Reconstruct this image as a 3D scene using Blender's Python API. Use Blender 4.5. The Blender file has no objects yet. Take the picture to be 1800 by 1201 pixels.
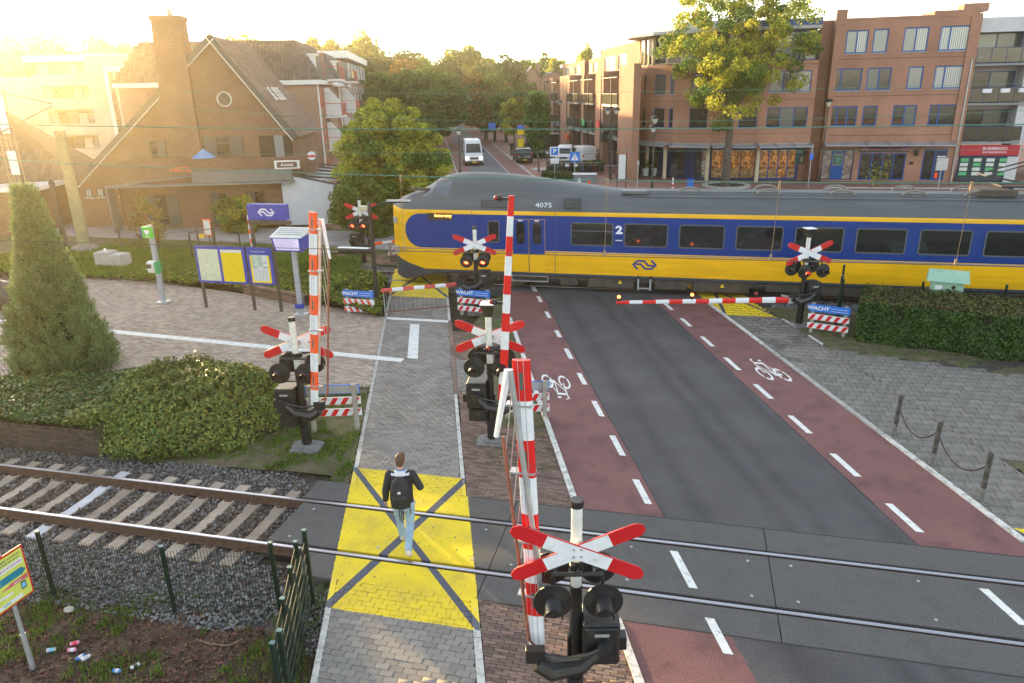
import bpy, math, random
import numpy as np
from mathutils import Matrix, Vector
random.seed(7); rng = np.random.default_rng(7)
scene = bpy.context.scene
rad = math.radians
# ---------------------------------------------------------------- camera
# world: x runs along the rails, y across them (away from the camera), z up, rail top = 0
CU = np.array([0.97186416, -0.23554206]); CN = np.array([0.23554206, 0.97186416])
CH = 7.7; CF = 1262.86; CP = 0.33501; CR = -0.0211613
def _w(v): return np.array([v[:2] @ CU, v[:2] @ CN, v[2]])
_fw = np.array([0, math.cos(CP), -math.sin(CP)]); _rt0 = np.array([1., 0, 0]); _up0 = np.cross(_rt0, _fw)
_rt = math.cos(CR) * _rt0 + math.sin(CR) * _up0; _up = -math.sin(CR) * _rt0 + math.cos(CR) * _up0
FW, RT, UP = _w(_fw), _w(_rt), _w(_up)
cam_d = bpy.data.cameras.new('camera'); cam = bpy.data.objects.new('camera', cam_d)
scene.collection.objects.link(cam); scene.camera = cam
cam_d.sensor_width = 36; cam_d.lens = CF / 1800 * 36; cam_d.clip_end = 3000; cam_d.clip_start = .05
cam.matrix_world = Matrix(((RT[0], UP[0], -FW[0], 0), (RT[1], UP[1], -FW[1], 0), (RT[2], UP[2], -FW[2], CH), (0, 0, 0, 1)))
# ---------------------------------------------------------------- light
SUN_AZ, SUN_EL = rad(-50.0), rad(7.6)      # azimuth from +y, negative = to the left
world = bpy.data.worlds.new('World'); scene.world = world; world.use_nodes = True
wn = world.node_tree.nodes; wl = world.node_tree.links
sky = wn.new('ShaderNodeTexSky'); sky.sky_type = 'NISHITA'; sky.sun_disc = False
sky.sun_elevation = SUN_EL; sky.sun_rotation = SUN_AZ
sky.air_density = 1.0; sky.dust_density = 1.0; sky.ozone_density = 1.0
hsv = wn.new('ShaderNodeHueSaturation'); hsv.inputs['Saturation'].default_value = .55; wl.new(sky.outputs[0], hsv.inputs['Color']); wl.new(hsv.outputs[0], wn['Background'].inputs[0]); wn['Background'].inputs[1].default_value = 0.15
sd = bpy.data.lights.new('sun', 'SUN'); so = bpy.data.objects.new('sun', sd); scene.collection.objects.link(so)
sd.energy = 3.3; sd.angle = rad(.55); sd.color = (1, .68, .28)
_s = Vector((math.sin(SUN_AZ) * math.cos(SUN_EL), math.cos(SUN_AZ) * math.cos(SUN_EL), math.sin(SUN_EL)))
so.rotation_euler = _s.to_track_quat('Z', 'Y').to_euler()
vs = scene.view_settings; vs.view_transform = 'Standard'; vs.look = 'None'; vs.gamma = 1; vs.exposure = 2.33
vs.use_curve_mapping = False
scene.display_settings.display_device = 'sRGB'
cy = scene.cycles; cy.use_denoising = True; cy.max_bounces = 6; cy.diffuse_bounces = 3; cy.glossy_bounces = 3
cy.transmission_bounces = 4; cy.transparent_max_bounces = 8; cy.volume_bounces = 0
# ---------------------------------------------------------------- helpers
COL = scene.collection
def at(px, py, z=0.0):
    """the point of the level plane z seen at photograph pixel (px, py)"""
    d = FW * CF + RT * (px - 900) - UP * (py - 600.5)
    t = (z - CH) / d[2]; return np.array([d[0] * t, d[1] * t, z])
def atn(px, py, n):
    """the point of the upright plane y = n"""
    d = FW * CF + RT * (px - 900) - UP * (py - 600.5)
    t = n / d[1]; return np.array([d[0] * t, n, CH + d[2] * t])
SL = 0.35196                                # street skew: x = c - SL*y
def S(c, n): return (c - SL * n, n)
STREET = math.atan2(.3320, .9433)
MATS = {}
def mat(name, col=(.5, .5, .5), rough=.6, metal=0., var=.12, vs=3., bump=0., bs=60., isl=0., emit=0., dirt=None, fine=0., spec=.5, hue=0., sub=None):
    if name in MATS: return MATS[name]
    m = bpy.data.materials.new(name); MATS[name] = m; m.use_nodes = True
    N, L = m.node_tree.nodes, m.node_tree.links
    b = N['Principled BSDF']; b.inputs['Roughness'].default_value = rough; b.inputs['Metallic'].default_value = metal
    b.inputs['Specular IOR Level'].default_value = spec
    geo = N.new('ShaderNodeNewGeometry'); tc = N.new('ShaderNodeTexCoord')
    base = N.new('ShaderNodeRGB'); base.outputs[0].default_value = (*col, 1); cur = base.outputs[0]
    def mul(cur, fac, amt, lo):
        mr = N.new('ShaderNodeMapRange'); mr.inputs[1].default_value = .3; mr.inputs[2].default_value = .7
        mr.inputs[3].default_value = 1 - amt; mr.inputs[4].default_value = 1 + amt
        if not lo: mr.inputs[1].default_value = 0; mr.inputs[2].default_value = 1
        L.new(fac, mr.inputs[0])
        mx = N.new('ShaderNodeVectorMath'); mx.operation = 'SCALE'; L.new(cur, mx.inputs[0]); L.new(mr.outputs[0], mx.inputs['Scale'])
        return mx.outputs[0]
    if var:
        t = N.new('ShaderNodeTexNoise'); t.inputs['Scale'].default_value = vs; t.inputs['Detail'].default_value = 5
        L.new(tc.outputs['Object'], t.inputs['Vector']); cur = mul(cur, t.outputs[0], var, True)
    if fine:
        t = N.new('ShaderNodeTexNoise'); t.inputs['Scale'].default_value = bs * 2; t.inputs['Detail'].default_value = 3
        L.new(tc.outputs['Object'], t.inputs['Vector']); cur = mul(cur, t.outputs[0], fine, True)
    if isl:
        oi = N.new('ShaderNodeObjectInfo'); ad = N.new('ShaderNodeMath'); ad.operation = 'ADD'
        L.new(oi.outputs['Random'], ad.inputs[0]); L.new(geo.outputs['Random Per Island'], ad.inputs[1])
        fr = N.new('ShaderNodeMath'); fr.operation = 'FRACT'; L.new(ad.outputs[0], fr.inputs[0])
        cur = mul(cur, fr.outputs[0], isl, False)
        if hue:
            hs = N.new('ShaderNodeHueSaturation'); mr = N.new('ShaderNodeMapRange')
            mr.inputs[3].default_value = .5 - hue; mr.inputs[4].default_value = .5 + hue
            m2 = N.new('ShaderNodeMath'); m2.operation = 'MULTIPLY'; m2.inputs[1].default_value = 7.31
            L.new(fr.outputs[0], m2.inputs[0]); f2 = N.new('ShaderNodeMath'); f2.operation = 'FRACT'; L.new(m2.outputs[0], f2.inputs[0])
            L.new(f2.outputs[0], mr.inputs[0]); L.new(mr.outputs[0], hs.inputs['Hue']); L.new(cur, hs.inputs['Color']); cur = hs.outputs[0]
    if dirt:
        t = N.new('ShaderNodeTexNoise'); t.inputs['Scale'].default_value = dirt[1]; t.inputs['Detail'].default_value = 6; t.inputs['Roughness'].default_value = .65
        L.new(tc.outputs['Object'], t.inputs['Vector'])
        r = N.new('ShaderNodeMapRange'); r.inputs[1].default_value = .5 if len(dirt) < 4 else dirt[3]; r.inputs[2].default_value = r.inputs[1].default_value + .14; L.new(t.outputs[0], r.inputs[0])
        sc_ = N.new('ShaderNodeMath'); sc_.operation = 'MULTIPLY'; sc_.inputs[1].default_value = dirt[2]; L.new(r.outputs[0], sc_.inputs[0])
        mx = N.new('ShaderNodeMix'); mx.data_type = 'RGBA'; L.new(sc_.outputs[0], mx.inputs[0]); L.new(cur, mx.inputs[6]); mx.inputs[7].default_value = (*dirt[0], 1); cur = mx.outputs[2]
    L.new(cur, b.inputs['Base Color'])
    if bump:
        t = N.new('ShaderNodeTexNoise'); t.inputs['Scale'].default_value = bs; t.inputs['Detail'].default_value = 4
        L.new(tc.outputs['Object'], t.inputs['Vector'])
        bp = N.new('ShaderNodeBump'); bp.inputs['Strength'].default_value = bump; bp.inputs['Distance'].default_value = .02
        L.new(t.outputs[0], bp.inputs['Height']); L.new(bp.outputs[0], b.inputs['Normal'])
    if emit:
        b.inputs['Emission Color'].default_value = (*col, 1); b.inputs['Emission Strength'].default_value = emit
    m['_cur'] = 1; m['_out'] = cur.node.name
    if sub:
        b.inputs['Transmission Weight'].default_value = 0
        tr = N.new('ShaderNodeBsdfTranslucent'); L.new(cur, tr.inputs[0]); mx = N.new('ShaderNodeMixShader'); mx.inputs[0].default_value = sub
        o = N['Material Output']; L.new(b.outputs[0], mx.inputs[1]); L.new(tr.outputs[0], mx.inputs[2]); L.new(mx.outputs[0], o.inputs[0])
    return m
class MB:
    """mesh builder: collects boxes, tubes, prisms; build() links them as one object"""
    def __init__(s): s.v = []; s.f = []; s.m = []
    def add(s, vs_, fs, mi=0):
        o = len(s.v); s.v += [tuple(map(float, v)) for v in vs_]; s.f += [tuple(i + o for i in f) for f in fs]; s.m += [mi] * len(fs); return s
    def box(s, x0, x1, y0, y1, z0, z1, mi=0, M=None):
        v = [(x0, y0, z0), (x1, y0, z0), (x1, y1, z0), (x0, y1, z0), (x0, y0, z1), (x1, y0, z1), (x1, y1, z1), (x0, y1, z1)]
        if M is not None: v = [M @ Vector(p) for p in v]
        return s.add(v, [(0, 3, 2, 1), (4, 5, 6, 7), (0, 1, 5, 4), (1, 2, 6, 5), (2, 3, 7, 6), (3, 0, 4, 7)], mi)
    def bbox(s, c, sz, mi=0, M=None, bev=.0):
        """box with a chamfer"""
        x, y, z = [q / 2 for q in sz]; b = bev or min(sz) * .08
        v = []; 
        for sx in (-1, 1):
            for sy in (-1, 1):
                for sz_ in (-1, 1):
                    v += [(sx * x, sy * (y - b), sz_ * (z - b)), (sx * (x - b), sy * y, sz_ * (z - b)), (sx * (x - b), sy * (y - b), sz_ * z)]
        T = Matrix.Translation(c)
        if M is not None: T = M @ T
        def I(a, b_, c_): return ((a > 0) * 4 + (b_ > 0) * 2 + (c_ > 0)) * 3
        f = []
        for a in (-1, 1):
            q = [I(a, -1, -1), I(a, 1, -1), I(a, 1, 1), I(a, -1, 1)]; f.append(tuple(q if a > 0 else q[::-1]))
            q = [I(-1, a, -1) + 1, I(1, a, -1) + 1, I(1, a, 1) + 1, I(-1, a, 1) + 1]; f.append(tuple(q if a < 0 else q[::-1]))
            q = [I(-1, -1, a) + 2, I(1, -1, a) + 2, I(1, 1, a) + 2, I(-1, 1, a) + 2]; f.append(tuple(q if a > 0 else q[::-1]))
        for a in (-1, 1):
            for c_ in (-1, 1):
                f.append((I(a, c_, -1), I(a, c_, 1), I(a, c_, 1) + 1, I(a, c_, -1) + 1))
                f.append((I(a, -1, c_), I(a, 1, c_), I(a, 1, c_) + 2, I(a, -1, c_) + 2))
                f.append((I(-1, a, c_) + 1, I(1, a, c_) + 1, I(1, a, c_) + 2, I(-1, a, c_) + 2))
                for d in (-1, 1):
                    k = I(a, c_, d); f.append((k, k + 1, k + 2))
        return s.add([T @ Vector(p) for p in v], f, mi)
    def tube(s, pts, r, n=8, mi=0, caps=True):
        pts = [Vector(p) for p in pts]; rs = r if isinstance(r, (list, tuple)) else [r] * len(pts)
        rings = []; up = None
        for i, p in enumerate(pts):
            d = (pts[min(i + 1, len(pts) - 1)] - pts[max(i - 1, 0)]).normalized()
            if up is None: up = Vector((0, 0, 1)) if abs(d.z) < .9 else Vector((1, 0, 0))
            a = d.cross(up).normalized(); b_ = a.cross(d).normalized(); up = b_
            rings.append([p + (a * math.cos(2 * math.pi * k / n) + b_ * math.sin(2 * math.pi * k / n)) * rs[i] for k in range(n)])
        v = [q for r_ in rings for q in r_]; f = []
        for i in range(len(pts) - 1):
            for k in range(n):
                f.append((i * n + k, i * n + (k + 1) % n, (i + 1) * n + (k + 1) % n, (i + 1) * n + k))
        if caps: f.append(tuple(range(n))[::-1]); f.append(tuple(range((len(pts) - 1) * n, len(pts) * n)))
        return s.add(v, f, mi)
    def prism(s, poly, z0, z1, mi=0, M=None):
        """polygon in xy raised from z0 to z1"""
        n = len(poly); v = [(p[0], p[1], z0) for p in poly] + [(p[0], p[1], z1) for p in poly]
        if M is not None: v = [M @ Vector(p) for p in v]
        f = [tuple(range(n))[::-1], tuple(range(n, 2 * n))] + [(i, (i + 1) % n, n + (i + 1) % n, n + i) for i in range(n)]
        return s.add(v, f, mi)
    def sphere(s, c, r, nu=12, nv=8, mi=0, sc=(1, 1, 1)):
        v = [(c[0], c[1], c[2] - r * sc[2])]; f = []
        for j in range(1, nv):
            a = math.pi * j / nv
            for i in range(nu):
                b_ = 2 * math.pi * i / nu; v.append((c[0] + r * sc[0] * math.sin(a) * math.cos(b_), c[1] + r * sc[1] * math.sin(a) * math.sin(b_), c[2] - r * sc[2] * math.cos(a)))
        v.append((c[0], c[1], c[2] + r * sc[2])); t = len(v) - 1
        for i in range(nu): f.append((0, 1 + (i + 1) % nu, 1 + i)); f.append((t, 1 + (nv - 2) * nu + i, 1 + (nv - 2) * nu + (i + 1) % nu))
        for j in range(nv - 2):
            for i in range(nu): a = 1 + j * nu; f.append((a + i, a + (i + 1) % nu, a + nu + (i + 1) % nu, a + nu + i))
        return s.add(v, f, mi)
    def quad(s, a, b, c, d, mi=0): return s.add([a, b, c, d], [(0, 1, 2, 3)], mi)
    def mesh(s, name, mats, smooth=False):
        me = bpy.data.meshes.new(name); me.from_pydata(s.v, [], s.f)
        for m in (mats if isinstance(mats, (list, tuple)) else [mats]): me.materials.append(m)
        me.polygons.foreach_set('material_index', s.m)
        if smooth: me.polygons.foreach_set('use_smooth', [True] * len(s.f))
        me.update(); return me
    def build(s, name, mats, parent=None, smooth=False, **k):
        me = s.mesh(name, mats, smooth)
        if smooth == 'auto' or smooth is True:
            try: me.set_sharp_from_angle(angle=rad(38))
            except Exception: pass
        return link(name, me, parent, **k)
def link(name, data, parent=None, loc=None, rot=None, kind=None, label=None, cat=None, group=None, scale=None):
    o = bpy.data.objects.new(name, data); COL.objects.link(o)
    if parent is not None: o.parent = parent
    if loc is not None: o.location = loc
    if rot is not None: o.rotation_euler = rot
    if scale is not None: o.scale = scale
    if kind: o['kind'] = kind
    if label: o['label'] = label
    if cat: o['category'] = cat
    if group: o['group'] = group
    return o
def thing(name, label, cat, loc=(0, 0, 0), rz=0, group=None):
    return link(name, None, None, loc, (0, 0, rz), None, label, cat, group)
def kids(o): return [c for c in bpy.data.objects if c.parent == o]
CH_CACHE = {}
def dup(root, loc, rz=0, label=None, group=None, scale=None):
    """copy of a thing with copies of its parts and sub-parts, mesh data shared"""
    if root.name not in CH_CACHE:
        l1 = list(root.children); CH_CACHE[root.name] = [(c, list(c.children)) for c in l1]
    r = root.copy(); COL.objects.link(r); r.location = loc; r.rotation_euler = (0, 0, rz)
    if scale is not None: r.scale = scale if isinstance(scale, (tuple, list)) else (scale,) * 3
    if label: r['label'] = label
    if group: r['group'] = group
    for c, gs in CH_CACHE[root.name]:
        d = c.copy(); COL.objects.link(d); d.parent = r
        for g in gs: e = g.copy(); COL.objects.link(e); e.parent = d
    return r
def npmesh(name, V, F, mats, smooth=False):
    """fast mesh from arrays: V (n,3), F (m,k)"""
    me = bpy.data.meshes.new(name); V = np.asarray(V, np.float32); F = np.asarray(F, np.int32)
    k = F.shape[1]; me.vertices.add(len(V)); me.vertices.foreach_set('co', V.ravel())
    me.loops.add(F.size); me.loops.foreach_set('vertex_index', F.ravel())
    me.polygons.add(len(F)); me.polygons.foreach_set('loop_start', np.arange(0, F.size, k, dtype=np.int32))
    for m in (mats if isinstance(mats, (list, tuple)) else [mats]): me.materials.append(m)
    me.update(calc_edges=True)
    if smooth: me.polygons.foreach_set('use_smooth', [True] * len(F))
    return me
def text(s, parent, loc, size, m, rot=(math.pi / 2, 0, 0), align='CENTER', bold=0., name='lettering', ext=.002, sx=1.):
    c = bpy.data.curves.new(name, 'FONT'); c.body = s; c.size = size; c.align_x = align; c.align_y = 'CENTER'; c.extrude = ext; c.offset = bold
    c.resolution_u = 2; c.materials.append(m)
    t = bpy.data.objects.new('t', c); COL.objects.link(t); me = bpy.data.meshes.new_from_object(t); bpy.data.objects.remove(t); bpy.data.curves.remove(c); me.name = name
    o = link(name, me, parent, loc, rot); o.scale = (sx, 1, 1); return o
def leaves(P, size, nrm=None, aspect=1.6, tilt=1.0, r=rng):
    """a small rhombic leaf at each point of P, facing nrm where given; returns V, F"""
    n = len(P); a = r.normal(size=(n, 3)); 
    if nrm is not None: a = nrm + a * tilt
    a /= np.linalg.norm(a, axis=1)[:, None] + 1e-9
    b = r.normal(size=(n, 3)); b -= (b * a).sum(1)[:, None] * a; b /= np.linalg.norm(b, axis=1)[:, None] + 1e-9
    c = np.cross(a, b); s = (size * r.uniform(.6, 1.35, n))[:, None] if np.isscalar(size) else (size * r.uniform(.7, 1.3, n))[:, None]
    V = np.stack([P - b * s * aspect / 2, P + c * s / 2 + a * s * .12, P + b * s * aspect / 2, P - c * s / 2 + a * s * .12], 1).reshape(-1, 3)
    return V, np.arange(4 * n).reshape(n, 4)
def poly_ribbon(mb, c0, c1, n0, n1, z, mi=0, th=.28):
    mb.prism([S(c0, n0), S(c1, n0), S(c1, n1), S(c0, n1)], z - th, z, mi)
# ---------------------------------------------------------------- ground, rails, roads
def pr(P):
    """photograph pixels of points P (n,3)"""
    d = np.asarray(P, float) - np.array([0, 0, CH]); w = d @ FW
    return 900 + CF * (d @ RT) / w, 600.5 - CF * (d @ UP) / w, w
ASPH = mat('asphalt', (.078, .073, .077), .85, var=.2, vs=.7, bump=.5, bs=22, fine=.42, dirt=((.06, .06, .066), .8, .5))
ASPH2 = mat('street_asphalt', (.11, .115, .13), .9, var=.1, vs=.6, fine=.1)
REDL = mat('red_asphalt', (.19, .085, .082), .85, var=.10, vs=1.0, bump=.4, bs=22, fine=.3, dirt=((.07, .035, .036), 1.3, .45))
SOIL = mat('soil', (.065, .045, .03), .95, var=.4, vs=5, bump=.8, bs=30, fine=.35, dirt=((.05, .06, .022), 1.4, .8))
TOWN = mat('town_brick', (.26, .13, .105), .85, var=.12, vs=.5, fine=.2, bs=5)
WHITEP = mat('white_road_paint', (.72, .72, .70), .7, var=.1, vs=6, fine=.08, dirt=((.25, .24, .24), 9, .7, .55))
KERB = mat('kerb_stone', (.40, .39, .37), .85, var=.15, vs=4, bump=.2, bs=50, dirt=((.18, .17, .15), 6, .6))
KERBW = mat('painted_kerb', (.62, .61, .58), .8, var=.12, vs=5, dirt=((.26, .24, .22), 7, .85, .5))
GRAVELBED = mat('ballast_dust', (.09, .08, .075), .95, var=.3, vs=6, bump=.8, bs=40)
STONE = mat('ballast_stone', (.19, .18, .175), .85, var=.1, vs=30, isl=.55, hue=.05)
STONEB = mat('rusty_ballast_stone', (.15, .105, .08), .85, var=.1, vs=30, isl=.5, hue=.03)
CONC = mat('crossing_concrete', (.10, .095, .093), .85, var=.15, vs=1.5, bump=.4, bs=24, fine=.45, dirt=((.06, .055, .05), 1.5, .5))
SLEEP = mat('sleeper_concrete', (.40, .32, .25), .85, var=.2, vs=3, bump=.3, bs=50, isl=.25, dirt=((.25, .17, .11), 4, .6))
RUST = mat('rail_rust', (.13, .075, .05), .7, metal=.2, var=.25, vs=8, bump=.2, bs=60)
STEEL = mat('rail_steel', (.42, .41, .44), .30, metal=1, var=.08, vs=30)
DARKJ = mat('joint_dirt', (.055, .05, .045), .95, var=.3, vs=20)
YEL = (.90, .66, .015); BLK = (.085, .095, .13)
def painted(m, areas):
    """flat road paint over a paving material: yellow fields with a dark cross, by world position"""
    N, L = m.node_tree.nodes, m.node_tree.links; b = N['Principled BSDF']
    l = b.inputs['Base Color'].links[0]; cur = l.from_socket
    geo = N.new('ShaderNodeNewGeometry'); sp = N.new('ShaderNodeSeparateXYZ'); L.new(geo.outputs['Position'], sp.inputs[0])
    nz = N.new('ShaderNodeTexNoise'); nz.inputs['Scale'].default_value = 14; nz.inputs['Detail'].default_value = 4; L.new(geo.outputs['Position'], nz.inputs['Vector'])
    def mth(op, a, b_=None, c=None):
        n = N.new('ShaderNodeMath'); n.operation = op
        for i, q in enumerate((a, b_, c)):
            if q is None: continue
            if isinstance(q, (int, float)): n.inputs[i].default_value = q
            else: L.new(q, n.inputs[i])
        return n.outputs[0]
    c = mth('MULTIPLY_ADD', sp.outputs[1], SL, sp.outputs[0])
    wob = mth('MULTIPLY', mth('SUBTRACT', nz.outputs[0], .5), .05)
    for (c0, c1, n0, n1, w) in areas:
        s = mth('DIVIDE', mth('SUBTRACT', c, c0), c1 - c0); t = mth('DIVIDE', mth('SUBTRACT', sp.outputs[1], n0), n1 - n0)
        ins = mth('MULTIPLY', mth('LESS_THAN', mth('ABSOLUTE', mth('SUBTRACT', mth('ADD', s, mth('MULTIPLY', wob, .4)), .5)), .5), mth('LESS_THAN', mth('ABSOLUTE', mth('SUBTRACT', mth('ADD', t, mth('MULTIPLY', wob, .3)), .5)), .5))
        x1 = mth('LESS_THAN', mth('ABSOLUTE', mth('SUBTRACT', s, t)), w); x2 = mth('LESS_THAN', mth('ABSOLUTE', mth('SUBTRACT', mth('ADD', s, t), 1)), w)
        xx = mth('MAXIMUM', x1, x2)
        wear = mth('GREATER_THAN', nz.outputs[0], .33)
        mx = N.new('ShaderNodeMix'); mx.data_type = 'RGBA'; L.new(xx, mx.inputs[0]); n3 = N.new('ShaderNodeTexNoise'); n3.inputs['Scale'].default_value = 1.6; n3.inputs['Detail'].default_value = 9; n3.inputs['Roughness'].default_value = .7; L.new(geo.outputs['Position'], n3.inputs['Vector']); r3 = N.new('ShaderNodeMapRange'); r3.inputs[1].default_value = .42; r3.inputs[2].default_value = .68; L.new(n3.outputs[0], r3.inputs[0]); m3 = N.new('ShaderNodeMix'); m3.data_type = 'RGBA'; L.new(r3.outputs[0], m3.inputs[0]); m3.inputs[6].default_value = (*YEL, 1); m3.inputs[7].default_value = (.66, .49, .04, 1); L.new(m3.outputs[2], mx.inputs[6]); mx.inputs[7].default_value = (*BLK, 1)
        m2 = N.new('ShaderNodeMix'); m2.data_type = 'RGBA'; L.new(mth('MULTIPLY', mth('MULTIPLY', ins, wear), .94), m2.inputs[0]); L.new(cur, m2.inputs[6]); L.new(mx.outputs[2], m2.inputs[7]); cur = m2.outputs[2]
    L.new(cur, b.inputs['Base Color'])
PC0, PC1 = -2.12, .22
FIELDS = [(PC0 - .1, PC1 + .12, 8.45, 12.75, .033), (PC0 - .1, PC1 + .12, 26.1, 33.0, .03), (10.66, 12.5, 25.6, 32.5, .035), (10.66, 12.6, 8.5, 13.0, .04)]
PATHB = mat('grey_paver', (.255, .235, .215), .85, var=.12, vs=1.0, bump=.35, bs=22, fine=.3, isl=.18, hue=.01, dirt=((.17, .155, .14), 1.7, .6))
BROWNB = mat('brown_paver', (.175, .115, .095), .85, var=.12, vs=1.5, bump=.25, bs=50, fine=.15, isl=.38, hue=.015)
FOREB = mat('forecourt_paver', (.37, .30, .25), .85, var=.1, vs=.8, isl=.28, hue=.02)
TILE = mat('pavement_tile', (.215, .20, .18), .95, spec=.25, var=.2, vs=.7, bump=.35, bs=22, fine=.35, isl=.13, dirt=((.09, .088, .08), .9, .75))
for m in (PATHB, CONC): painted(m, FIELDS)
painted(TILE, FIELDS[2:])
KY = mat('path_kerb', (.55, .54, .51), .8, var=.12, vs=5, dirt=((.26, .24, .22), 7, .7, .5)); painted(KY, FIELDS)

gm = MB(); gm.quad((-1500, -60, -.27), (1500, -60, -.27), (1500, 2500, -.27), (-1500, 2500, -.27)); gm.build('ground', SOIL, kind='structure')
def unitbrick(h=.03, ins=.012):
    m = MB(); a = .5; i = .5 - ins
    m.add([(-a, -a, -h), (a, -a, -h), (a, a, -h), (-a, a, -h), (-i, -i, 0), (i, -i, 0), (i, i, 0), (-i, i, 0)],
          [(4, 5, 6, 7), (0, 1, 5, 4), (1, 2, 6, 5), (2, 3, 7, 6), (3, 0, 4, 7)]); return m
def pave(name, m, c0, c1, n0, n1, l, w, gap, z, parent, nobj=300, piece='brick', jit=.003, test=None, ang=0., cz0=None, smp=None):
    """courses of pavers along x between the skew edges c0..c1; the nearest in view are objects, the rest one stuff mesh"""
    rows = []
    k = 0; n = n0
    while n < n1 - .02:
        h = min(w, n1 - n); e0, e1 = c0 - SL * (n + h / 2), c1 - SL * (n + h / 2)
        x = math.floor(e0 / l) * l - (k % 2) * l / 2
        while x < e1:
            a, b = max(x, e0), min(x + l, e1)
            if b - a > .03: rows.append(((a + b) / 2, n + h / 2, b - a - gap, h - gap))
            x += l
        n += w; k += 1
    A = np.array(rows)
    if test is not None: A = A[test(A[:, 0], A[:, 1])]
    nz = len(A); zz = z + rng.normal(0, jit, nz); tl = rng.normal(0, .006, (nz, 3))
    px, py, dep = pr(np.c_[A[:, 0], A[:, 1], zz]); vis = (px > 5) & (px < 1795) & (py < 1196) & (dep > 0)
    d = np.where(vis, dep, 1e6); order = np.argsort(d); sel = np.zeros(nz, bool); sel[order[:nobj]] = True; sel &= vis
    ub = unitbrick(); me = ub.mesh(piece, m)
    for i in np.nonzero(sel)[0]:
        o = bpy.data.objects.new(piece, me); COL.objects.link(o); o.parent = parent
        o.location = (A[i, 0], A[i, 1], zz[i]); o.scale = (A[i, 2], A[i, 3], 1); o.rotation_euler = (tl[i, 0], tl[i, 1], tl[i, 2])
    r = ~sel
    if r.any():
        B = A[r]; uv = np.array(ub.v); V = uv[None] * np.stack([B[:, 2], B[:, 3], np.ones(len(B))], 1)[:, None] + np.stack([B[:, 0], B[:, 1], zz[r]], 1)[:, None]
        V[:, :, 2] += uv[None, :, 0] * tl[r, 0][:, None] * .3
        F = np.array(ub.f)[None] + (np.arange(len(B)) * len(uv))[:, None, None]
        link('farther_' + piece + 's', npmesh(name + '_rest', V.reshape(-1, 3), F.reshape(-1, 4), m), parent, kind='stuff')
def bed(name, polys, z, m, th=.3, **k):
    b = MB()
    for p in polys: b.prism(p, z - th, z)
    return b.build(name, m, kind='structure', **k)
def strip(c0, c1, n0, n1): return [S(c0, n0), S(c1, n0), S(c1, n1), S(c0, n1)]
NA, NB = 9.13, 12.08      # edges of the near track's crossing deck
FA, FB = 27.6, 31.2       # the far track's
# roads
bed('road', [strip(4.25, 8.62, -3, NA), strip(4.25, 8.62, NB, FA)], 0, ASPH)
b_ = MB(); b_.prism(strip(3.9, 7.85, FB, 260), -.28, 0); b_.build('street', ASPH2, kind='structure')
bed('cycle_lane', [strip(2.63, 4.25, -3, NA), strip(2.63, 4.25, NB, FA), strip(8.62, 10.55, -3, NA), strip(8.62, 10.55, NB, FA), strip(2.5, 3.9, FB, 260), strip(7.85, 9.75, FB, 260)], 0, REDL)
bed('town_square', [[(-4 - SL * 45, FB + .6), (90, FB + .6), (90, 260), (-4 - SL * 260, 260)]], -.012, TOWN, .25)
js = link('asphalt_joint', None, None, kind='structure'); JM = mat('joint_tar', (.03, .026, .026), .7, var=.2)
for c_ in (4.25, 8.62):
    n = NB
    while n < FA: e = min(n + 1.3, FA); o_ = random.uniform(-.012, .012); w_ = random.uniform(.012, .03); MB().prism([S(c_ + o_ - w_, n), S(c_ + o_ + w_, n), S(c_ + o_ + w_ * .8, e), S(c_ + o_ - w_ * .8, e)], -.02, .0015).build('tar_seam', JM, js); n = e
for n_ in (NA - .012, NB + .012, FA - .012): MB().prism([(PC1 - SL * n_ + .2, n_ - .013), (10.5 - SL * n_, n_ - .013), (10.5 - SL * n_, n_ + .013), (PC1 - SL * n_ + .2, n_ + .013)], -.02, .0025).build('tar_seam', JM, js)
# painted lines
ln = []
def dash(c, n0, n1, w=.07): ln.append([S(c - w, n0), S(c + w, n0), S(c + w, n1), S(c - w, n1)])
for py0, py1 in ((521, 531), (548, 559), (581, 593), (613, 631), (656, 676), (705, 732), (766, 801), (843, 886), (969, 1034), (1087, 1150)):
    x0 = 948 + .534 * (py0 - 526); dash(4.06, at(x0, py0)[1], at(x0 + .534 * (py1 - py0), py1)[1])
for py0, py1 in ((534, 545), (560, 574), (592, 609), (629, 651), (676, 701), (731, 762), (798, 838), (886, 936), (1036, 1100)):
    x0 = 1175 + 1.1235 * (py0 - 538); dash(8.92, at(x0, py0)[1], at(x0 + 1.12 * (py1 - py0), py1)[1])
for k in range(60): dash(7.85, 32 + k * 1.6, 32.8 + k * 1.6, .06)
for k in range(8): dash(4.06, 27.7 + k * 2.2, 28.7 + k * 2.2, .09) if 28.3 > 27.7 + k * 2.2 else None
paint = link('road_marking', None, None, kind='structure')
for q in ln: MB().prism(q, -.02, .004).build('painted_dash', WHITEP, paint)
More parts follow.
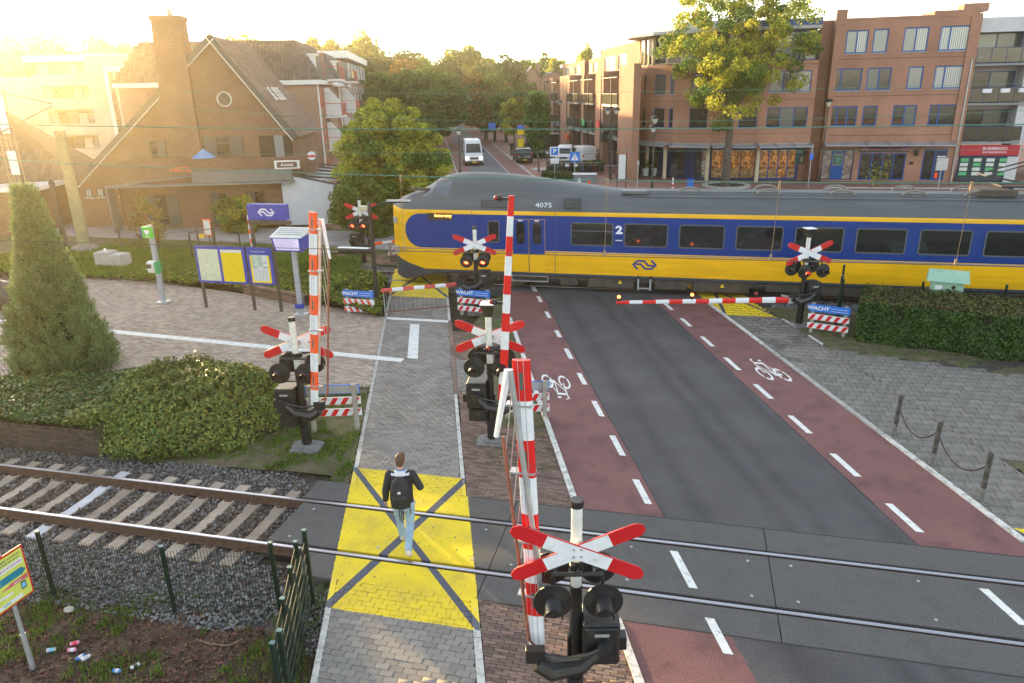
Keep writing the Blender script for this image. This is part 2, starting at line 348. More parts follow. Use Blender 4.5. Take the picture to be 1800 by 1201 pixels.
def bicycle_symbol(px, py, s):
    """cycle painted on the red lane, stretched along the direction of travel"""
    mb = MB(); o = at(px, py); lev = [.0042]
    def P(x, y): return (o[0] + s * (x - 3 * y * SL), o[1] + s * 3 * y)
    def shape(pts): lev[0] += .00025; mb.prism([P(*q) for q in pts], -.02, lev[0])
    def bar(x0, y0, x1, y1, w=.03):
        d = math.hypot(x1 - x0, (y1 - y0) * 3); nx, ny = -(y1 - y0) * 3 / d * w / 2, (x1 - x0) / d * w / 6; shape([(x0 + nx, y0 + ny), (x0 - nx, y0 - ny), (x1 - nx, y1 - ny), (x1 + nx, y1 + ny)])
    for cx in (-.24, .24):
        lev[0] += .0003
        for i in range(28):
            if i in (3, 17): continue
            a, b = 2 * math.pi * i / 28, 2 * math.pi * (i + 1) / 28
            mb.prism([P(cx + r * math.cos(t), r * math.sin(t)) for r, t in ((.112, a), (.155, a), (.155, b), (.112, b))], -.02, lev[0])
    shape([(.02, -.03), (.12, -.035), (.24, -.01), (.24, .02), (.10, .035), (.0, .03)]); bar(.04, .0, .07, .26); bar(.03, .0, -.17, .22); shape([(.11, .255), (-.17, .255), (-.17, .295), (.11, .295)]); bar(-.17, .26, -.20, .02); bar(.08, .26, .2, .05, .02)
    shape([(.02, .335), (.13, .335), (.13, .37), (.06, .37)]); bar(-.16, .29, -.17, .36, .035); bar(-.17, .36, -.08, .385, .035)
    return mb
bicycle_symbol(977, 671, -1).build('painted_bicycle', WHITEP, paint)
bicycle_symbol(1359, 658, 1).build('painted_bicycle', WHITEP, paint)
def tracks(m, cs):
    """darker bands where tyres run, along the road"""
    N, L = m.node_tree.nodes, m.node_tree.links; b = N['Principled BSDF']; cur = b.inputs['Base Color'].links[0].from_socket
    def mth(op, a, b_=None, c=None):
        n = N.new('ShaderNodeMath'); n.operation = op
        for i, q in enumerate((a, b_, c)):
            if q is None: continue
            if isinstance(q, (int, float)): n.inputs[i].default_value = q
            else: L.new(q, n.inputs[i])
        return n.outputs[0]
    g = N.new('ShaderNodeNewGeometry'); sp = N.new('ShaderNodeSeparateXYZ'); L.new(g.outputs['Position'], sp.inputs[0]); nz = N.new('ShaderNodeTexNoise'); nz.inputs['Scale'].default_value = .5; nz.inputs['Detail'].default_value = 7; L.new(g.outputs['Position'], nz.inputs['Vector'])
    c = mth('ADD', mth('MULTIPLY_ADD', sp.outputs[1], SL, sp.outputs[0]), mth('MULTIPLY', nz.outputs[0], .5)); tot = None
    for q, w in cs: v = mth('MAXIMUM', mth('SUBTRACT', 1, mth('DIVIDE', mth('ABSOLUTE', mth('SUBTRACT', c, q)), w)), 0); tot = v if tot is None else mth('ADD', tot, v)
    k = mth('SUBTRACT', 1.04, mth('MULTIPLY', mth('MULTIPLY', tot, nz.outputs[0]), .55)); sc = N.new('ShaderNodeVectorMath'); sc.operation = 'SCALE'; L.new(cur, sc.inputs[0]); L.new(k, sc.inputs['Scale']); L.new(sc.outputs[0], b.inputs['Base Color'])
tracks(ASPH, ((5.3, .35), (6.75, .3), (7.35, .3), (8.6, .3)))
# kerbs
kb = MB()
def kerbrow(parent, c0, c1, n0, n1, L, z, m, nm='kerbstone'):
    n = n0
    while n < n1:
        e = min(n + L, n1); MB().prism([S(c0, n + .006), S(c1, n + .006), S(c1, e - .006), S(c0, e - .006)], -.2, z + random.uniform(-.004, .004)).build(nm, m, parent); n = e
def setting(name, kind='structure'): return link(name, None, None, kind=kind)
kr = setting('road_kerb')
for a in ((2.5, 2.63, -2, NA), (2.5, 2.63, NB, 15), (2.5, 2.63, 15, 24), (10.55, 10.68, NB + .5, 16.5)): kerbrow(kr, *a, 1.0, .035, KERBW)
kerbrow(kr, 10.55, 10.68, 16.5, 22.5, 1.0, .035, KERB); kerbrow(kr, 10.55, 10.68, 22.5, 27.2, 1.0, .035, KERBW)
kerbrow(kr, 9.75, 9.9, FB, 110, 3, .08, KERB); kerbrow(kr, 2.35, 2.5, FB, 120, 3, .08, KERB)
# paths
def paved(name, m, c0, c1, n0, n1, l, w, gap, z, nobj, th=.25, **k):
    o = setting(name); b = MB(); b.prism(strip(c0, c1, n0, n1), -th, z - .016); b.build('bedding', DARKJ, o)
    pave(name, m, c0, c1, n0, n1, l, w, gap, z, o, nobj, **k); return o
pp = paved('footpath', PATHB, PC0, PC1, 4.5, NA, .212, .108, .004, .002, 300)
p2 = paved('footpath', PATHB, PC0, PC1, NB, 23.1, .212, .108, .004, .002, 300)
p3 = paved('footpath', PATHB, PC0, PC1, 23.35, FA, .212, .108, .006, .002, 0)
p4 = paved('footpath', PATHB, PC0, PC1, FB, 36, .212, .108, .006, .002, 0)
kerbrow(pp, PC0 - .1, PC0, 4.5, NA, .95, .006, KY); kerbrow(pp, PC1, PC1 + .12, 4.5, NA, .95, .006, KY)
kerbrow(p2, PC0 - .1, PC0, NB, 13.6, .95, .006, KY); kerbrow(p2, PC1, PC1 + .09, NB, 17, .95, .006, KY)
kerbrow(p2, PC0 - .1, PC0, 13.6, 23.3, .95, .006, KERB); kerbrow(p2, PC1, PC1 + .13, 17, 23.3, .95, .004, BROWNB)
kerbrow(p3, PC0 - .1, PC0, 23.4, FA, .95, .006, KY); kerbrow(p3, PC1, PC1 + .1, 23.4, FA, .95, .006, KY)
kerbrow(p2, PC0, PC1, 23.1, 23.35, .25, .005, WHITEP, 'white_tile')
for n in np.arange(19.4, 22.6, .3): MB().prism(strip(-1.2, -.86, n + .008, n + .292), -.02, .011).build('white_tile', WHITEP, p2)
br = paved('verge_paving', BROWNB, PC1 + .13, 2.5, 4.5, NA, .212, .062, .006, 0, 300)
br2 = paved('verge_paving', BROWNB, PC1 + .1, 2.5, NB, 15.4, .212, .062, .006, 0, 300)
br3 = paved('verge_paving', PATHB, PC1 + .13, 1.35, 17.3, 19.6, .212, .108, .006, 0, 0)
br4 = paved('verge_paving', BROWNB, PC1 + .13, 2.0, 19.6, 22.2, .212, .062, .006, 0, 0)
br5 = paved('verge_paving', BROWNB, PC1 + .13, 1.0, 15.4, 17.3, .212, .062, .006, 0, 0)
# station forecourt, left: skew brick square between the ivy beds
FP = [(-40, 14.2), (-17.2, 15.9), (-13.8, 17.5), (-8.3, 17.5), (-8.35, 17.0)] 
fo = setting('forecourt'); b_ = MB(); b_.prism([(-60, 15.0), (-19.6, 15.6), (-14, 17.2), (PC0 - .1 - SL * 17, 17), (PC0 - .1 - SL * 23.2, 23.2), (-14, 24.6), (-22, 26.5), (-23.5, 30), (-60, 33)], -.25, -.016); b_.build('bedding', DARKJ, fo)
def fore_t(x, y):
    lo = np.interp(x, [-60, -19.6, -14, -8], [15.0, 15.6, 17.2, 17.0]); hi = np.interp(x, [-60, -23.5, -22, -14, -10], [33, 30, 26.5, 24.6, 23.2])
    return (y > lo) & (y < hi)
pave('forecourt', FOREB, -30, PC0 - .1, 15, 30, .21, .07, .008, 0, fo, 300, test=lambda x, y: fore_t(x, y) & (x > -30))
q0, q1 = at(0, 563), at(708, 634)
k = 70
for i in range(k):
    a = q0 + (q1 - q0) * (i + .02) / k; b = q0 + (q1 - q0) * (i + .98) / k
    MB().prism([(a[0], a[1] - .15), (b[0], b[1] - .15), (b[0], b[1] + .15), (a[0], a[1] + .15)], -.02, .009).build('white_tile', WHITEP, fo)
# right pavement
sw = paved('pavement', TILE, 10.68, 12.42, 8.0, 27.58, .3, .3, .006, .01, 150, piece='paving_tile', jit=.002)
kerbrow(sw, 12.42, 12.48, 13.5, 25.5, 1.0, .016, TILE)
for n in (24.6, 22.9, 13.3, 12.6): kerbrow(sw, 12.49, 12.56, n, n + .8, .8, .03, KERBW)
yd = setting('driveway'); b_ = MB(); b_.prism([S(12.49, 16.0), (30, 13.2), (30, 24), S(12.49, 21.9)], -.25, -.006); b_.build('bedding', DARKJ, yd)
pave('driveway', TILE, 12.49, 32, 12.5, 24, .3, .3, .009, .01, yd, 300, piece='paving_tile', jit=.004, test=lambda x, y: (y > np.interp(x, [7, 30], [15.9, 13.1])) & (y < np.interp(x, [5, 9, 30], [22.4, 21.2, 19.5])) & (x < 18))
# level crossing decks
def deck(na, nb, r0, r1, seams, x0, x1, skl):
    d = setting('crossing_deck')
    bands = [(na, r0 - .09, 0), (r0 + .10, r1 - .10, 1), (r1 + .09, nb, 2)]
    for (a, b, k) in bands:
        ss = [skl[k]] + list(seams)
        for i in range(len(ss) - 1):
            mb = MB(); xa, xb = ss[i], ss[i + 1]; xa1 = xa if i else xa + (0 if k != 1 else .02)
            mb.prism([(xa + .008, a), (xb - .008, a), (xb - .008, b), (xa1 + .008, b)], -.24, 0)
            mb.build('concrete_panel', CONC, d)
            if k == 1:
                for sx in (.35, (xb - xa) / 2, xb - xa - .35):
                    for yy in (a + .18, b - .18): MB().tube([(xa + sx, yy, -.01), (xa + sx, yy, .004)], .028, 10).build('bolt_cap', KERB, d)
        b_ = MB(); b_.box(ss[0], ss[-1], a, b, -.26, -.245); 
    b_ = MB(); b_.box(skl[1], seams[-1], r0 - .12, r0 + .13, -.262, -.17); b_.box(skl[1], seams[-1], r1 - .12, r1 + .13, -.262, -.17); b_.build('groove_floor', mat('groove_black', (.012, .011, .010), .95), d)  # near-black colour paints in the shade at the bottom of the grooves
    return d
deck(NA, NB, 9.83, 11.32, (-2.9, 1.76, 6.4, 11, 16), 0, 0, (-6.2, -7.12, -7.2))
deck(FA, FB, 28.55, 30.05, (-8.5, -4.0, .5, 5.2), 0, 0, (-12.6, -12.7, -12.9))
RAILP = [(-.075, -.172), (.075, -.172), (.075, -.158), (.012, -.14), (.012, -.045), (.036, -.03), (.036, -.008), (.026, 0), (-.026, 0), (-.036, -.008), (-.036, -.03), (-.012, -.045), (-.012, -.14), (-.075, -.158)]
def rail_mesh(L):
    n = len(RAILP); mb = MB(); v = [(x, p[0], p[1]) for x in (0, L) for p in RAILP]; mb.add(v, [(i, (i + 1) % n, n + (i + 1) % n, n + i) for i in range(n)])
    mb.m = [1 if i in (6, 7, 8) else 0 for i in range(n)]; return mb.mesh('rail', [RUST, STEEL])
rm = rail_mesh(80); tr = {}
def track(yc, name='railway_track'):
    t = setting(name)
    for s in (-1, 1): link('rail', rm, t, (-45, yc + s * .7475, 0))
    return t
t1, t2 = track(10.575), track(29.3)
for o in t2.children: o.location.x = -15.4
def sleeper(x):
    mb = MB(); n = 12
    def sec(y):
        d = abs(y); w = .155 if d > .45 else .14; h = -.16 if d > .35 else -.185
        return w, h
    ys = [-1.28, -1.0, -.5, -.35, .35, .5, 1.0, 1.28]; v = []
    for y in ys:
        w, h = sec(y); v += [(-w, y, -.36), (-w * .82, y, h), (w * .82, y, h), (w, y, -.36)]
    f = []
    for i in range(len(ys) - 1):
        a = i * 4; f += [(a, a + 4, a + 5, a + 1), (a + 1, a + 5, a + 6, a + 2), (a + 2, a + 6, a + 7, a + 3)]
    f += [(0, 1, 2, 3), (31, 30, 29, 28)]; mb.add(v, f); return mb
sm = sleeper(0).mesh('sleeper', SLEEP); x = -7.62; i = 0
NEWS = mat('new_sleeper', (.60, .58, .60), .8, var=.1, vs=4)
smn = sleeper(0).mesh('sleeper', NEWS)
clip = MB()
for s in (-1, 1):
    for d in (-1, 1): clip.box(-.07, .07, s * .7475 + d * .11 - .035, s * .7475 + d * .11 + .035, -.168, -.135)
clipm = clip.mesh('rail_clip', RUST)
while x > -24:
    o = link('sleeper', smn if abs(x + 11.82) < .3 else sm, t1, (x, 10.575, -.012), (0, 0, random.uniform(-.012, .012))); link('rail_clip', clipm, o)
    x -= .6
for k in range(4): link('sleeper', sm, t2, (-13.4 - k * .6, 29.3, -.012))
# ballast
def stones(name, m, P, r0, r1):
    n = len(P); base = np.array([(1, 0, 0), (-1, 0, 0), (0, 1, 0), (0, -1, 0), (0, 0, 1), (0, 0, -1), (.7, .7, .5), (-.7, .6, .55)], float)[:6]
    f = np.array([(0, 2, 4), (2, 1, 4), (1, 3, 4), (3, 0, 4), (2, 0, 5), (1, 2, 5), (3, 1, 5), (0, 3, 5)])
    c = np.array([(x, y, z) for x in (-1, 1) for y in (-1, 1) for z in (-1, 1)], float) * .7
    cf = np.array([(0, 1, 3, 2), (4, 6, 7, 5), (0, 4, 5, 1), (2, 3, 7, 6), (0, 2, 6, 4), (1, 5, 7, 3)])
    V = c[None] * (1 + rng.uniform(-.35, .35, (n, 8, 3))); R = rng.uniform(r0, r1, n); V = V * R[:, None, None] * np.stack([rng.uniform(.8, 1.4, n), rng.uniform(.7, 1.1, n), rng.uniform(.5, .9, n)], 1)[:, None]
    q = rng.normal(size=(n, 4)); q /= np.linalg.norm(q, axis=1)[:, None]; w, x, y, z = q.T
    Rm = np.stack([1 - 2 * (y * y + z * z), 2 * (x * y - w * z), 2 * (x * z + w * y), 2 * (x * y + w * z), 1 - 2 * (x * x + z * z), 2 * (y * z - w * x), 2 * (x * z - w * y), 2 * (y * z + w * x), 1 - 2 * (x * x + y * y)], 1).reshape(n, 3, 3)
    V = np.einsum('nij,nkj->nki', Rm, V) + P[:, None]
    F = cf[None] + (np.arange(n) * 8)[:, None, None]
    link(name, npmesh(name, V.reshape(-1, 3), F.reshape(-1, 4), m), kind='stuff')
def scatter(n, x0, x1, y0, y1, z0, z1, test=None):
    P = np.c_[rng.uniform(x0, x1, n), rng.uniform(y0, y1, n), rng.uniform(z0, z1, n)]
    return P if test is None else P[test(P)]
def bt(P):
    x, y = P[:, 0], P[:, 1]; lim = np.where(y < 9.5, -5.75 - (y - 8) * .1, np.where(y < 12, -7.15, -7.3 + (y - 12) * -1.2))
    lim = np.where(y < 9.1, -5.6 - (y < 8.6) * (8.6 - y) * 1.2, lim)
    ok = x < lim
    rail = (np.abs(np.abs(y - 10.575) - .7475) < .06)
    ph = ((x + 7.62) / .6); on = (np.abs(ph - np.round(ph)) < .2) & (np.abs(y - 10.575) < 1.25) & (x < -7.4)
    return ok & ~rail & ~(on & (P[:, 2] > -.235)) & ((x > -13) | (y < 12.35))
bb = MB(); bb.prism([(-45, 7.6), (-5.7, 7.9), (-6.1, 9.1), (-7.1, 9.2), (-7.1, 12.6), (-12.6, 13.0), (-12.7, 12.3), (-45, 12.3)], -.268, -.225); bb.build('ballast_bed', GRAVELBED, kind='structure')
P = scatter(46000, -24, -5.6, 7.8, 13.1, -.245, -.185, bt); k = rng.random(len(P)) < np.exp(-((P[:, 1] - 10.5) / 1.3) ** 2) * .75
stones('ballast', STONE, P[~k], .018, .042); stones('ballast', STONEB, P[k], .018, .042)
P = scatter(3500, -5.7, -4.9, 7.6, 9.1, -.2, -.12, lambda P: rng.random(len(P)) < .3); stones('ballast', STONE, P, .012, .035)
P = scatter(4500, -16, -12.8, 26.4, 32, -.2, -.13, lambda P: np.abs(np.abs(P[:, 1] - 29.3) - .7475) > .06); stones('ballast', STONE, P, .03, .06)
P = scatter(3500, 3.4, 9, 26.0, 28.4, -.15, -.08); stones('ballast', STONE, P, .03, .06)
bb = MB(); bb.prism([(-60, 26.2), (-12.9, 26.2), (-12.9, 32), (-60, 32)], -.27, -.17); bb.prism([(5.2, 26.0), (60, 26.0), (60, 32), (5.2, 32)], -.27, -.14); bb.build('ballast_bed', GRAVELBED, kind='structure')
# verges: gently lumpy soil sheets
def nz2(x, y, s=1., seed=0):
    return (np.sin(x * 1.7 * s + seed) * np.cos(y * 2.3 * s - seed * 2) + np.sin(x * 4.1 * s - y * 3.3 * s + seed) * .5 + np.sin(x * 9.3 * s + y * 7.7 * s) * .22) / 1.7
def terrain(name, x0, x1, y0, y1, hf, m, step=.12, test=None, kind='structure'):
    X = np.arange(x0, x1, step); Y = np.arange(y0, y1, step); gx, gy = np.meshgrid(X, Y); gz = hf(gx, gy); V = np.c_[gx.ravel(), gy.ravel(), gz.ravel()]
    nx = len(X); i = np.arange(nx - 1)[None] + np.arange(len(Y) - 1)[:, None] * nx; i = i.ravel(); F = np.c_[i, i + 1, i + 1 + nx, i + nx]
    if test is not None: cx = V[F].mean(1); F = F[test(cx[:, 0], cx[:, 1])]
    return link(name, npmesh(name, V, F, m, True), kind=kind)
VERGE = mat('verge_earth', (.12, .10, .06), .95, var=.35, vs=3, bump=.7, bs=35, fine=.3, dirt=((.075, .10, .025), 1.8, .9, .46))
MULCH = mat('leaf_mulch', (.075, .046, .032), .95, var=.4, vs=7, bump=.9, bs=28, fine=.5)
edgeL = lambda y: PC0 - .1 - SL * y
def left_verge_h(x, y):
    e = edgeL(y) - x; return np.clip(-.01 - .03 * e, -.2, .0) + .025 * nz2(x, y) * np.clip(e * 2, 0, 1) - np.clip((12.9 - y) * .12, 0, .2)
terrain('left_verge', -13.2, -5.5, 12.1, 17.3, left_verge_h, VERGE, test=lambda x, y: (x < edgeL(y)) & (x > -13.0) & ((y > 12.5) | (x > -7.1)))
terrain('mulch_bank', -16, -3, 3.5, 8.7, lambda x, y: -.2 + .05 * nz2(x, y, 1.3) + np.clip((x + 5.4) * .12, 0, .15) - np.clip((y - 7.7) * .1, 0, .1), MULCH, test=lambda x, y: (x < edgeL(y)))
terrain('mulch_bank', -6.5, -5, 8.5, 9.2, lambda x, y: -.2 + .03 * nz2(x, y, 1.3), VERGE, test=lambda x, y: (x < edgeL(y)) & (x > -5.9))
rv = lambda x, y: x + SL * y
terrain('centre_verge', -7, 0, 14.4, 27.4, lambda x, y: -.012 + .02 * nz2(x, y, 1.5), VERGE, test=lambda x, y: (rv(x, y) > PC1 + .12) & (rv(x, y) < 2.5))
terrain('right_verge', 2, 30, 10, 27, lambda x, y: -.01 + .03 * nz2(x, y, 1.1), VERGE, test=lambda x, y: (rv(x, y) > 12.5) & ((y > np.interp(x, [5, 9, 30], [21.9, 20.9, 19.2])) | (y < np.interp(x, [7, 30], [16.1, 13.3]))))
terrain('far_verge', -60, -9, 31.4, 40, lambda x, y: -.01 + .03 * nz2(x, y, .6), VERGE, .3, test=lambda x, y: (rv(x, y) < PC0 - .1) )
MB().prism([(-60, 36.4), (-19, 35.2), (-14.6, 34.5), (-14.6, 37.6), (-19.5, 39.2), (-60, 41)], -.2, .03).build('station_path', mat('path_grey', (.30, .28, .28), .9, var=.15, vs=1, fine=.15), kind='structure')
# ---------------------------------------------------------------- the train
TY = 27.8; TC = 29.3
def livery():
    m = mat('train_paint', (.86, .46, .006), .34, var=.03, vs=2, spec=.5)
    N, L = m.node_tree.nodes, m.node_tree.links; b = N['Principled BSDF']; cur = b.inputs['Base Color'].links[0].from_socket
    tc = N.new('ShaderNodeTexCoord'); sp = N.new('ShaderNodeSeparateXYZ'); L.new(tc.outputs['Object'], sp.inputs[0])
    def mth(op, a, b_=None, c=None):
        n = N.new('ShaderNodeMath'); n.operation = op
        for i, q in enumerate((a, b_, c)):
            if q is None: continue
            if isinstance(q, (int, float)): n.inputs[i].default_value = q
            else: L.new(q, n.inputs[i])
        return n.outputs[0]
    def mix(f, a, col):
        mx = N.new('ShaderNodeMix'); mx.data_type = 'RGBA'; L.new(f, mx.inputs[0]); L.new(a, mx.inputs[6]); mx.inputs[7].default_value = (*col, 1); return mx.outputs[2]
    X, Z = sp.outputs[0], sp.outputs[2]
    # blue window band with a round end
    d = mth('SQRT', mth('ADD', mth('POWER', mth('MINIMUM', mth('ADD', X, 10.5), 0), 2), mth('POWER', mth('SUBTRACT', Z, 2.36), 2)))
    cur = mix(mth('LESS_THAN', d, .70), cur, (.007, .042, .24))
    grey = mth('GREATER_THAN', Z, 3.22); noseg = mth('GREATER_THAN', mth('ADD', Z, mth('MULTIPLY', mth('MAXIMUM', mth('SUBTRACT', -11.2, X), 0), -.15)), 3.22)
    t = N.new('ShaderNodeTexNoise'); t.inputs['Scale'].default_value = .7; t.inputs['Detail'].default_value = 5; mp = N.new('ShaderNodeMapping'); mp.inputs['Scale'].default_value = (.25, 1, 3)
    L.new(tc.outputs['Object'], mp.inputs[0]); L.new(mp.outputs[0], t.inputs['Vector'])
    cr = N.new('ShaderNodeMapRange'); cr.inputs[3].default_value = .75; cr.inputs[4].default_value = 1.2; L.new(t.outputs[0], cr.inputs[0])
    rg = N.new('ShaderNodeVectorMath'); rg.operation = 'SCALE'; rg.inputs[0].default_value = (.105, .112, .122); L.new(cr.outputs[0], rg.inputs['Scale'])
    mx = N.new('ShaderNodeMix'); mx.data_type = 'RGBA'; L.new(noseg, mx.inputs[0]); L.new(cur, mx.inputs[6]); L.new(rg.outputs[0], mx.inputs[7]); cur = mx.outputs[2]
    low = mth('LESS_THAN', Z, mth('ADD', .76, mth('MULTIPLY', mth('MAXIMUM', mth('SUBTRACT', -10.4, X), 0), .32)))
    cur = mix(low, cur, (.06, .07, .095))
    g2 = N.new('ShaderNodeMapRange'); g2.inputs[1].default_value = .3; g2.inputs[2].default_value = .7; g2.inputs[3].default_value = .84; g2.inputs[4].default_value = 1.06; t2_ = N.new('ShaderNodeTexNoise'); t2_.inputs['Scale'].default_value = 2.2; t2_.inputs['Detail'].default_value = 7; L.new(mp.outputs[0], t2_.inputs['Vector']); L.new(t2_.outputs[0], g2.inputs[0])
    sc2 = N.new('ShaderNodeVectorMath'); sc2.operation = 'SCALE'; L.new(cur, sc2.inputs[0]); L.new(g2.outputs[0], sc2.inputs['Scale']); cur = sc2.outputs[0]
    L.new(cur, b.inputs['Base Color'])
    r = N.new('ShaderNodeMapRange'); r.inputs[3].default_value = .3; r.inputs[4].default_value = .55; L.new(grey, r.inputs[0]); L.new(r.outputs[0], b.inputs['Roughness'])
    return m
TP = livery()
TGREY = mat('train_grey', (.12, .13, .14), .5, var=.15, vs=2)
TDARK = mat('train_underside', (.075, .062, .052), .8, var=.3, vs=2, dirt=((.11, .08, .055), 2, .5))
GLASS = mat('dark_glass', (.02, .022, .024), .06, var=.2, vs=1.5, spec=.8)
CABGL = mat('cab_glass', (.10, .115, .14), .08, var=.25, vs=1, spec=.9)
TFRAME = mat('window_rubber', (.09, .10, .12), .5, var=.05)
TWHITE = mat('train_white', (.78, .80, .84), .5, var=.03)
TBLUE = mat('train_blue', (.007, .042, .24), .35, var=.03)
ALU = mat('aluminium', (.45, .46, .48), .4, metal=.6, var=.1)
train = thing('intercity_train', 'long yellow and blue intercity train with grey roof passing over the crossing', 'train', (0, 0, 0))
def tsec(x):
    """cross-section (half width w, heights) of the coach at x; hump = raised driver's cab"""
    hw = 1.5
    if x < -10.9: t = (-10.9 - x) / .95; hw = 1.5 - .52 * t ** 2.2
    zt = 3.92; zs = 3.24
    top = np.interp(x, [-11.85, -11.6, -10.6, -9.95, -9.2, -8.2, -6.8, -5.2, -3.6, -2.3], [3.42, 3.60, 3.97, 4.38, 4.56, 4.58, 4.50, 4.30, 4.08, 3.92])
    hump = max(0., min(1., (top - 3.92) / .6)) if x > -11 else 0
    if x < -11: zs = 3.24
    zb = np.interp(x, [-11.85, -11.7, -11.3, -10.6, -9.5], [.32, .24, .24, .42, .60])
    P = [(-hw + .12, zb), (-hw, zb + .06), (-hw, 1.65), (-hw, 2.4), (-hw, 3.06), (-hw, zs)]
    w = hw
    if hump > 0:
        wt = .75; q = [(.06, .10), (.18, .35), (.36, .66), (.58, .88), (.80, .975), (1, 1)]
        for a, b in q: P.append((-w + a * w, zs + (top - zs) * b))
    else:
        for a, b in [(.05, .35), (.16, .66), (.34, .86), (.60, .965), (.80, .99), (1, 1)]: P.append((-w + a * w, zs + (top - zs) * b))
    return P
xs = [-11.85, -11.8, -11.6, -11.3, -11.0, -10.7, -10.4, -10.1, -9.8, -9.4, -9, -8.4, -7.8, -7, -6.2, -5.4, -4.6, -3.8, -3, -2.3, 0, 5, 10, 15, 20, 26]
mb = MB(); rings = []
for x in xs:
    P = tsec(x); full = P + [(-a, b) for a, b in P[-2::-1]]
    rings.append([(x - (.0 if x > -11.7 else .06 * (1 - abs(b - 1.8) / 2)), TC + a, b) for a, b in full])
n = len(rings[0]); mb.add([q for r in rings for q in r], [(i * n + k, i * n + k + 1, (i + 1) * n + k + 1, (i + 1) * n + k) for i in range(len(xs) - 1) for k in range(n - 1)])
mb.add(rings[0], [tuple(range(n))]); mb.add(rings[-1], [tuple(range(n))[::-1]])
mb.build('body', TP, train, smooth=True)
def rrect(w, h, r=.1, k=4):
    o = []
    for cx, cz, a0 in ((w / 2 - r, h / 2 - r, 0), (-w / 2 + r, h / 2 - r, 90), (-w / 2 + r, -h / 2 + r, 180), (w / 2 - r, -h / 2 + r, 270)):
        for i in range(k + 1): a = rad(a0 + 90 * i / k); o.append((cx + r * math.cos(a), cz + r * math.sin(a)))
    return o
XZ = Matrix(((1, 0, 0, 0), (0, 0, -1, 0), (0, 1, 0, 0), (0, 0, 0, 1)))     # xy polygon -> xz plane, facing -y
def rwin(x, z, w, h, parent, nm='window', fr=.05, r=.12, gl=GLASS, sash=False):
    f = MB(); a = rrect(w, h, r); b = rrect(w - 2 * fr, h - 2 * fr, max(r - fr, .02)); n_ = len(a)
    v = [(p[0], 0, p[1]) for p in a] + [(p[0], -.02, p[1]) for p in a] + [(p[0], -.02, p[1]) for p in b] + [(p[0], 0, p[1]) for p in b]
    f.add(v, [(i + k * n_, (i + 1) % n_ + k * n_, (i + 1) % n_ + (k + 1) * n_, i + (k + 1) * n_) for k in range(3) for i in range(n_)])
    if sash: f.box(-w / 2 + fr, w / 2 - fr, -.018, 0, h * .12, h * .12 + .035)
    o = f.build(nm, TFRAME, parent); o.location = (x, TY - .002, z)
    g = MB(); g.prism(b, .0, .008, M=XZ); g.build('pane', gl, o); return o
for i in range(15): rwin(-3.44 + 2.073 * i, 2.37, 1.68, .92, train, sash=(i == 0))
rwin(-7.40, 2.38, .50, .90, train, r=.1)
for k, x in enumerate((-6.29, -5.62)):
    d = MB(); d.prism(rrect(.64, 2.1, .04), 0, .012, M=XZ); dl = d.build('door', TP, train); dl.location = (x, TY, 1.86)
    dl.data.materials[0] = mat('door_yellow', (.86, .46, .006), .35, var=.03)
    u = MB(); u.prism(rrect(.62, 1.38, .03), 0, .012, M=XZ); ub_ = u.build('door_panel', TBLUE, dl); ub_.location = (0, -.012, .35)
    g = MB(); g.prism(rrect(.34, .86, .1), 0, .01, M=XZ); gg = g.build('pane', GLASS, dl); gg.location = (0, -.026, .50)
    l_ = MB(); l_.box(-.09, .09, -.02, 0, -.02, .02); l2 = l_.build('door_light', TWHITE, dl); l2.location = (0, -.026, 1.0)
MB().box(-5.965, -5.945, TY - .03, TY, .8, 2.95).build('door_seal', TFRAME, train)
dp = MB(); dp.bbox((-9.65, TY - .005, 2.94), (1.05, .04, .30)).build('destination_display', mat('display_dark', (.05, .035, .03), .3, var=.1), train)
AMB = mat('amber_led', (1, .28, .05), .5, var=0, emit=2.2)
text('Intercity', train, (-9.5, TY - .03, 2.99), .17, AMB, sx=1.3)
for x in (-2.39, 12.12):
    text('2', train, (x, TY - .004, 2.55), .42, TWHITE, bold=.018, sx=1.25)
    MB().box(x - .13, x + .13, TY - .006, TY, 2.14, 2.17).build('class_mark', TWHITE, train)
def ns_logo(w, m, parent, loc, rz=0, th=.012):
    """two interlocking angular arrows of the railway's emblem"""
    mb = MB(); u = w / 10
    def path(pts, t):
        # polyline ribbon of constant thickness
        L_, R_ = [], []
        for i, p in enumerate(pts):
            p = Vector((p[0], p[1])); a = Vector(pts[i - 1]) if i else None; c = Vector(pts[i + 1]) if i < len(pts) - 1 else None
            d1 = (p - a).normalized() if a is not None else None; d2 = (c - p).normalized() if c is not None else None
            d = (d1 + d2).normalized() if d1 and d2 else (d1 or d2); nrm = Vector((-d.y, d.x)); k = t / max(.5, nrm.dot(Vector((-(d1 or d2).y, (d1 or d2).x))))
            L_.append(p + nrm * k); R_.append(p - nrm * k)
        for i in range(len(pts) - 1):
            mb.prism([tuple(q * u) for q in (R_[i], R_[i + 1], L_[i + 1], L_[i])], -th, 0, M=Matrix(((1, 0, 0, 0), (0, 0, -1, 0), (0, 1, 0, 0), (0, 0, 0, 1))))
    A = [(-2.8, -1.75), (-4.4, 0), (-2.9, 1.6), (-.8, 1.6), (1.1, -1.6), (3.1, -1.6), (4.4, 0), (2.8, 1.75)]
    path([(-2.6, -1.9), (-4.4, 0), (-2.9, 1.55), (-.3, 1.55), (1.5, -.25), (3.6, -.25)], .36)
    path([(2.6, 1.9), (4.4, 0), (2.9, -1.55), (.3, -1.55), (-1.5, .25), (-3.6, .25)], .36)
    o = mb.build('logo', m, parent); o.location = loc; o.rotation_euler = (0, 0, rz); return o
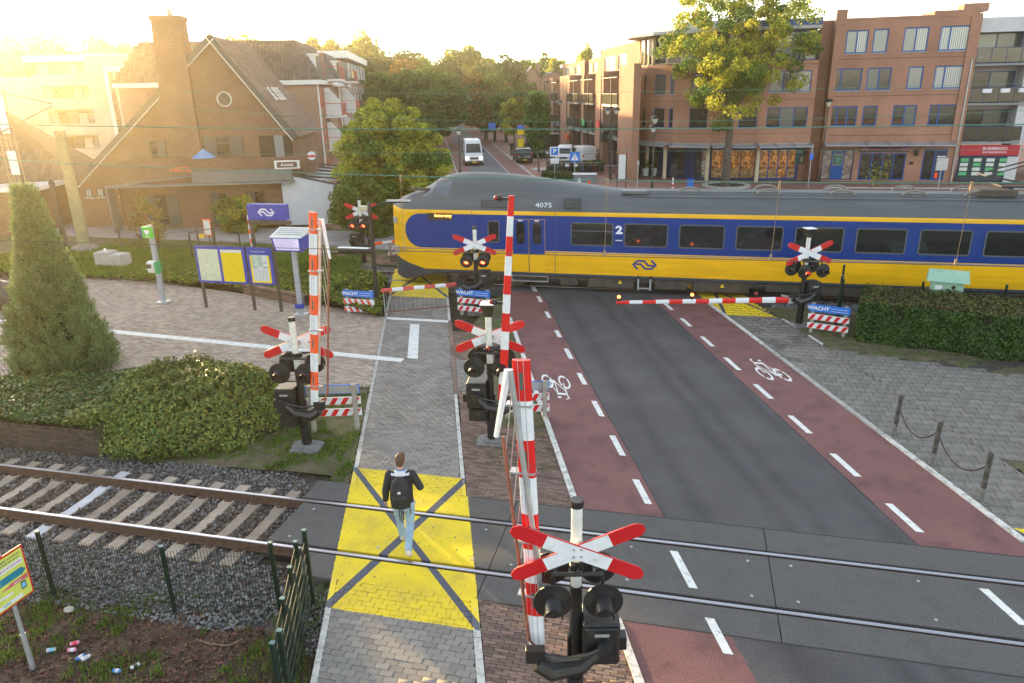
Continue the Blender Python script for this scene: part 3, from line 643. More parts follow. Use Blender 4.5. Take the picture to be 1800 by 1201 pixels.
for x in (-8.3, -4.9, 13.4, 14.6): MB().box(x, x + .02, TY - .006, TY, .78, 3.2).build('panel_seam', TFRAME, train)
ns_logo(.98, TBLUE, train, (-1.37, TY - .004, 1.22), th=.004)
MB().box(-12, 26, TY - .012, TY, 1.60, 1.63).build('trim_line', mat('trim_grey', (.2, .22, .3), .5), train)
for x0, x1, z0, z1 in ((-7.9, -6.6, 3.32, 3.62), (-4.55, -3.9, 3.3, 3.72)):
    v = MB(); v.box(x0, x1, -.01, .01, 0, z1 - z0); o = v.build('roof_grille', mat('grille_dark', (.022, .024, .028), .6), train); o.location = (0, TY + .035, z0 + .02); o.rotation_euler = (-.16, 0, 0)
    for k in range(7):
        y = (k + 1) * (z1 - z0) / 8; MB().box(x0 + .03, x1 - .03, -.022, -.01, y - .01, y + .008).build('louvre', TGREY, o)
text('4075', train, (-5.35, TY + .015, 3.46), .26, TWHITE, rot=(math.pi / 2 - .2, 0, 0), sx=1.3)
# cab side window and windscreen
w_ = MB()
c = [(-10.55, 4.02), (-9.90, 4.40), (-9.25, 4.44), (-9.2, 4.05), (-10.3, 3.98)]
def shell(x, z):      # outward y of the body side at (x, z)
    P = tsec(x); zz = [p[1] for p in P]; return TC + np.interp(z, zz, [p[0] for p in P])
for x0, x1, nm in ((-10.55, -10.03, 'windscreen'), (-9.98, -9.62, 'cab_window'), (-9.58, -9.28, 'cab_window')):
    g = MB(); K = 6; V = []; 
    for i in range(K + 1):
        x = x0 + (x1 - x0) * i / K; tp_ = tsec(x)[-1][1]; z0 = 3.72; z1 = min(tp_ - .10, 4.42)
        for j in range(5): z = z0 + (z1 - z0) * j / 4; V.append((x, shell(x, z) - .012, z))
    g.add(V, [(i * 5 + j, (i + 1) * 5 + j, (i + 1) * 5 + j + 1, i * 5 + j + 1) for i in range(K) for j in range(4)]); g.build(nm, CABGL, train, smooth=True)
for z, h in ((2.75, .26), (1.5, .3)): MB().bbox((-11.66, TY + .17, z), (.14, .1, h)).build('headlight', ALU, train)
MB().bbox((-11.98, TC, .95), (.35, .5, .3)).build('coupler', TDARK, train)
MB().bbox((-12.0, TC - .85, 1.0), (.4, .28, .28)).build('buffer', TDARK, train)
MB().bbox((-10.7, TY + .7, 3.95), (.9, .12, .1)).build('mirror', TDARK, train)
# underframe
fr = MB(); fr.box(-9.8, 26, TY + .12, TC + 1.38, .5, .78); fr.build('underframe', TDARK, train)
wm = MB()
def wheel(x, y):
    w = MB(); w.tube([(x, y, .46), (x, y + .13, .46)], .46, 24); w.tube([(x, y - .02, .46), (x, y, .46)], .14, 12); return w
for bx in (-7.9, 11.9):
    bo = MB(); bo.bbox((bx, TY + .35, .52), (3.2, .16, .3)); bo.bbox((bx, TY + .3, .75), (1.0, .3, .3))
    for s in (-1.28, 1.28): bo.bbox((bx + s, TY + .32, .46), (.34, .3, .34))
    for s in (-.6, .6): bo.tube([(bx + s, TY + .28, .35), (bx + s, TY + .28, .75)], .12, 10)
    bg = bo.build('bogie', TDARK, train)
    for s in (-1.28, 1.28):
        for y in (28.47, 29.97): wheel(bx + s, y).build('wheel', mat('wheel_steel', (.16, .13, .11), .5, metal=.5, var=.2), bg)
for x0, x1, z0 in ((-4.7, -4.0, .25), (-3.6, -1.75, .2), (-.95, .3, .22), (.5, 2.6, .2), (3.2, 4.4, .3), (5.0, 7.0, .22), (7.6, 9.2, .26), (14.5, 17, .2)):
    MB().bbox(((x0 + x1) / 2, TY + .35, (z0 + .72) / 2), (x1 - x0, .55, .72 - z0)).build('equipment_box', TDARK, train)
YW = mat('warning_yellow', (.8, .5, .03), .5)
for x in (-2.3, 1.6): MB().prism([(-.09, -.07), (.09, -.07), (0, .09)], 0, .004, M=XZ).build('warning_triangle', YW, train).location = (x, TY + .07, .48)
st = MB(); st.box(-6.7, -5.2, TY - .05, TY + .3, .38, .42); st.box(-6.7, -5.2, TY - .02, TY + .3, .60, .63)
for x in (-6.7, -5.22): st.box(x, x + .03, TY, TY + .05, .38, .8)
st.build('door_step', ALU, train)
s2 = MB(); s2.box(-1.55, -1.15, TY - .02, TY + .1, .25, .30); s2.box(-1.62, -1.55, TY, TY + .05, .2, .78); s2.box(-1.15, -1.08, TY, TY + .05, .2, .78); s2.build('foot_step', ALU, train)
# roof ribs, arches, pantograph
rb = MB(); 
for y, z in ((28.2, 3.80), (28.5, 3.88), (28.75, 3.905)): rb.box(-2, 26, y - .02, y + .02, z, z + .035)
rb.build('roof_rib', TGREY, train)
MB().bbox((-1.9, 28.6, 3.93), (1.0, .7, .12)).build('roof_hatch', TGREY, train)
TAN = mat('roof_hood_paint', (.22, .20, .17), .6, var=.1)
for i, x in enumerate((.2, 3.05, 5.6, 8.0, 10.0)):
    for y in ((28.55, 29.9) if i else (28.9,)):
        a = MB(); a.tube([(x + .42 * math.cos(t), y, 3.86 + .20 * math.sin(t)) for t in np.linspace(0, math.pi, 9)], .045, 6); a.build('roof_arch', TAN, train)
MB().bbox((10.6, 29.0, 4.02), (1.2, 1.2, .22)).build('roof_equipment_box', TDARK, train)
pg = MB(); BK = mat('pantograph_black', (.04, .04, .042), .5)
for s in (-.5, .5):
    pg.tube([(12.2, TC + s, 4.15), (10.3, TC + s * .8, 4.55), (12.4, TC + s * .5, 5.22)], .035, 6)
    pg.tube([(11.1, TC + s, 4.0), (11.1, TC + s, 4.2)], .07, 8); pg.tube([(13.2, TC + s, 4.0), (13.2, TC + s, 4.2)], .07, 8)
pg.tube([(10.8, TC - .55, 4.2), (13.5, TC - .55, 4.2)], .04, 6); pg.tube([(10.8, TC + .55, 4.2), (13.5, TC + .55, 4.2)], .04, 6)
pg.tube([(10.3, TC - .45, 4.55), (10.3, TC + .45, 4.55)], .035, 6); pg.tube([(10.8, TC - .55, 4.2), (10.8, TC + .55, 4.2)], .04, 6)
pg.tube([(12.25, TC - .85, 5.15), (12.25, TC - .6, 5.24), (12.25, TC + .6, 5.24), (12.25, TC + .85, 5.15)], .03, 6)
pg.tube([(12.5, TC - .85, 5.15), (12.5, TC - .6, 5.24), (12.5, TC + .6, 5.24), (12.5, TC + .85, 5.15)], .03, 6)
pg.build('pantograph', BK, train)
# ---------------------------------------------------------------- overhead wires
WG = mat('wire_verdigris', (.10, .24, .18), .6, var=.1); WD = mat('wire_dark', (.10, .085, .08), .6); WB = mat('dropper_bronze', (.28, .19, .11), .5)
def wire(name, y, pts, r, m, label):
    xs_ = np.linspace(-60, 40, 60); zs_ = [np.interp(x, [p[0] for p in pts], [p[1] for p in pts]) if len(pts) < 4 else np.polyval(np.polyfit([p[0] for p in pts], [p[1] for p in pts], 2), x) for x in xs_]
    zs_ = [min(z, 8.5) for z in zs_]
    w = MB(); w.tube([(x, y, z) for x, z in zip(xs_, zs_)], r * .68, 5, caps=False); return w.build(name, m, None, label=label, cat='wire')
q2 = [(-11.78, 6.74), (-9.44, 6.66), (-4.7, 6.51), (-1.16, 6.45), (1.48, 6.45), (4.22, 6.46)]
cat_z = lambda x: float(np.polyval(np.polyfit([p[0] for p in q2], [p[1] for p in q2], 2), x))
cont_z = lambda x: float(np.interp(x, [-12.24, 4.42], [5.29, 5.37]))
wire('contact_wire', 10.6, [(-12.24, 5.29), (4.42, 5.37)], .010, WD, 'dark straight contact wire over the near railway track')
cw = wire('catenary_wire', 10.6, q2, .011, WG, 'green sagging carrier wire above the near railway track')
for x in (-4.35, -1.1, 2.46, 3.9 + .0):
    pass
def dropper(px, py):
    a = atn(px, py, 10.6); x = a[0]; d = MB(); d.tube([(x, 10.6, cat_z(x)), (x - .02, 10.6, cont_z(x) + .03)], .004, 5)
    d.tube([(x, 10.6, cat_z(x) - .09), (x, 10.6, cat_z(x) + .02)], .018, 6); d.tube([(x - .02, 10.6, cont_z(x)), (x - .02, 10.6, cont_z(x) + .08)], .018, 6)
    return d.build('wire_dropper', WB, cw)
for p in ((704, 312), (1068, 318), (1371, 321), (1709, 322)): dropper(*p)
wire('feeder_wire', 10.0, [(-11.6 * .943, 7.36), (-8.21 * .943, 7.28), (-5.2 * .943, 7.23), (-2.5 * .943, 7.21), (1.4 * .943, 7.2), (4.08 * .943, 7.21)], .010, WG, 'green wire just under the skyline, running above the near track')
wire('catenary_wire', 29.3, [(-22.45, 7.31), (-15.31, 6.88), (-4.59, 6.55), (3.83, 6.48), (11.16, 6.74)], .012, WG, 'thin green carrier wire above the passing train')
wire('contact_wire', 29.3, [(-22.86, 5.27), (-11.83, 5.33), (1.92, 5.41)], .010, WG, 'thin green contact wire just above the roof of the train')
wire('feeder_wire', 31.0, [(-33, 8.35), (-20.5, 7.93), (-12.3, 7.72), (-2.6, 7.55), (4, 7.53), (11.6, 7.64)], .012, WG, 'topmost thin wire crossing in front of the upper storeys')
# ---------------------------------------------------------------- crossing signals, booms, boards
BLACK = mat('signal_black', (.018, .018, .019), .38, var=.15, vs=5, spec=.5, dirt=((.075, .068, .055), 5, .45, .54))
POLEW = mat('pole_white', (.68, .70, .66), .55, var=.08, vs=6, dirt=((.45, .46, .38), 7, .5))
RED = mat('sign_red', (.55, .012, .018), .38, var=.05); SWHITE = mat('sign_white', (.74, .76, .80), .4, var=.05, vs=8, dirt=((.42, .42, .40), 9, .5, .56))
ORR = mat('reflective_orange', (.95, .10, .012), .4, var=.03); BRED = mat('boom_red', (.68, .014, .014), .4, var=.06, dirt=((.38, .05, .04), 7, .5, .55))
LENS = mat('lamp_lens_dark', (.09, .008, .008), .2, var=0); LIT = mat('lamp_lit', (1, .06, .02), .3, var=0, emit=3.2); LITO = mat('lamp_lit_orange', (1, .18, .03), .3, var=0, emit=3)
SLOT = mat('boom_slot', (.05, .13, .11), .4); GALV = mat('galvanised', (.46, .47, .48), .45, metal=.5, var=.15, vs=6); RUSTP = mat('rust_red_bar', (.22, .075, .045), .7, var=.25, vs=9)
BLUE = mat('sign_blue', (.02, .16, .62), .4, var=.04); CPOST = mat('concrete_post', (.33, .31, .27), .9, var=.2, vs=6, bump=.3)
CONCB = mat('foot_concrete', (.2, .195, .19), .9, var=.3, vs=8, bump=.4, bs=30)
def half_tube(mb, c, r, L, dirv, n=9, mi=0, drop=.35):
    """hood over a lamp: the upper half of a tube"""
    c = Vector(c); d = Vector(dirv).normalized(); s = Vector((0, 0, 1)).cross(d).normalized(); u = Vector((0, 0, 1))
    V = []
    for j, (t, k) in enumerate(((0, 1), (1, .95))):
        for i in range(n): a = math.pi * (i / (n - 1)) * 1.3 - .15 * math.pi; V.append(c + d * L * t * (1 if True else 0) + (s * math.cos(a) + u * math.sin(a)) * r * k - u * (.02 * j))
    for j, (t, k) in enumerate(((0, .93), (1, .88))):
        for i in range(n): a = math.pi * (i / (n - 1)) * 1.3 - .15 * math.pi; V.append(c + d * L * t + (s * math.cos(a) + u * math.sin(a)) * r * k - u * (.02 * j))
    f = [(i, i + 1, n + i + 1, n + i) for i in range(n - 1)] + [(2 * n + i + 1, 2 * n + i, 3 * n + i, 3 * n + i + 1) for i in range(n - 1)] + [(n + i, n + i + 1, 3 * n + i + 1, 3 * n + i) for i in range(n - 1)]
    mb.add(V, f, mi)
def lamp(parent, x, y, z, s, lit=None, nm='warning_lamp', r=.235):
    """round black backing disc with hood and lens; s = -1 looks towards -y"""
    m = MB(); n = 28; v = [(x, y + s * .012, z)]
    for k, (q, dy) in enumerate(((r, 0), (r, s * .02), (r * .4, s * .03))): v += [(x + q * math.cos(2 * math.pi * i / n), y + dy, z + q * math.sin(2 * math.pi * i / n)) for i in range(n)]
    f = [tuple(range(1, n + 1))] + [(1 + k * n + i, 1 + k * n + (i + 1) % n, 1 + (k + 1) * n + (i + 1) % n, 1 + (k + 1) * n + i) for k in range(2) for i in range(n)] + [tuple(range(2 * n + 1, 3 * n + 1))]
    m.add(v, f); m.tube([(x, y - s * .14, z), (x, y, z)], [.08, .11], 12)
    m.tube([(x, y - s * .1, z), (x, y - s * .1, z + .27), ], .022, 8)
    o = m.build(nm, BLACK, parent)
    h = MB(); half_tube(h, (x, y + s * .02, z), .115, .22, (0, s, -.12)); h.build('hood', BLACK, o, smooth=True)
    l = MB(); l.sphere((x, y + s * .02, z), .10, 14, 8, sc=(1, .4, 1)); l.build('lens', LIT if lit else LENS, o, smooth=True); return o
def cross(parent, z, y, front, L=.85, w=.088):
    for k, a in enumerate((rad(23), rad(-23))):
        m = MB(); yy = y + front * (.012 * (k + 1))
        R = Matrix.Translation((0, yy, z)) @ Matrix.Rotation(-a, 4, 'Y')
        for s in (-1, 1):
            m.prism([(s * .42, -w), (s * (L - .07), -w), (s * L, -w * .45), (s * L, w * .45), (s * (L - .07), w), (s * .42, w)][::s], -.008, .008, 1, M=R @ Matrix(((1, 0, 0, 0), (0, 0, -1, 0), (0, 1, 0, 0), (0, 0, 0, 1))))
        m.prism([(-.42, -w), (.42, -w), (.42, w), (-.42, w)], -.008, .008, 0, M=R @ Matrix(((1, 0, 0, 0), (0, 0, -1, 0), (0, 1, 0, 0), (0, 0, 0, 1))))
        m.prism([(-.75, w), (.75, w), (.75, w + .008), (-.75, w + .008)], -.012, .012, 2, M=R @ Matrix(((1, 0, 0, 0), (0, 0, -1, 0), (0, 1, 0, 0), (0, 0, 0, 1))))
        o = m.build('cross_blade', [SWHITE, RED, RED], parent)
    b = MB()
    for sx in (-.045, .045):
        for sz in (-.05, .05): b.tube([(sx, y + front * .03, z + sz), (sx, y + front * .045, z + sz)], .014, 8)
    b.box(-.1, .1, min(y - front * .05, y), max(y - front * .05, y), z - .04, z + .04)
    b.build('clamp', GALV, parent)
def signal(base, yaw, label, top=3.15, crossf=-1, litf=(0, 0), litb=(0, 0), rear=True, mech=1, box2=False, lampx=.29, lampc=0., boomdir=-1, cap='flat', foot=.3, lamp_front=True):
    t = thing('crossing_signal', label, 'crossing signal', base, yaw, 'flashing signals of the level crossing')
    p = MB(); p.tube([(0, 0, -.12), (0, 0, 1.95)], .078, 16); p.tube([(0, 0, 0), (0, 0, .55)], .10, 16)
    for q in (-.09, .09): p.box(q - .012, q + .012, -.05, .05, .1, 1.2)
    p.build('lower_pole', BLACK, t, smooth=True)
    p = MB(); p.tube([(0, 0, 1.8), (0, 0, top - .06)], .068, 16); p.tube([(0, 0, 2.55), (0, 0, 2.59)], .075, 16); p.build('upper_pole', POLEW, t, smooth=True)
    if cap == 'flat': MB().tube([(0, 0, top - .09), (0, 0, top)], .08, 16).build('pole_cap', BLACK, t, smooth=True)
    else:
        c = MB(); c.prism([(-.09, -.09), (.09, -.09), (.09, .09), (-.09, .09)], top - .28, top - .2); c.add([(-.1, -.1, top - .22), (.1, -.1, top - .22), (.1, .1, top - .22), (-.1, .1, top - .22), (-.16, -.16, top), (.16, -.16, top), (.16, .16, top), (-.16, .16, top)], [(0, 3, 2, 1), (0, 1, 5, 4), (1, 2, 6, 5), (2, 3, 7, 6), (3, 0, 4, 7)])
        bl = c.build('bell_housing', BLACK, t); MB().box(-.165, .165, -.165, .165, top + .001, top + .02).build('bell_lid', SWHITE, bl)
    cross(t, 2.52, crossf * .13, crossf)
    zl = 1.95
    for fr in ((-1, 1) if rear else (-1,)):
        a = MB(); y = fr * .20
        a.tube([(-lampx + lampc, y, zl + .24), (-lampx + lampc, y, zl + .30), (lampx + lampc, y, zl + .30), (lampx + lampc, y, zl + .24)], .028, 8); a.tube([(0, 0, zl + .30), (0, y, zl + .30)], .03, 8)
        a.build('lamp_bracket', BLACK, t, smooth=True)
        for k, s in enumerate((-1, 1)):
            lit = (litf if fr < 0 else litb)[k]; lamp(t, s * lampx + lampc, y + fr * .10, zl + (0 if fr < 0 else .02), fr, lit)
    c = MB(); c.tube([(0, 0, 2.2), (0, 0, 2.32)], .095, 14)
    for q in (0, 2.1, 4.2): c.bbox((.1 * math.cos(q), .1 * math.sin(q), 2.27), (.07, .07, .09))
    c.build('pole_collar', BLACK, t)
    MB().tube([(0, 0, 1.80), (0, 0, 1.92)], .0705, 12).build('yellow_label', mat('label_yellow', (.75, .70, .04), .5), t)
    if mech:
        m = MB(); x = mech * .30; m.bbox((x, 0, 1.22), (.46, .46, .62), bev=.025); m.bbox((x, -.245, 1.22), (.40, .04, .54), bev=.012); m.bbox((x + mech * .28, 0, 1.1), (.12, .16, .2), bev=.01); bx = m.build('barrier_machine', BLACK, t)
        MB().box(x - .09, x + .09, -.272, -.266, 1.38, 1.42).build('type_plate', GALV, bx)
        for k in range(4): MB().tube([(x - .18 + .12 * k, -.27, .97), (x - .18 + .12 * k, -.262, .97)], .014, 6).build('bolt', BLACK, bx)
        a = MB(); s = boomdir; pts = [(mech * .32, -.32, 1.25), (mech * .05, -.34, 1.02), (s * .32, -.34, .95), (s * .50, -.34, 1.08)]
        a.tube([Vector(q) for q in pts], [.05, .10, .13, .11], 8); a.tube([(mech * .32, -.25, 1.25), (mech * .32, -.40, 1.25)], .085, 14); a.bbox((s * .52, -.34, 1.2), (.24, .12, .2), bev=.01)
        ca = MB(); ca.tube([(mech * .30, -.36, 1.30), (mech * .12, -.40, 1.24), (s * .12, -.38, 1.17), (s * .4, -.36, 1.2)], .022, 6); 
        ar = a.build('boom_arm', BLACK, t, smooth=True); ca.build('cable', BLACK, ar, smooth=True)
        if box2: MB().bbox((mech * .30, 0, .72), (.40, .36, .30), bev=.015).build('lower_box', BLACK, t)
    f = MB(); f.prism([(-.34, -.26), (.3, -.3), (.36, .2), (-.1, .32), (-.36, .2)], -.12, .03); f.prism([(-.16, -.16), (.16, -.16), (.16, .16), (-.16, .16)], .03, .08); f.build('foot', CONCB if foot < .5 else BLACK, t)
    return t
def boom(label, A, B, w0, w1, nseg, m_red, yoff=0., lamps=(), slots=True, group='barrier booms of the crossing', taper=False, cap=True, name='barrier_boom', rev=False):
    """striped boom from root A to tip B with D-shaped section, w0 at root, w1 at tip"""
    A, B = Vector(A), Vector(B); L = (B - A).length; t = thing(name, label, 'barrier boom', A, 0, group)
    d = (B - A).normalized(); side = Vector((0, 0, 1)) if abs(d.z) < .6 else Vector((1, 0, 0)); side = (side - d * side.dot(d)).normalized(); fr = d.cross(side).normalized()
    if fr.y > 0: fr = -fr
    R = Matrix.Identity(4)
    def sec(s):
        w = w0 + (w1 - w0) * s; c = d * L * s; o = []
        for i in range(7): a = math.pi * i / 6; o.append(c + side * math.cos(a) * w / 2 + fr * (math.sin(a) * w * .16 + .02))
        o += [c - side * w / 2 - fr * .02, c + side * w / 2 - fr * .02]; return o
    for k in range(nseg):
        a, b = sec(k / nseg), sec((k + 1) / nseg); n = len(a); m = MB(); m.add(a + b, [(i, (i + 1) % n, n + (i + 1) % n, n + i) for i in range(n)] + [tuple(range(n))[::-1], tuple(range(n, 2 * n))])
        red = ((nseg - 1 - k) % 2 == 0); o = m.build('red_band' if red else 'white_band', m_red if red else SWHITE, t)
        if slots and red:
            s0, s1 = (k + .28) / nseg, (k + .72) / nseg; w = w0 * .08; c0, c1 = d * L * s0 + fr * (w0 * .16 + .021), d * L * s1 + fr * (w0 * .16 + .021)
            MB().add([c0 + side * w, c0 - side * w, c1 - side * w, c1 + side * w], [(0, 1, 2, 3)]).build('slot', SLOT, o)
        if slots:
            for sg in (-.16, .16):
                e0, e1 = d * L * k / nseg + side * w0 * sg + fr * (w0 * .16 + .018), d * L * (k + 1) / nseg + side * w0 * sg + fr * (w0 * .16 + .018)
                MB().tube([e0, e1], .004, 4).build('seam', GALV, o)
    for (s, off, lit) in lamps:
        c = d * L * s + side * off; q = MB(); q.bbox(c if abs(off) < .15 else d * L * s + side * off * .55, (.06, .05, .05) if abs(off) < .15 else (abs(off) * 1.0, .05, .05)); q.tube([c + side * .02 * (1 if off > 0 else -1), c + side * .10 * (1 if off > 0 else -1)], .062, 10); lo = q.build('boom_lamp', BLACK, t)
        MB().sphere(c + side * (.13 if off > 0 else -.13), .055, 10, 8).build('lens', LITO if lit else mat('lens_red', (.35, .02, .015), .25), lo, smooth=True)
    t['_L'] = L; return t, d, side, fr, L
sY = rad(13)
near_n = 7.33
S1 = signal((-1.03, near_n, 0), sY, 'nearest crossing signal at the bottom edge, its cross in front of two hooded lamps', mech=1, boomdir=-1, lampx=.30)
S2 = signal((-8.2, 13.45, 0), rad(10), 'crossing signal on the grass left of the grey footpath, beside the orange striped boom', crossf=1, mech=-1, box2=True, boomdir=1, lampx=.30)
S3 = signal((-4.05, 14.55, 0), rad(8), 'crossing signal with flared black top between the footpath and the cycle lane', top=3.33, crossf=1, mech=-1, box2=True, boomdir=1, cap='bell', lampx=.31)
S4 = signal((-7.3, 24.75, -.02), rad(10), 'crossing signal with both red lamps lit in front of the train door', litf=(1, 1), mech=1, boomdir=-1, lampx=.30)
S5 = signal((4.02, 24.81, 0), rad(22), 'crossing signal by the clipped hedge, one red lamp lit and flared black top', top=3.30, litf=(1, 0), mech=1, cap='bell', boomdir=-1, lampx=.32, lampc=.12)
MB()
lamp(S5, -.55, -.12, 2.02, 1, None)
S6 = signal((-14.75, 31.2, 0), rad(5), 'far crossing signal with orange lit lamps left of the train nose', crossf=1, litf=(1, 1), mech=-1, boomdir=1, lampx=.27)
# near raised boom with its folded skirt
t, d, sd_, fr, L = boom('nearest raised boom, wide and red and white, standing up behind the nearest signal', (-1.50, 7.2, 1.05), atn(916, 632, 7.22), .20, .20, 8, BRED)
def skirt(label, tube, arm, rail, rods, m1=GALV, m2=RUSTP):
    k = thing('boom_skirt', label, 'barrier skirt', tube[0], 0, 'hanging skirts of the booms'); o = Vector(tube[0])
    MB().tube([Vector(p) - o for p in tube], .034, 8).build('support_tube', m1, k, smooth=True)
    if arm: MB().tube([Vector(p) - o for p in arm], [.045, .03], 4).build('link_arm', SWHITE, k)
    MB().tube([Vector(p) - o for p in rail], .022, 4).build('lower_rail', m2, k)
    for a, b in rods: MB().tube([Vector(a) - o, Vector(b) - o], .007, 5).build('rod', GALV, k)
    return k
P_ = lambda x, y, n: Vector(atn(x, y, n))
nn = 7.15
rods = [(P_(899 + 44 * q, 690 + 240 * q, nn), P_(884 + 40 * q + 5, 800 + 270 * q, nn + .1)) for q in np.linspace(0, 1, 7)]
skirt('folded grey and rust red skirt hanging beside the nearest raised boom', [P_(897, 650, nn), P_(918, 800, nn), P_(945, 990, nn), P_(950, 1040, nn)], [P_(893, 650, nn), P_(872, 768, nn)], [P_(884, 768, nn), P_(905, 930, nn), P_(930, 1125, nn), P_(978, 1172, nn)], rods)
for q in (.14, .36, .60, .80):
    c = Vector((0, 0, 0)) + d * L * (1 - q); m = MB(); m.box(c.x - .20, c.x + .10, c.y - .06, c.y + .06, c.z - .012, c.z + .012); m.build('boom_strap', GALV, t)
# left orange boom
t, d, sd_, fr, L = boom('raised orange and white boom on the left, above the signal beside the ivy bed', (-7.75, 13.2, 1.15), atn(550, 373, 13.2), .165, .165, 10, ORR)
for q in (.12, .42, .72, .92):
    c = d * L * q; m = MB(); m.box(c.x - .1, c.x + .2, c.y - .06, c.y + .06, c.z - .012, c.z + .012); m.build('boom_strap', GALV, t)
n2 = 13.45; rods = [(P_(567 + 2 * q, 400 + 240 * q, n2), P_(577, 470 + 220 * q, n2)) for q in np.linspace(0, 1, 8)]
skirt('folded skirt of white tube and rust red bar right of the orange boom', [P_(562, 385, n2), P_(562, 500, n2), P_(561, 640, n2)], [P_(566, 385, n2), P_(580, 455, n2)], [P_(578, 452, n2), P_(577, 560, n2), P_(576, 690, n2), P_(555, 735, n2)], rods)
# middle boom, tall and thin
t, d, sd_, fr, L = boom('raised red and white boom in the middle, its tip reaching the train roof', (-3.72, 14.3, 1.15), atn(899, 344, 14.3), .20, .115, 11, BRED, slots=False, lamps=((.985, -.18, 0), (.50, -.20, 0), (.265, -.22, 0)))
# lowered booms
t, d, sd_, fr, L = boom('lowered short boom over the footpath in front of the train, between two warning boards', at(802, 500, .98), at(670, 511, .98), .13, .13, 7, BRED, slots=True)
sk = []; A_, B_ = Vector(at(790, 502, .9)), Vector(at(674, 512, .9))
for i in range(14): q = (i + .5) / 14; p = A_.lerp(B_, q); sk.append((p, p - Vector((0, 0, .78))))
b0, b1 = A_ - Vector((0, 0, .8)), B_ - Vector((0, 0, .8))
skirt('grey hanging skirt with rust bar under the lowered footpath boom', [A_, B_, b1 + Vector((.0, 0, -.1))], None, [b0, b1], sk)
t, d, sd_, fr, L = boom('long lowered red and white boom across the road, tip with glowing orange lamp', at(1386, 527, 1.02), at(1083, 532, 1.02), .20, .10, 13, BRED, slots=False, lamps=((.985, .06, 1), (.56, .09, 1), (.19, .10, 0)))
m = MB(); c = Vector((0, 0, 0)); m.add([(0, -.02, -.14), (.42, -.02, -.10), (.42, -.02, .05), (0, -.02, .14), (0, .04, -.14), (.42, .04, -.10), (.42, .04, .05), (0, .04, .14)], [(0, 1, 2, 3), (7, 6, 5, 4), (0, 4, 5, 1), (3, 2, 6, 7), (1, 5, 6, 2)])
m.add([(-.25, -.06, .13), (.35, -.06, .03), (.37, .12, .05), (-.23, .12, .16)], [(0, 1, 2, 3)]); m.build('boom_bracket', GALV, t, rot=(0, 0, .3))
t, d, sd_, fr, L = boom('far lowered boom on the other side of the rails, left of the train nose', at(655, 429, 1.1), (-10.9, 33.6, 1.1), .13, .12, 9, ORR, slots=False)
# WACHT boards
BR_ = mat('board_red', (.78, .05, .015), .45, var=.04)
def board(A, B, label, front=True, red=BR_, zt=.95, post=CPOST):
    A, B = Vector(A), Vector(B); w = (B - A).length; yaw = math.atan2(B.y - A.y, B.x - A.x); t = thing('warning_board', label, 'warning board', ((A.x + B.x) / 2, (A.y + B.y) / 2, 0), yaw, 'warning boards beside the barriers')
    for s in (-1, 1): MB().box(s * w * .40 - .05, s * w * .40 + .05, .03, .13, -.1, zt + .03).build('post', post, t)
    f = -1 if front else 1; y0 = -.0 if front else .13
    y0, y1 = (.0, .03) if front else (.13, .16)
    pl = MB(); pl.bbox((0, (y0 + y1) / 2, zt - .12), (w, .03, .24), bev=.006); o = pl.build('title_plate', BLUE, t)
    if front:
        text('WACHT', o, (-w * .265, -.004, zt - .12), w * .135, SWHITE, bold=.006, sx=1.05)
        text('tot het rode licht gedoofd is', o, (w * .24, -.004, zt - .085), w * .036, SWHITE, bold=.0008); text('er kan nog een trein komen', o, (w * .24, -.004, zt - .165), w * .036, SWHITE, bold=.0008)
    else: MB().box(-w / 2 + .02, w / 2 - .02, .128, .1295, zt - .22, zt - .02).build('plate_back', mat('plate_grey', (.42, .43, .45), .5, metal=.3, var=.1), o)
    for k, z in enumerate((zt - .42, zt - .72)):
        p = MB(); p.bbox((0, (y0 + y1) / 2, z), (w, .03, .19), bev=.005); q = p.build('striped_plank', SWHITE, t); n = 5; st = w / n
        for i in range(n):
            x0 = -w / 2 + i * st; sl = st * .42 * (1 if (red is not BR_ or not front) else -1); yy = (y0 - .002) if front else (y1 + .002); zz = .088
            yy2 = y0 - .003
            pts = [(x0 + .02, z - zz), (x0 + .02 + st * .48, z - zz), (x0 + .02 + st * .48 + sl, z + zz), (x0 + .02 + sl, z + zz)]
            pts = [(min(max(a, -w / 2 + .003), w / 2 - .003), b) for a, b in pts]
            MB().add([(a, yy2, b) for a, b in pts], [(0, 1, 2, 3)]).build('red_stripe', red, q)
    return t
R2 = mat('board_dark_red', (.62, .015, .02), .4, var=.04)
board(at(602, 510, .9), at(656, 513, .9), 'WACHT board with orange stripes left of the footpath, under the black lamp post', zt=.9)
board(at(803, 508, .9), at(861, 513, .9), 'WACHT board with red stripes right of the lowered footpath boom', red=R2, zt=.9)
b5 = board(at(1423, 534, .97), at(1496, 543, .97), 'WACHT board with red stripes in front of the clipped hedge end', red=R2, zt=.97)
board((-8.55, 14.15, 0), (-7.3, 14.5, 0), 'back of a warning board on concrete posts beside the left signal', front=False, red=R2, zt=1.15)
board((-4.1, 15.7, 0), (-2.95, 16.0, 0), 'back of a warning board half hidden behind the middle signal and raised boom', front=False, red=R2, zt=.95)
board((-13.95, 32.2, 0), (-12.75, 32.6, 0), 'distant warning board on the far grass, left of the train nose', front=False, red=BR_, zt=1.0)
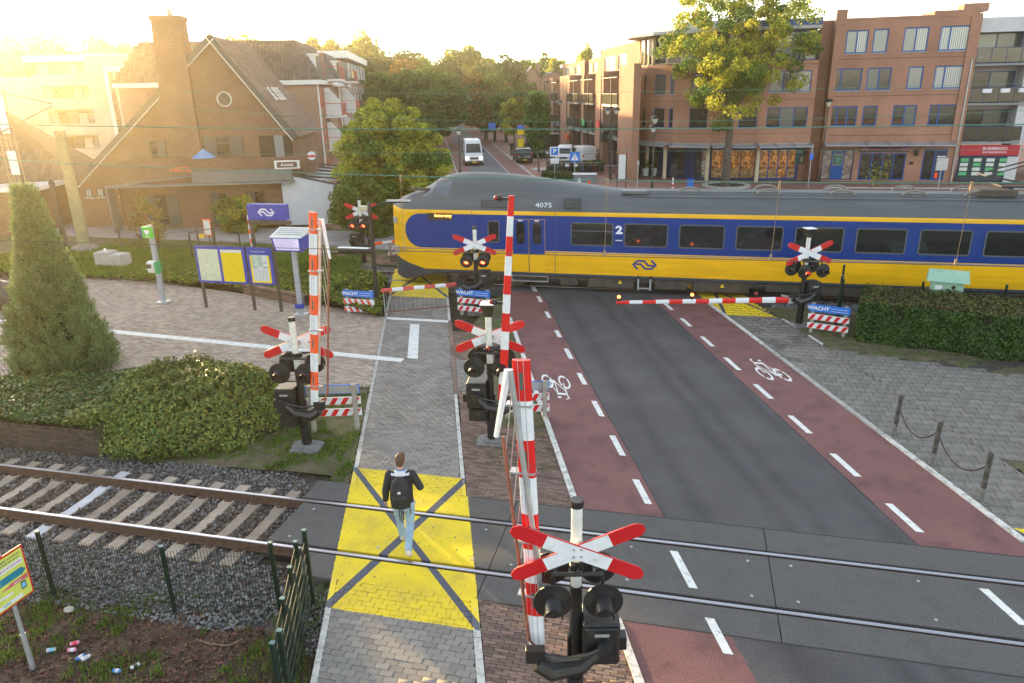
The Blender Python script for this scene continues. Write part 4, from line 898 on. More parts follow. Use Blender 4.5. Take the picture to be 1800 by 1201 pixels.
# ---------------------------------------------------------------- buildings
E1 = np.array([.9433, .3320]); E2 = np.array([-.3320, .9433])
def Wp(p, q, z=0): v = E1 * p + E2 * q; return (v[0], v[1], z)
def ray_(px, py): return FW * CF + RT * (px - 900) - UP * (py - 600.5)
def hq(px, py, q):
    d = ray_(px, py); t = q / (d[:2] @ E2); return (d[:2] @ E1) * t, CH + d[2] * t
def hp(px, py, p):
    d = ray_(px, py); t = p / (d[:2] @ E1); return (d[:2] @ E2) * t, CH + d[2] * t
def brickmat(name, c1, c2, mortar, bw=.21, bh=.062, var=.12, rough=.9):
    m = mat(name, c1, rough, var=var, vs=.5); N, L = m.node_tree.nodes, m.node_tree.links; b = N['Principled BSDF']
    tc = N.new('ShaderNodeTexCoord'); sp = N.new('ShaderNodeSeparateXYZ'); L.new(tc.outputs['Object'], sp.inputs[0])
    a = N.new('ShaderNodeMath'); a.operation = 'ADD'; L.new(sp.outputs[0], a.inputs[0]); L.new(sp.outputs[1], a.inputs[1])
    cb = N.new('ShaderNodeCombineXYZ'); L.new(a.outputs[0], cb.inputs[0]); L.new(sp.outputs[2], cb.inputs[1])
    t = N.new('ShaderNodeTexBrick'); t.inputs['Scale'].default_value = 1; t.inputs['Brick Width'].default_value = bw; t.inputs['Row Height'].default_value = bh
    t.inputs['Mortar Size'].default_value = .006; t.inputs['Color1'].default_value = (*c1, 1); t.inputs['Color2'].default_value = (*c2, 1); t.inputs['Mortar'].default_value = (*mortar, 1)
    L.new(cb.outputs[0], t.inputs['Vector'])
    cur = b.inputs['Base Color'].links[0].from_socket
    mx = N.new('ShaderNodeMix'); mx.data_type = 'RGBA'; mx.inputs[0].default_value = .75; L.new(cur, mx.inputs[6]); L.new(t.outputs[0], mx.inputs[7])
    ns = N.new('ShaderNodeTexNoise'); ns.inputs['Scale'].default_value = .45; ns.inputs['Detail'].default_value = 6; L.new(tc.outputs['Object'], ns.inputs['Vector'])
    mr = N.new('ShaderNodeMapRange'); mr.inputs[1].default_value = .3; mr.inputs[2].default_value = .7; mr.inputs[3].default_value = .82; mr.inputs[4].default_value = 1.15; L.new(ns.outputs[0], mr.inputs[0])
    sc = N.new('ShaderNodeVectorMath'); sc.operation = 'SCALE'; L.new(mx.outputs[2], sc.inputs[0]); L.new(mr.outputs[0], sc.inputs['Scale']); L.new(sc.outputs[0], b.inputs['Base Color'])
    bp = N.new('ShaderNodeBump'); bp.inputs['Strength'].default_value = .4; bp.inputs['Distance'].default_value = .01; L.new(t.outputs['Fac'], bp.inputs['Height']); bp.invert = True; L.new(bp.outputs[0], b.inputs['Normal'])
    return m
BB = brickmat('house_brick', (.20, .105, .065), (.13, .07, .05), (.22, .17, .13))
BO = brickmat('orange_brick', (.40, .20, .135), (.34, .165, .11), (.36, .24, .18))
BP = brickmat('flat_brick', (.33, .19, .14), (.27, .15, .11), (.32, .25, .2))
BC = brickmat('cream_brick', (.58, .50, .40), (.52, .45, .36), (.5, .45, .38))
BD = brickmat('dark_wall_brick', (.085, .065, .052), (.06, .046, .04), (.10, .085, .07))
TILER = mat('roof_tile', (.15, .10, .085), .75, var=.15, vs=1.2, isl=.25, dirt=((.09, .08, .05), 1.5, .4))
TILED = mat('dark_roof_tile', (.105, .085, .075), .75, var=.15, vs=1, isl=.25)
WFR = mat('white_trim', (.72, .72, .70), .5, var=.05); BFR = mat('blue_frame', (.006, .075, .30), .4, var=.05); NFR = mat('navy_frame', (.02, .035, .11), .4, var=.05)
DFR = mat('dark_frame', (.04, .05, .055), .5, var=.05); REDF = mat('red_railing', (.55, .09, .06), .5); CREAMC = mat('cream_column', (.62, .50, .33), .7, var=.06)
BRN = mat('brown_frame', (.06, .05, .04), .5); GREYM = mat('grey_metal', (.20, .22, .24), .45, metal=.3, var=.1)
LEAD = mat('zinc_roof', (.27, .28, .30), .6, var=.15, vs=1)
def curtain(name, col, k=9.):
    m = mat(name, col, .12, var=0, spec=.9); N, L = m.node_tree.nodes, m.node_tree.links; b = N['Principled BSDF']
    w = N.new('ShaderNodeTexWave'); w.inputs['Scale'].default_value = k; w.inputs['Distortion'].default_value = 3; w.inputs['Detail'].default_value = 2; w.inputs['Detail Scale'].default_value = .6
    tc = N.new('ShaderNodeTexCoord'); mp = N.new('ShaderNodeMapping'); mp.inputs['Scale'].default_value = (1, 1, .08); L.new(tc.outputs['Object'], mp.inputs[0]); L.new(mp.outputs[0], w.inputs['Vector'])
    mr = N.new('ShaderNodeMapRange'); mr.inputs[3].default_value = .45; mr.inputs[4].default_value = 1.0; L.new(w.outputs['Fac'], mr.inputs[0])
    sc = N.new('ShaderNodeVectorMath'); sc.operation = 'SCALE'; sc.inputs[0].default_value = col; L.new(mr.outputs[0], sc.inputs['Scale']); L.new(sc.outputs[0], b.inputs['Base Color']); return m
CURT = curtain('curtained_pane', (.30, .34, .34)); CURT2 = curtain('blind_pane', (.46, .50, .50), 2.); CURT3 = curtain('dim_curtain_pane', (.13, .15, .15))
WGL = mat('window_glass', (.025, .03, .032), .05, var=.5, vs=.8, spec=.9)
def shopmat(name, pal, sc_=2.2, em=.35):
    m = mat(name, pal[0], .3, var=0); N, L = m.node_tree.nodes, m.node_tree.links; b = N['Principled BSDF']
    tc = N.new('ShaderNodeTexCoord'); v = N.new('ShaderNodeTexVoronoi'); v.inputs['Scale'].default_value = sc_; mp = N.new('ShaderNodeMapping'); mp.inputs['Scale'].default_value = (1, 1, 1.6)
    L.new(tc.outputs['Object'], mp.inputs[0]); L.new(mp.outputs[0], v.inputs['Vector'])
    r = N.new('ShaderNodeValToRGB'); r.color_ramp.interpolation = 'LINEAR'; e = r.color_ramp.elements; e[0].color = (*pal[0], 1); e[1].color = (*pal[-1], 1)
    for i, c in enumerate(pal[1:-1]): q = e.new((i + 1) / (len(pal) - 1)); q.color = (*c, 1)
    sp = N.new('ShaderNodeSeparateXYZ'); L.new(v.outputs['Color'], sp.inputs[0]); L.new(sp.outputs[0], r.inputs[0]); L.new(r.outputs[0], b.inputs['Base Color'])
    L.new(r.outputs[0], b.inputs['Emission Color']); b.inputs['Emission Strength'].default_value = em; return m
SH_W = shopmat('bakery_interior', [(.03, .015, .01), (.22, .08, .015), (.04, .02, .015), (.5, .22, .05), (.02, .015, .015)], 6.5, .14)
SH_B = shopmat('bread_print', [(.38, .24, .10), (.14, .07, .03), (.5, .34, .14), (.2, .10, .04)], 5., 0)
SH_S = shopmat('stone_print', [(.3, .22, .19), (.12, .08, .07), (.42, .33, .28), (.2, .15, .13)], 3.4, 0)
SH_V = shopmat('vegetable_print', [(.5, .45, .45), (.35, .03, .05), (.1, .3, .04), (.6, .55, .5)], 4, 0)
SH_D = shopmat('dim_interior', [(.015, .015, .015), (.05, .035, .02), (.01, .012, .015), (.10, .07, .04)], 3., .05)
def facade(parent, A, B, z0, z1, holes, m, nm='wall', dep=.14, th=0):
    """wall from A to B (outside to the right of A->B reversed, i.e. towards -y for A->B = +x) with openings and reveals"""
    A, B = Vector((*A, 0)), Vector((*B, 0)); L = (B - A).length; d = (B - A) / L; inn = Vector((-d.y, d.x, 0)) * dep
    S_ = sorted({0, L, *[h[0] for h in holes], *[h[1] for h in holes]}); Z_ = sorted({z0, z1, *[h[2] for h in holes], *[h[3] for h in holes]})
    S_ = [s for s in S_ if -1e-6 <= s <= L + 1e-6]; Z_ = [z for z in Z_ if z0 - 1e-6 <= z <= z1 + 1e-6]; mb = MB()
    P = lambda s, z: A + d * s + Vector((0, 0, z))
    for i in range(len(S_) - 1):
        for j in range(len(Z_) - 1):
            cs, cz = (S_[i] + S_[i + 1]) / 2, (Z_[j] + Z_[j + 1]) / 2
            if any(h[0] < cs < h[1] and h[2] < cz < h[3] for h in holes): continue
            mb.quad(P(S_[i], Z_[j]), P(S_[i + 1], Z_[j]), P(S_[i + 1], Z_[j + 1]), P(S_[i], Z_[j + 1]))
    for h in holes:
        a, b, c, e = P(h[0], h[2]), P(h[1], h[2]), P(h[1], h[3]), P(h[0], h[3])
        for p, q in ((a, b), (b, c), (c, e), (e, a)): mb.quad(p, q, q + inn, p + inn)
    if parent is not None: return mb.build(nm, m, parent)
    return mb
WC = {}
def window(parent, A, B, s0, s1, z0, z1, cols=1, fm=BFR, gm_=None, fw=.07, rows=1, nm='window', sill=True, y=.04, mull=None, split=None):
    A, B = Vector((*A, 0)), Vector((*B, 0)); d = (B - A).normalized(); w, h = s1 - s0, z1 - z0
    key = (round(w, 2), round(h, 2), cols, rows, fm.name, fw, sill, tuple(mull or ()), tuple(split or ())); 
    xs_ = mull or [w * k / cols for k in range(1, cols)]
    if key not in WC:
        m = MB(); m.box(0, w, y, y + .07, 0, fw); m.box(0, w, y, y + .07, h - fw, h); m.box(0, fw, y + .001, y + .069, fw, h - fw); m.box(w - fw, w, y + .001, y + .069, fw, h - fw)
        for x in xs_: m.box(x - fw / 2, x + fw / 2, y + .001, y + .069, fw, h - fw)
        for r_ in (split or [k / rows for k in range(1, rows)]): m.box(fw, w - fw, y + .003, y + .067, h * r_ - fw / 2, h * r_ + fw / 2)
        WC[key] = m.mesh(nm, fm)
    o = link(nm, WC[key], parent, A + d * s0 + Vector((0, 0, z0)), (0, 0, math.atan2(d.y, d.x)))
    e = [0] + list(xs_) + [w]
    for i in range(len(e) - 1):
        g = gm_[i % len(gm_)] if isinstance(gm_, (list, tuple)) else (gm_ or WGL); pk = (round(e[i + 1] - e[i], 2), round(h, 2), g.name)
        if pk not in WC: q = MB(); q.quad((0, y + .04, 0), (e[i + 1] - e[i], y + .04, 0), (e[i + 1] - e[i], y + .04, h), (0, y + .04, h)); WC[pk] = q.mesh('pane', g)
        link('pane', WC[pk], o, (e[i], 0, 0))
    if sill:
        k2 = ('sill', round(w, 2))
        if k2 not in WC: q = MB(); q.box(-.05, w + .05, -.05, y, -.07, -.004); WC[k2] = q.mesh('sill', KERB)
        link('sill', WC[k2], o)
    return o
def bld(name, label, cat, p0, q0, group=None, yaw=None): return thing(name, label, cat, Wp(p0, q0), STREET if yaw is None else yaw, group)
def roof_tiles(parent, O, ex, up, W_, H_, m, tw=.30, th=.36, trim=None, nm='roof_tiles', base=True):
    """courses of lapped pan tiles on the plane O + ex*s + up*t; trim(s, t) keeps a tile"""
    O, ex, up = Vector(O), Vector(ex).normalized(), Vector(up).normalized(); nr = ex.cross(up).normalized()
    if nr.z < 0: nr = -nr
    nw, nh = int(W_ / tw), int(H_ / th); V = []; F = []
    for j in range(nh):
        for i in range(nw):
            s, t = (i + .5) * W_ / nw, (j + .5) * H_ / nh
            if trim and not trim(s, t): continue
            a = W_ / nw; b = H_ / nh; s0, s1 = s - a / 2, s + a / 2; t0, t1 = t - b / 2 - .03, t + b / 2; k = len(V)
            for (ss, tt, hh) in ((s0, t0, .05), (s0 + a * .35, t0, .085), (s0 + a * .7, t0, .045), (s1, t0, .05), (s0, t1, .01), (s0 + a * .35, t1, .045), (s0 + a * .7, t1, .005), (s1, t1, .01)): V.append(tuple(O + ex * ss + up * tt + nr * hh))
            for (ss, hh) in ((s0, .0), (s1, .0)): V.append(tuple(O + ex * ss + up * t0 + nr * hh))
            F += [(k, k + 1, k + 5, k + 4), (k + 1, k + 2, k + 6, k + 5), (k + 2, k + 3, k + 7, k + 6), (k + 8, k + 9, k + 3, k)]
    return link(nm, npmesh(nm, V, F, m), parent, kind='stuff')
# --- brown gabled cafe
cafe = bld('gabled_brick_house', 'brown brick café house with big gable, tall chimney and long sweeping tiled roof', 'house', 0, 48.7)
ridge = at(450, 75, 11.42); rp = ridge[:2] @ E2 - 48.7; rp = min(max(rp, 7), 14); AX, AZ = -12.95, 11.3; RX, RZ = -8.55, 5.35; LX, LZ = -22.6, 2.75
g = MB(); g.add([(LX + .2, 0, 0), (RX - .3, 0, 0), (RX - .3, 0, RZ - .05), (AX, 0, AZ - .12), (LX + .2, 0, LZ)], [(0, 1, 2, 3, 4)]); g.add([(LX + .2, rp, 0), (RX - .3, rp, 0), (RX - .3, rp, RZ - .05), (AX, rp, AZ - .12), (LX + .2, rp, LZ)], [(4, 3, 2, 1, 0)])
g.quad((RX - .3, 0, 0), (RX - .3, rp, 0), (RX - .3, rp, RZ - .05), (RX - .3, 0, RZ - .05)); g.quad((LX + .2, rp, 0), (LX + .2, 0, 0), (LX + .2, 0, LZ), (LX + .2, rp, LZ)); g.build('wall', BB, cafe)
rl = math.hypot(AX - RX, AZ - RZ); ll = math.hypot(AX - LX, AZ - LZ)
sl = MB(); sl.add([(RX, -.25, RZ - .05), (RX, rp + .2, RZ - .05), (AX, rp + .2, AZ - .03), (AX, -.25, AZ - .03), (LX, rp + .2, LZ - .05), (LX, -.25, LZ - .05)], [(0, 1, 2, 3), (3, 2, 4, 5)]); rf = sl.build('roof', TILED, cafe)
roof_tiles(rf, (RX + .1, -.22, RZ - .15), (0, 1, 0), (AX - RX, 0, AZ - RZ), rp + .4, rl + .1, TILER)
roof_tiles(rf, (LX - .1, -.22, LZ - .12), (0, 1, 0), (AX - LX, 0, AZ - LZ), rp + .4, ll, TILER)
for (x0, z0, x1, z1) in ((AX, AZ, RX - .0, RZ - .15), (AX, AZ, LX, LZ - .1)):
    b = MB(); n_ = Vector((z1 - z0, 0, x0 - x1)).normalized() * (1 if x1 > x0 else -1) * -1
    if n_.z < 0: n_ = -n_
    a0, a1 = Vector((x0, 0, z0)) + n_ * .06, Vector((x1, 0, z1)) + n_ * .06
    V = []
    for y in (-.30, -.20): V += [Vector((q.x, y, q.z)) for q in (a0, a1, a1 - n_ * .34, a0 - n_ * .34)]
    b.add(V, [(0, 1, 2, 3), (7, 6, 5, 4), (0, 4, 5, 1), (1, 5, 6, 2), (2, 6, 7, 3), (3, 7, 4, 0)]); b.build('barge_board', DFR, cafe)
    b2 = MB(); b2.tube([a0 - n_ * .36 + Vector((0, -.3, 0)), a1 - n_ * .36 + Vector((0, -.3, 0))], .03, 4); b2.build('white_trim', WFR, cafe)
c = MB(); c.add([(-16.75, -.35, 0), (-14.5, -.35, 0), (-14.5, .9, 0), (-16.75, .9, 0), (-16.2, -.35, 12.1), (-14.5, -.35, 12.1), (-14.5, .9, 12.1), (-16.2, .9, 12.1)], [(4, 5, 6, 7), (0, 1, 5, 4), (1, 2, 6, 5), (2, 3, 7, 6), (3, 0, 4, 7)]); c.box(-16.28, -14.42, -.42, .97, 12.1, 12.35)
ch = c.build('chimney', BB, cafe); MB().tube([(-15.2, .2, 12.3), (-15.2, .2, 12.75)], .16, 10).build('chimney_pot', LEAD, ch)
o = MB(); n = 24; o.add([(-12.7 + r * math.cos(2 * math.pi * i / n), y, 7.6 + r * math.sin(2 * math.pi * i / n)) for r, y in ((.46, -.01), (.46, -.05), (.37, -.05), (.37, .0)) for i in range(n)], [(k * n + i, k * n + (i + 1) % n, (k + 1) * n + (i + 1) % n, (k + 1) * n + i) for k in range(3) for i in range(n)])
o = o.build('round_window', mat('weathered_white', (.45, .44, .41), .6), cafe); MB().add([(-12.7 + .38 * math.cos(2 * math.pi * i / n), -.012, 7.6 + .38 * math.sin(2 * math.pi * i / n)) for i in range(n)], [tuple(range(n))]).build('pane', WGL, o)
def cw_(x0, x1, z0, z1, cols, **k): return window(cafe, (0, -.11), (1, -.11), x0, x1, z0, z1, cols, **k)
cw_(-17.65, -16.25, 4.2, 5.3, 3, fm=BRN, gm_=[WGL, CURT3], split=[.66], sill=False); cw_(-14.4, -11.95, 4.2, 5.38, 3, fm=BRN, gm_=[CURT3, WGL, CURT3], split=[.66], sill=False)
MB().box(-10.95, -8.9, -.02, -.008, 4.05, 5.36).build('open_doorway', mat('doorway_dark', (.02, .018, .016), .8), cafe); MB().box(-10.0, -9.45, -.05, -.021, 4.05, 5.36).build('shutter', GREYM, cafe)
for i, x in enumerate((-22.0, -21.3, -20.65, -19.95)): window(cafe, (0, -.11), (1, -.11), x, x + .42, 1.9, 2.42, 1, fm=BRN, gm_=CURT2, fw=.05)
for k, y in enumerate((.8, 2.0, 3.6)): window(cafe, (RX - .3, 0), (RX - .3, 10), y, y + .9, 4.1, 5.1, 2, fm=BRN, gm_=CURT3, sill=False)
for k in range(4):
    s = 2.6 + k * .8 + (k > 0) * .5; t = 2.6; up = Vector((AX - RX, 0, AZ - RZ)).normalized(); e = Vector((RX, s, RZ)) + up * t; nn_ = Vector((up.z, 0, -up.x))
    f_ = MB(); a = [e + nn_ * .14 + Vector((0, dy, 0)) + up * dt for dy, dt in ((0, 0), (.34, 0), (.34, .95), (0, .95))]; f_.add(a + [v - nn_ * .2 for v in a], [(0, 1, 2, 3), (0, 4, 5, 1), (1, 5, 6, 2), (2, 6, 7, 3), (3, 7, 4, 0)])
    sk_ = f_.build('skylight', WFR, cafe); a = [e + nn_ * .146 + Vector((0, dy, 0)) + up * dt for dy, dt in ((.07, .08), (.27, .08), (.27, .87), (.07, .87))]; MB().add(a, [(0, 1, 2, 3)]).build('pane', WGL, sk_)
# curved ground-floor terrace
tz = 4.15; cur = [(-19.1, 0), (-19.1, -2.1), (-10.4, -2.1), (-9.6, -2.0), (-8.9, -1.7), (-8.3, -1.2), (-7.9, -.5), (-7.7, .6), (-7.7, 2)]
t_ = MB()
for i in range(len(cur) - 1): t_.quad((*cur[i], 2.95 if i else 0), (*cur[i + 1], 2.95 if i else 0), (*cur[i + 1], tz), (*cur[i], tz))
inner = [(x + (.2 if x < -15 else -.2 * (x > -9)), y + .2) for x, y in cur]
for i in range(len(cur) - 1): t_.quad((*cur[i], tz), (*cur[i + 1], tz), (*inner[i + 1], tz), (*inner[i], tz))
for i in range(len(cur) - 1): t_.quad((*inner[i], tz), (*inner[i + 1], tz), (*inner[i + 1], 3.2), (*inner[i], 3.2))
t_.build('terrace_parapet', BB, cafe)
MB().prism([(-19.1, -2.09), (-10.4, -2.09), (-8.3, -1.2), (-7.72, .6), (-7.72, 2), (-8.9, 2), (-8.9, -.01), (-19.1, -.01)], 3.0, 3.3).build('terrace_floor', LEAD, cafe)
lo = MB(); lo.quad((-19.1, -1.9, 0), (-8.6, -1.9, 0), (-8.6, -1.9, 2.95), (-19.1, -1.9, 2.95)); lo.quad((-8.6, -1.9, 0), (-8.6, 2, 0), (-8.6, 2, 2.95), (-8.6, -1.9, 2.95)); lo.build('ground_floor_wall', BB, cafe)
for x0, x1, c_ in ((-17.9, -15.8, 3), (-13.9, -12.9, 2), (-11.8, -10.6, 2)): window(cafe, (0, -2.0), (1, -2.0), x0, x1, .2, 2.15, c_, fm=BRN, gm_=[CURT3, WGL], sill=False, split=[.25])
cp = MB(); cp.box(-19.4, -8.6, -3.1, -2.12, 2.72, 2.80); cp.box(-19.4, -19.34, -3.2, -2.1, .1, 2.8); cp.tube([(-19.4, -3.15, 2.85), (-14.5, -3.1, 3.3)], .04, 5); cp.tube([(-19.4, -3.12, .4), (-19.4, -3.12, 2.85)], .045, 6)
cp.build('porch_canopy', GREYM, cafe); MB().box(-14.6, -8.7, -2.6, -2.12, 2.82, 3.5).build('roof_hood', mat('hood_grey', (.16, .16, .15), .7, var=.1), cafe)
ORL = mat('orange_letters', (.75, .14, .05), .5); text('AMSTEL', cafe, (-15.3, -2.13, 3.62), .36, ORL, bold=.01)
sgn = MB().bbox((-8.9, -2.5, 3.75), (1.5, .16, .5), bev=.02).build('bar_sign', WFR, cafe, rot=(0, 0, 0)); MB().box(-9.5, -8.3, -2.592, -2.583, 3.58, 3.92).build('sign_face', mat('sign_face', (.12, .06, .05), .5), sgn)
text('Amstel', sgn, (-8.9, -2.597, 3.75), .26, SWHITE, bold=.004)
MB().tube([(-7.55, -1.4, 4.15), (-7.55, -1.52, 4.15)], .26, 18).build('round_sign', SWHITE, cafe); MB().box(-7.8, -7.3, -1.53, -1.522, 4.07, 4.2).build('sign_stripe', RED, cafe)
par = MB(); par.add([(-14.1 + .75 * math.cos(a), -1.2 + .75 * math.sin(a), 4.2) for a in np.linspace(0, 6.283, 10)[:-1]] + [(-14.1, -1.2, 4.75)], [(i, (i + 1) % 9, 9) for i in range(9)]); par.build('furled_parasol', mat('parasol_blue', (.12, .28, .55), .7), None, label='blue parasol folded on the terrace of the gabled café', cat='parasol').matrix_world = cafe.matrix_basis
# white tent wall and pergola
tent = bld('terrace_tent', 'white tarpaulin wall with dark pergola beams beside the café', 'tent', 0, 46.5)
tw_ = MB(); 
def hp3(px, py, q): x, z = hq(px, py, q); return (x, q - 46.5, z)
a, b_, c_, d_ = hp3(492, 304, 46.5), hp3(600, 326, 46.5), hp3(600, 398, 46.5), hp3(503, 396, 46.5)
tw_.add([a, b_, (b_[0], 0, .0), (a[0], 0, .0)] + [(p[0], .06, p[2]) for p in (a, b_, (b_[0], 0, 0), (a[0], 0, 0))], [(3, 2, 1, 0), (4, 5, 6, 7), (0, 1, 5, 4), (1, 2, 6, 5), (3, 0, 4, 7)]); tw_.build('tarpaulin', mat('tarpaulin_white', (.66, .67, .72), .6, var=.06, vs=2), tent)
MB().tube([a, b_], .06, 6).build('top_beam', DFR, tent)
for k in range(5):
    y = 1.2 + k * 1.9; MB().tube([(a[0] + .1 + k * .12, y, 3.0), (b_[0] + .4, y, 2.6)], .06, 5).build('roof_beam', DFR, tent)
    MB().box(a[0] + .2, b_[0] + .3, y + .2, y + 1.5, 2.55, 2.60).build('roof_sheet', mat('roof_sheet', (.5, .5, .52), .5, var=.1), tent)
MB().tube([(a[0], 0, 3.05), (a[0] + .8, 10, 3.05)], .07, 5).build('side_beam', WFR, tent)
# --- pink brick apartments with red balconies
ap = bld('apartment_building', 'brick apartments with tiled mansard roof, white gutter and red framed balconies behind the café', 'building', 0, 60)
XR = -9.1; XL = hq(196, 148, 62.7)[0]
g = MB(); g.box(XL + .3, XR, 3, 15, 0, 8.6); g.box(-20, XR + .1, 17, 26, 0, 8.5); g.box(-19, XR - 1.6, 14.9, 17.1, 0, 8.4); g.build('wall', BP, ap)
gt = MB(); gt.box(XL, XR + .35, 2.65, 2.98, 8.55, 8.9); gt.box(XR + .02, XR + .35, 2.98, 15.2, 8.55, 8.9); gt.box(XR + .12, XR + .4, 17, 26.3, 8.5, 8.85); gt.box(-20, XR + .4, 16.7, 17, 8.5, 8.85); gt.build('gutter', WFR, ap)
def hip(x0, x1, y0, y1, z0, z1, dx0, dx1, dy0, dy1):
    m = MB(); m.add([(x0, y0, z0), (x1, y0, z0), (x1, y1, z0), (x0, y1, z0), (x0 + dx0, y0 + dy0, z1), (x1 - dx1, y0 + dy0, z1), (x1 - dx1, y1 - dy1, z1), (x0 + dx0, y1 - dy1, z1)], [(4, 5, 6, 7), (0, 1, 5, 4), (1, 2, 6, 5), (2, 3, 7, 6), (3, 0, 4, 7)]); return m
r1 = hip(XL + .05, XR + .3, 2.7, 15, 8.9, 12.0, 2, 1.9, 1.9, 3).build('roof', TILED, ap); r2 = hip(-20, XR + .35, 16.8, 26, 8.85, 11.7, 2, 1.6, 1.6, 2).build('roof', TILED, ap)
L1 = math.hypot(1.9, 3.1); roof_tiles(r1, (XL, 2.7, 8.9), (1, 0, 0), (0, 1.9, 3.1), XR + .3 - XL, L1, TILED, .3, .33, trim=lambda s, t: s > t * .52 and s < (XR + .3 - XL) - t * .52)
roof_tiles(r1, (XR + .3, 2.7, 8.9), (0, 1, 0), (-1.9, 0, 3.1), 12.3, L1, TILED, .3, .33, trim=lambda s, t: s > t * .52); roof_tiles(r2, (XR + .35, 16.8, 8.85), (0, 1, 0), (-1.6, 0, 2.85), 9.2, 3.2, TILED, .3, .33, trim=lambda s, t: s > t * .5)
for y in (5.5, 19.5):
    q = MB(); q.box(XR - 1.6, XR - .2, y, y + 1.1, 9.1, 10.9); q.box(XR - 1.75, XR - .05, y - .08, y + 1.2, 10.9, 11.0); q.build('dormer', WFR, ap); MB().box(XR - .2, XR - .19, y + .12, y + .98, 9.2, 10.8).build('pane', WGL, ap)
MB().tube([(XR + .08, 3.1, .1), (XR + .08, 3.1, 8.6)], .07, 8).build('downpipe', WFR, ap); MB().tube([(XR + .15, 17.3, .1), (XR + .15, 17.3, 8.5)], .07, 8).build('downpipe', WFR, ap)
for (y, zs_) in ((6.4, (6.0, 3.2)), (19.6, (6.1, 3.3)), (7.5, (9.0,)), (20, (9.0,))):
    for z in zs_:
        s = MB().box(XR + .02, XR + 1.5, y, y + 3.4, z - .16, z).build('balcony', WFR, ap)
        f = MB()
        for k in range(6): yy = y + .03 + k * 3.34 / 5; f.box(XR + 1.42, XR + 1.47, yy - .025, yy + .025, z, z + 1.0)
        f.box(XR + 1.41, XR + 1.48, y, y + 3.4, z + 1.0, z + 1.05); f.box(XR + .05, XR + 1.47, y, y + .05, z + 1.0, z + 1.05); f.box(XR + .05, XR + .1, y, y + .05, z, z + 2.3); f.build('railing', REDF, s)
        MB().box(XR + 1.435, XR + 1.445, y + .08, y + 3.3, z + .08, z + .98).build('glass_panel', mat('balcony_glass', (.22, .25, .25), .15, spec=.8, var=.2), s)
        if z < 8: 
            w_ = MB(); w_.add([(XR + .06, y + .02, z + .05), (XR + 1.44, y + .02, z + .05), (XR + 1.44, y + .02, z + 1.2), (XR + .5, y + .02, z + 2.3), (XR + .06, y + .02, z + 2.3)], [(0, 1, 2, 3, 4)]); w_.build('side_screen', mat('frosted_screen', (.6, .6, .6), .4, var=.05), s)
    for z in zs_:
        if z < 8: window(ap, (XR + .02 if y < 17 else XR + .12, 0), (XR + .02 if y < 17 else XR + .12, 10), y + .6, y + 2.8, z + .1, z + 2.2, 2, fm=WFR, gm_=[WGL, CURT3], y=-.06, sill=False)
for z in (1.0, 3.9, 6.7): window(ap, (XR + .02, 0), (XR + .02, 10), 4.3, 5.2, z, z + 1.5, 1, fm=REDF, gm_=CURT3, y=-.06)
for z in (4.0,): window(ap, (0, 2.96), (1, 2.96), XL + 4.3, XL + 6.2, z + 2.6, z + 3.6, 2, fm=BRN, gm_=CURT3, y=-.06)
MB().box(XR + 1.47, XR + 1.49, 17.5, 18.6, 9.3, 9.95).build('for_sale_sign', mat('sign_yellow', (.85, .6, .02), .5), ap)
fl = bld('flat_roofed_block', 'flat roofed block with grey timber cladding and white fascia behind the tiled apartments', 'building', 0, 88)
g = MB(); g.box(-26, -9.6, 0, 26, 0, 9.2); g.build('wall', BP, fl); MB().box(-25, -10.0, .5, 25, 9.2, 11.6).build('cladding', GREYM, fl); MB().box(-27, -8.9, -.6, 26, 11.6, 12.35).build('roof_fascia', WFR, fl)
for k in range(6): window(fl, (-9.55, 0), (-9.55, 10), 1.5 + k * 4, 3.3 + k * 4, 9.6, 11.2, 2, fm=WFR, gm_=CURT3, y=-.4, sill=False); [window(fl, (-9.55, 0), (-9.55, 10), 1.5 + k * 4, 3 + k * 4, z, z + 1.6, 1, fm=WFR, gm_=WGL, y=-.06) for z in (1, 4, 7)]
for k in range(4): window(fl, (0, .45), (1, .45), -24 + k * 3.4, -22 + k * 3.4, 9.6, 11.2, 2, fm=DFR, gm_=CURT3, y=-.06, sill=False)
# --- cream flats
cf = bld('cream_flats', 'cream brick flats with bands of balconies, pale in the low sun at the left', 'building', -36.2, 85)
g = MB(); g.box(.3, 4.4, 0, 12, 0, 12.1); g.box(-5, .3, 1.3, 12, 0, 11.6); g.box(-25, -5, 14, 24, 0, 10.5); g.build('wall', BC, cf)
MB().box(-5.4, .5, -.5, 12, 11.55, 12.15).build('roof_edge', WFR, cf); MB().box(.1, 4.5, -.1, 12, 12.1, 12.25).build('parapet_cap', WFR, cf)
for z in (9.4, 7.05, 4.4, 1.8): MB().box(-4.9, .3, 0, 1.3, z - .25, z + .95).build('balcony_parapet', BC, cf)
for z in (10.35, 7.95, 5.3, 2.7): window(cf, (0, 1.2), (1, 1.2), -4.8, .2, z - 1.0, z + 1.2, 5, fm=BRN, gm_=[CURT, WGL, CURT3, CURT2], y=-.05, sill=False)
q = MB(); q.box(2.1, 2.5, -.12, -.01, 2.5, 10.9); q.box(2.1, 4.4, -.12, -.01, 10.5, 11.0); q.build('white_frame', WFR, cf)
MB().box(2.5, 3.0, -.05, -.005, 3, 10.5).build('stair_window', WGL, cf)
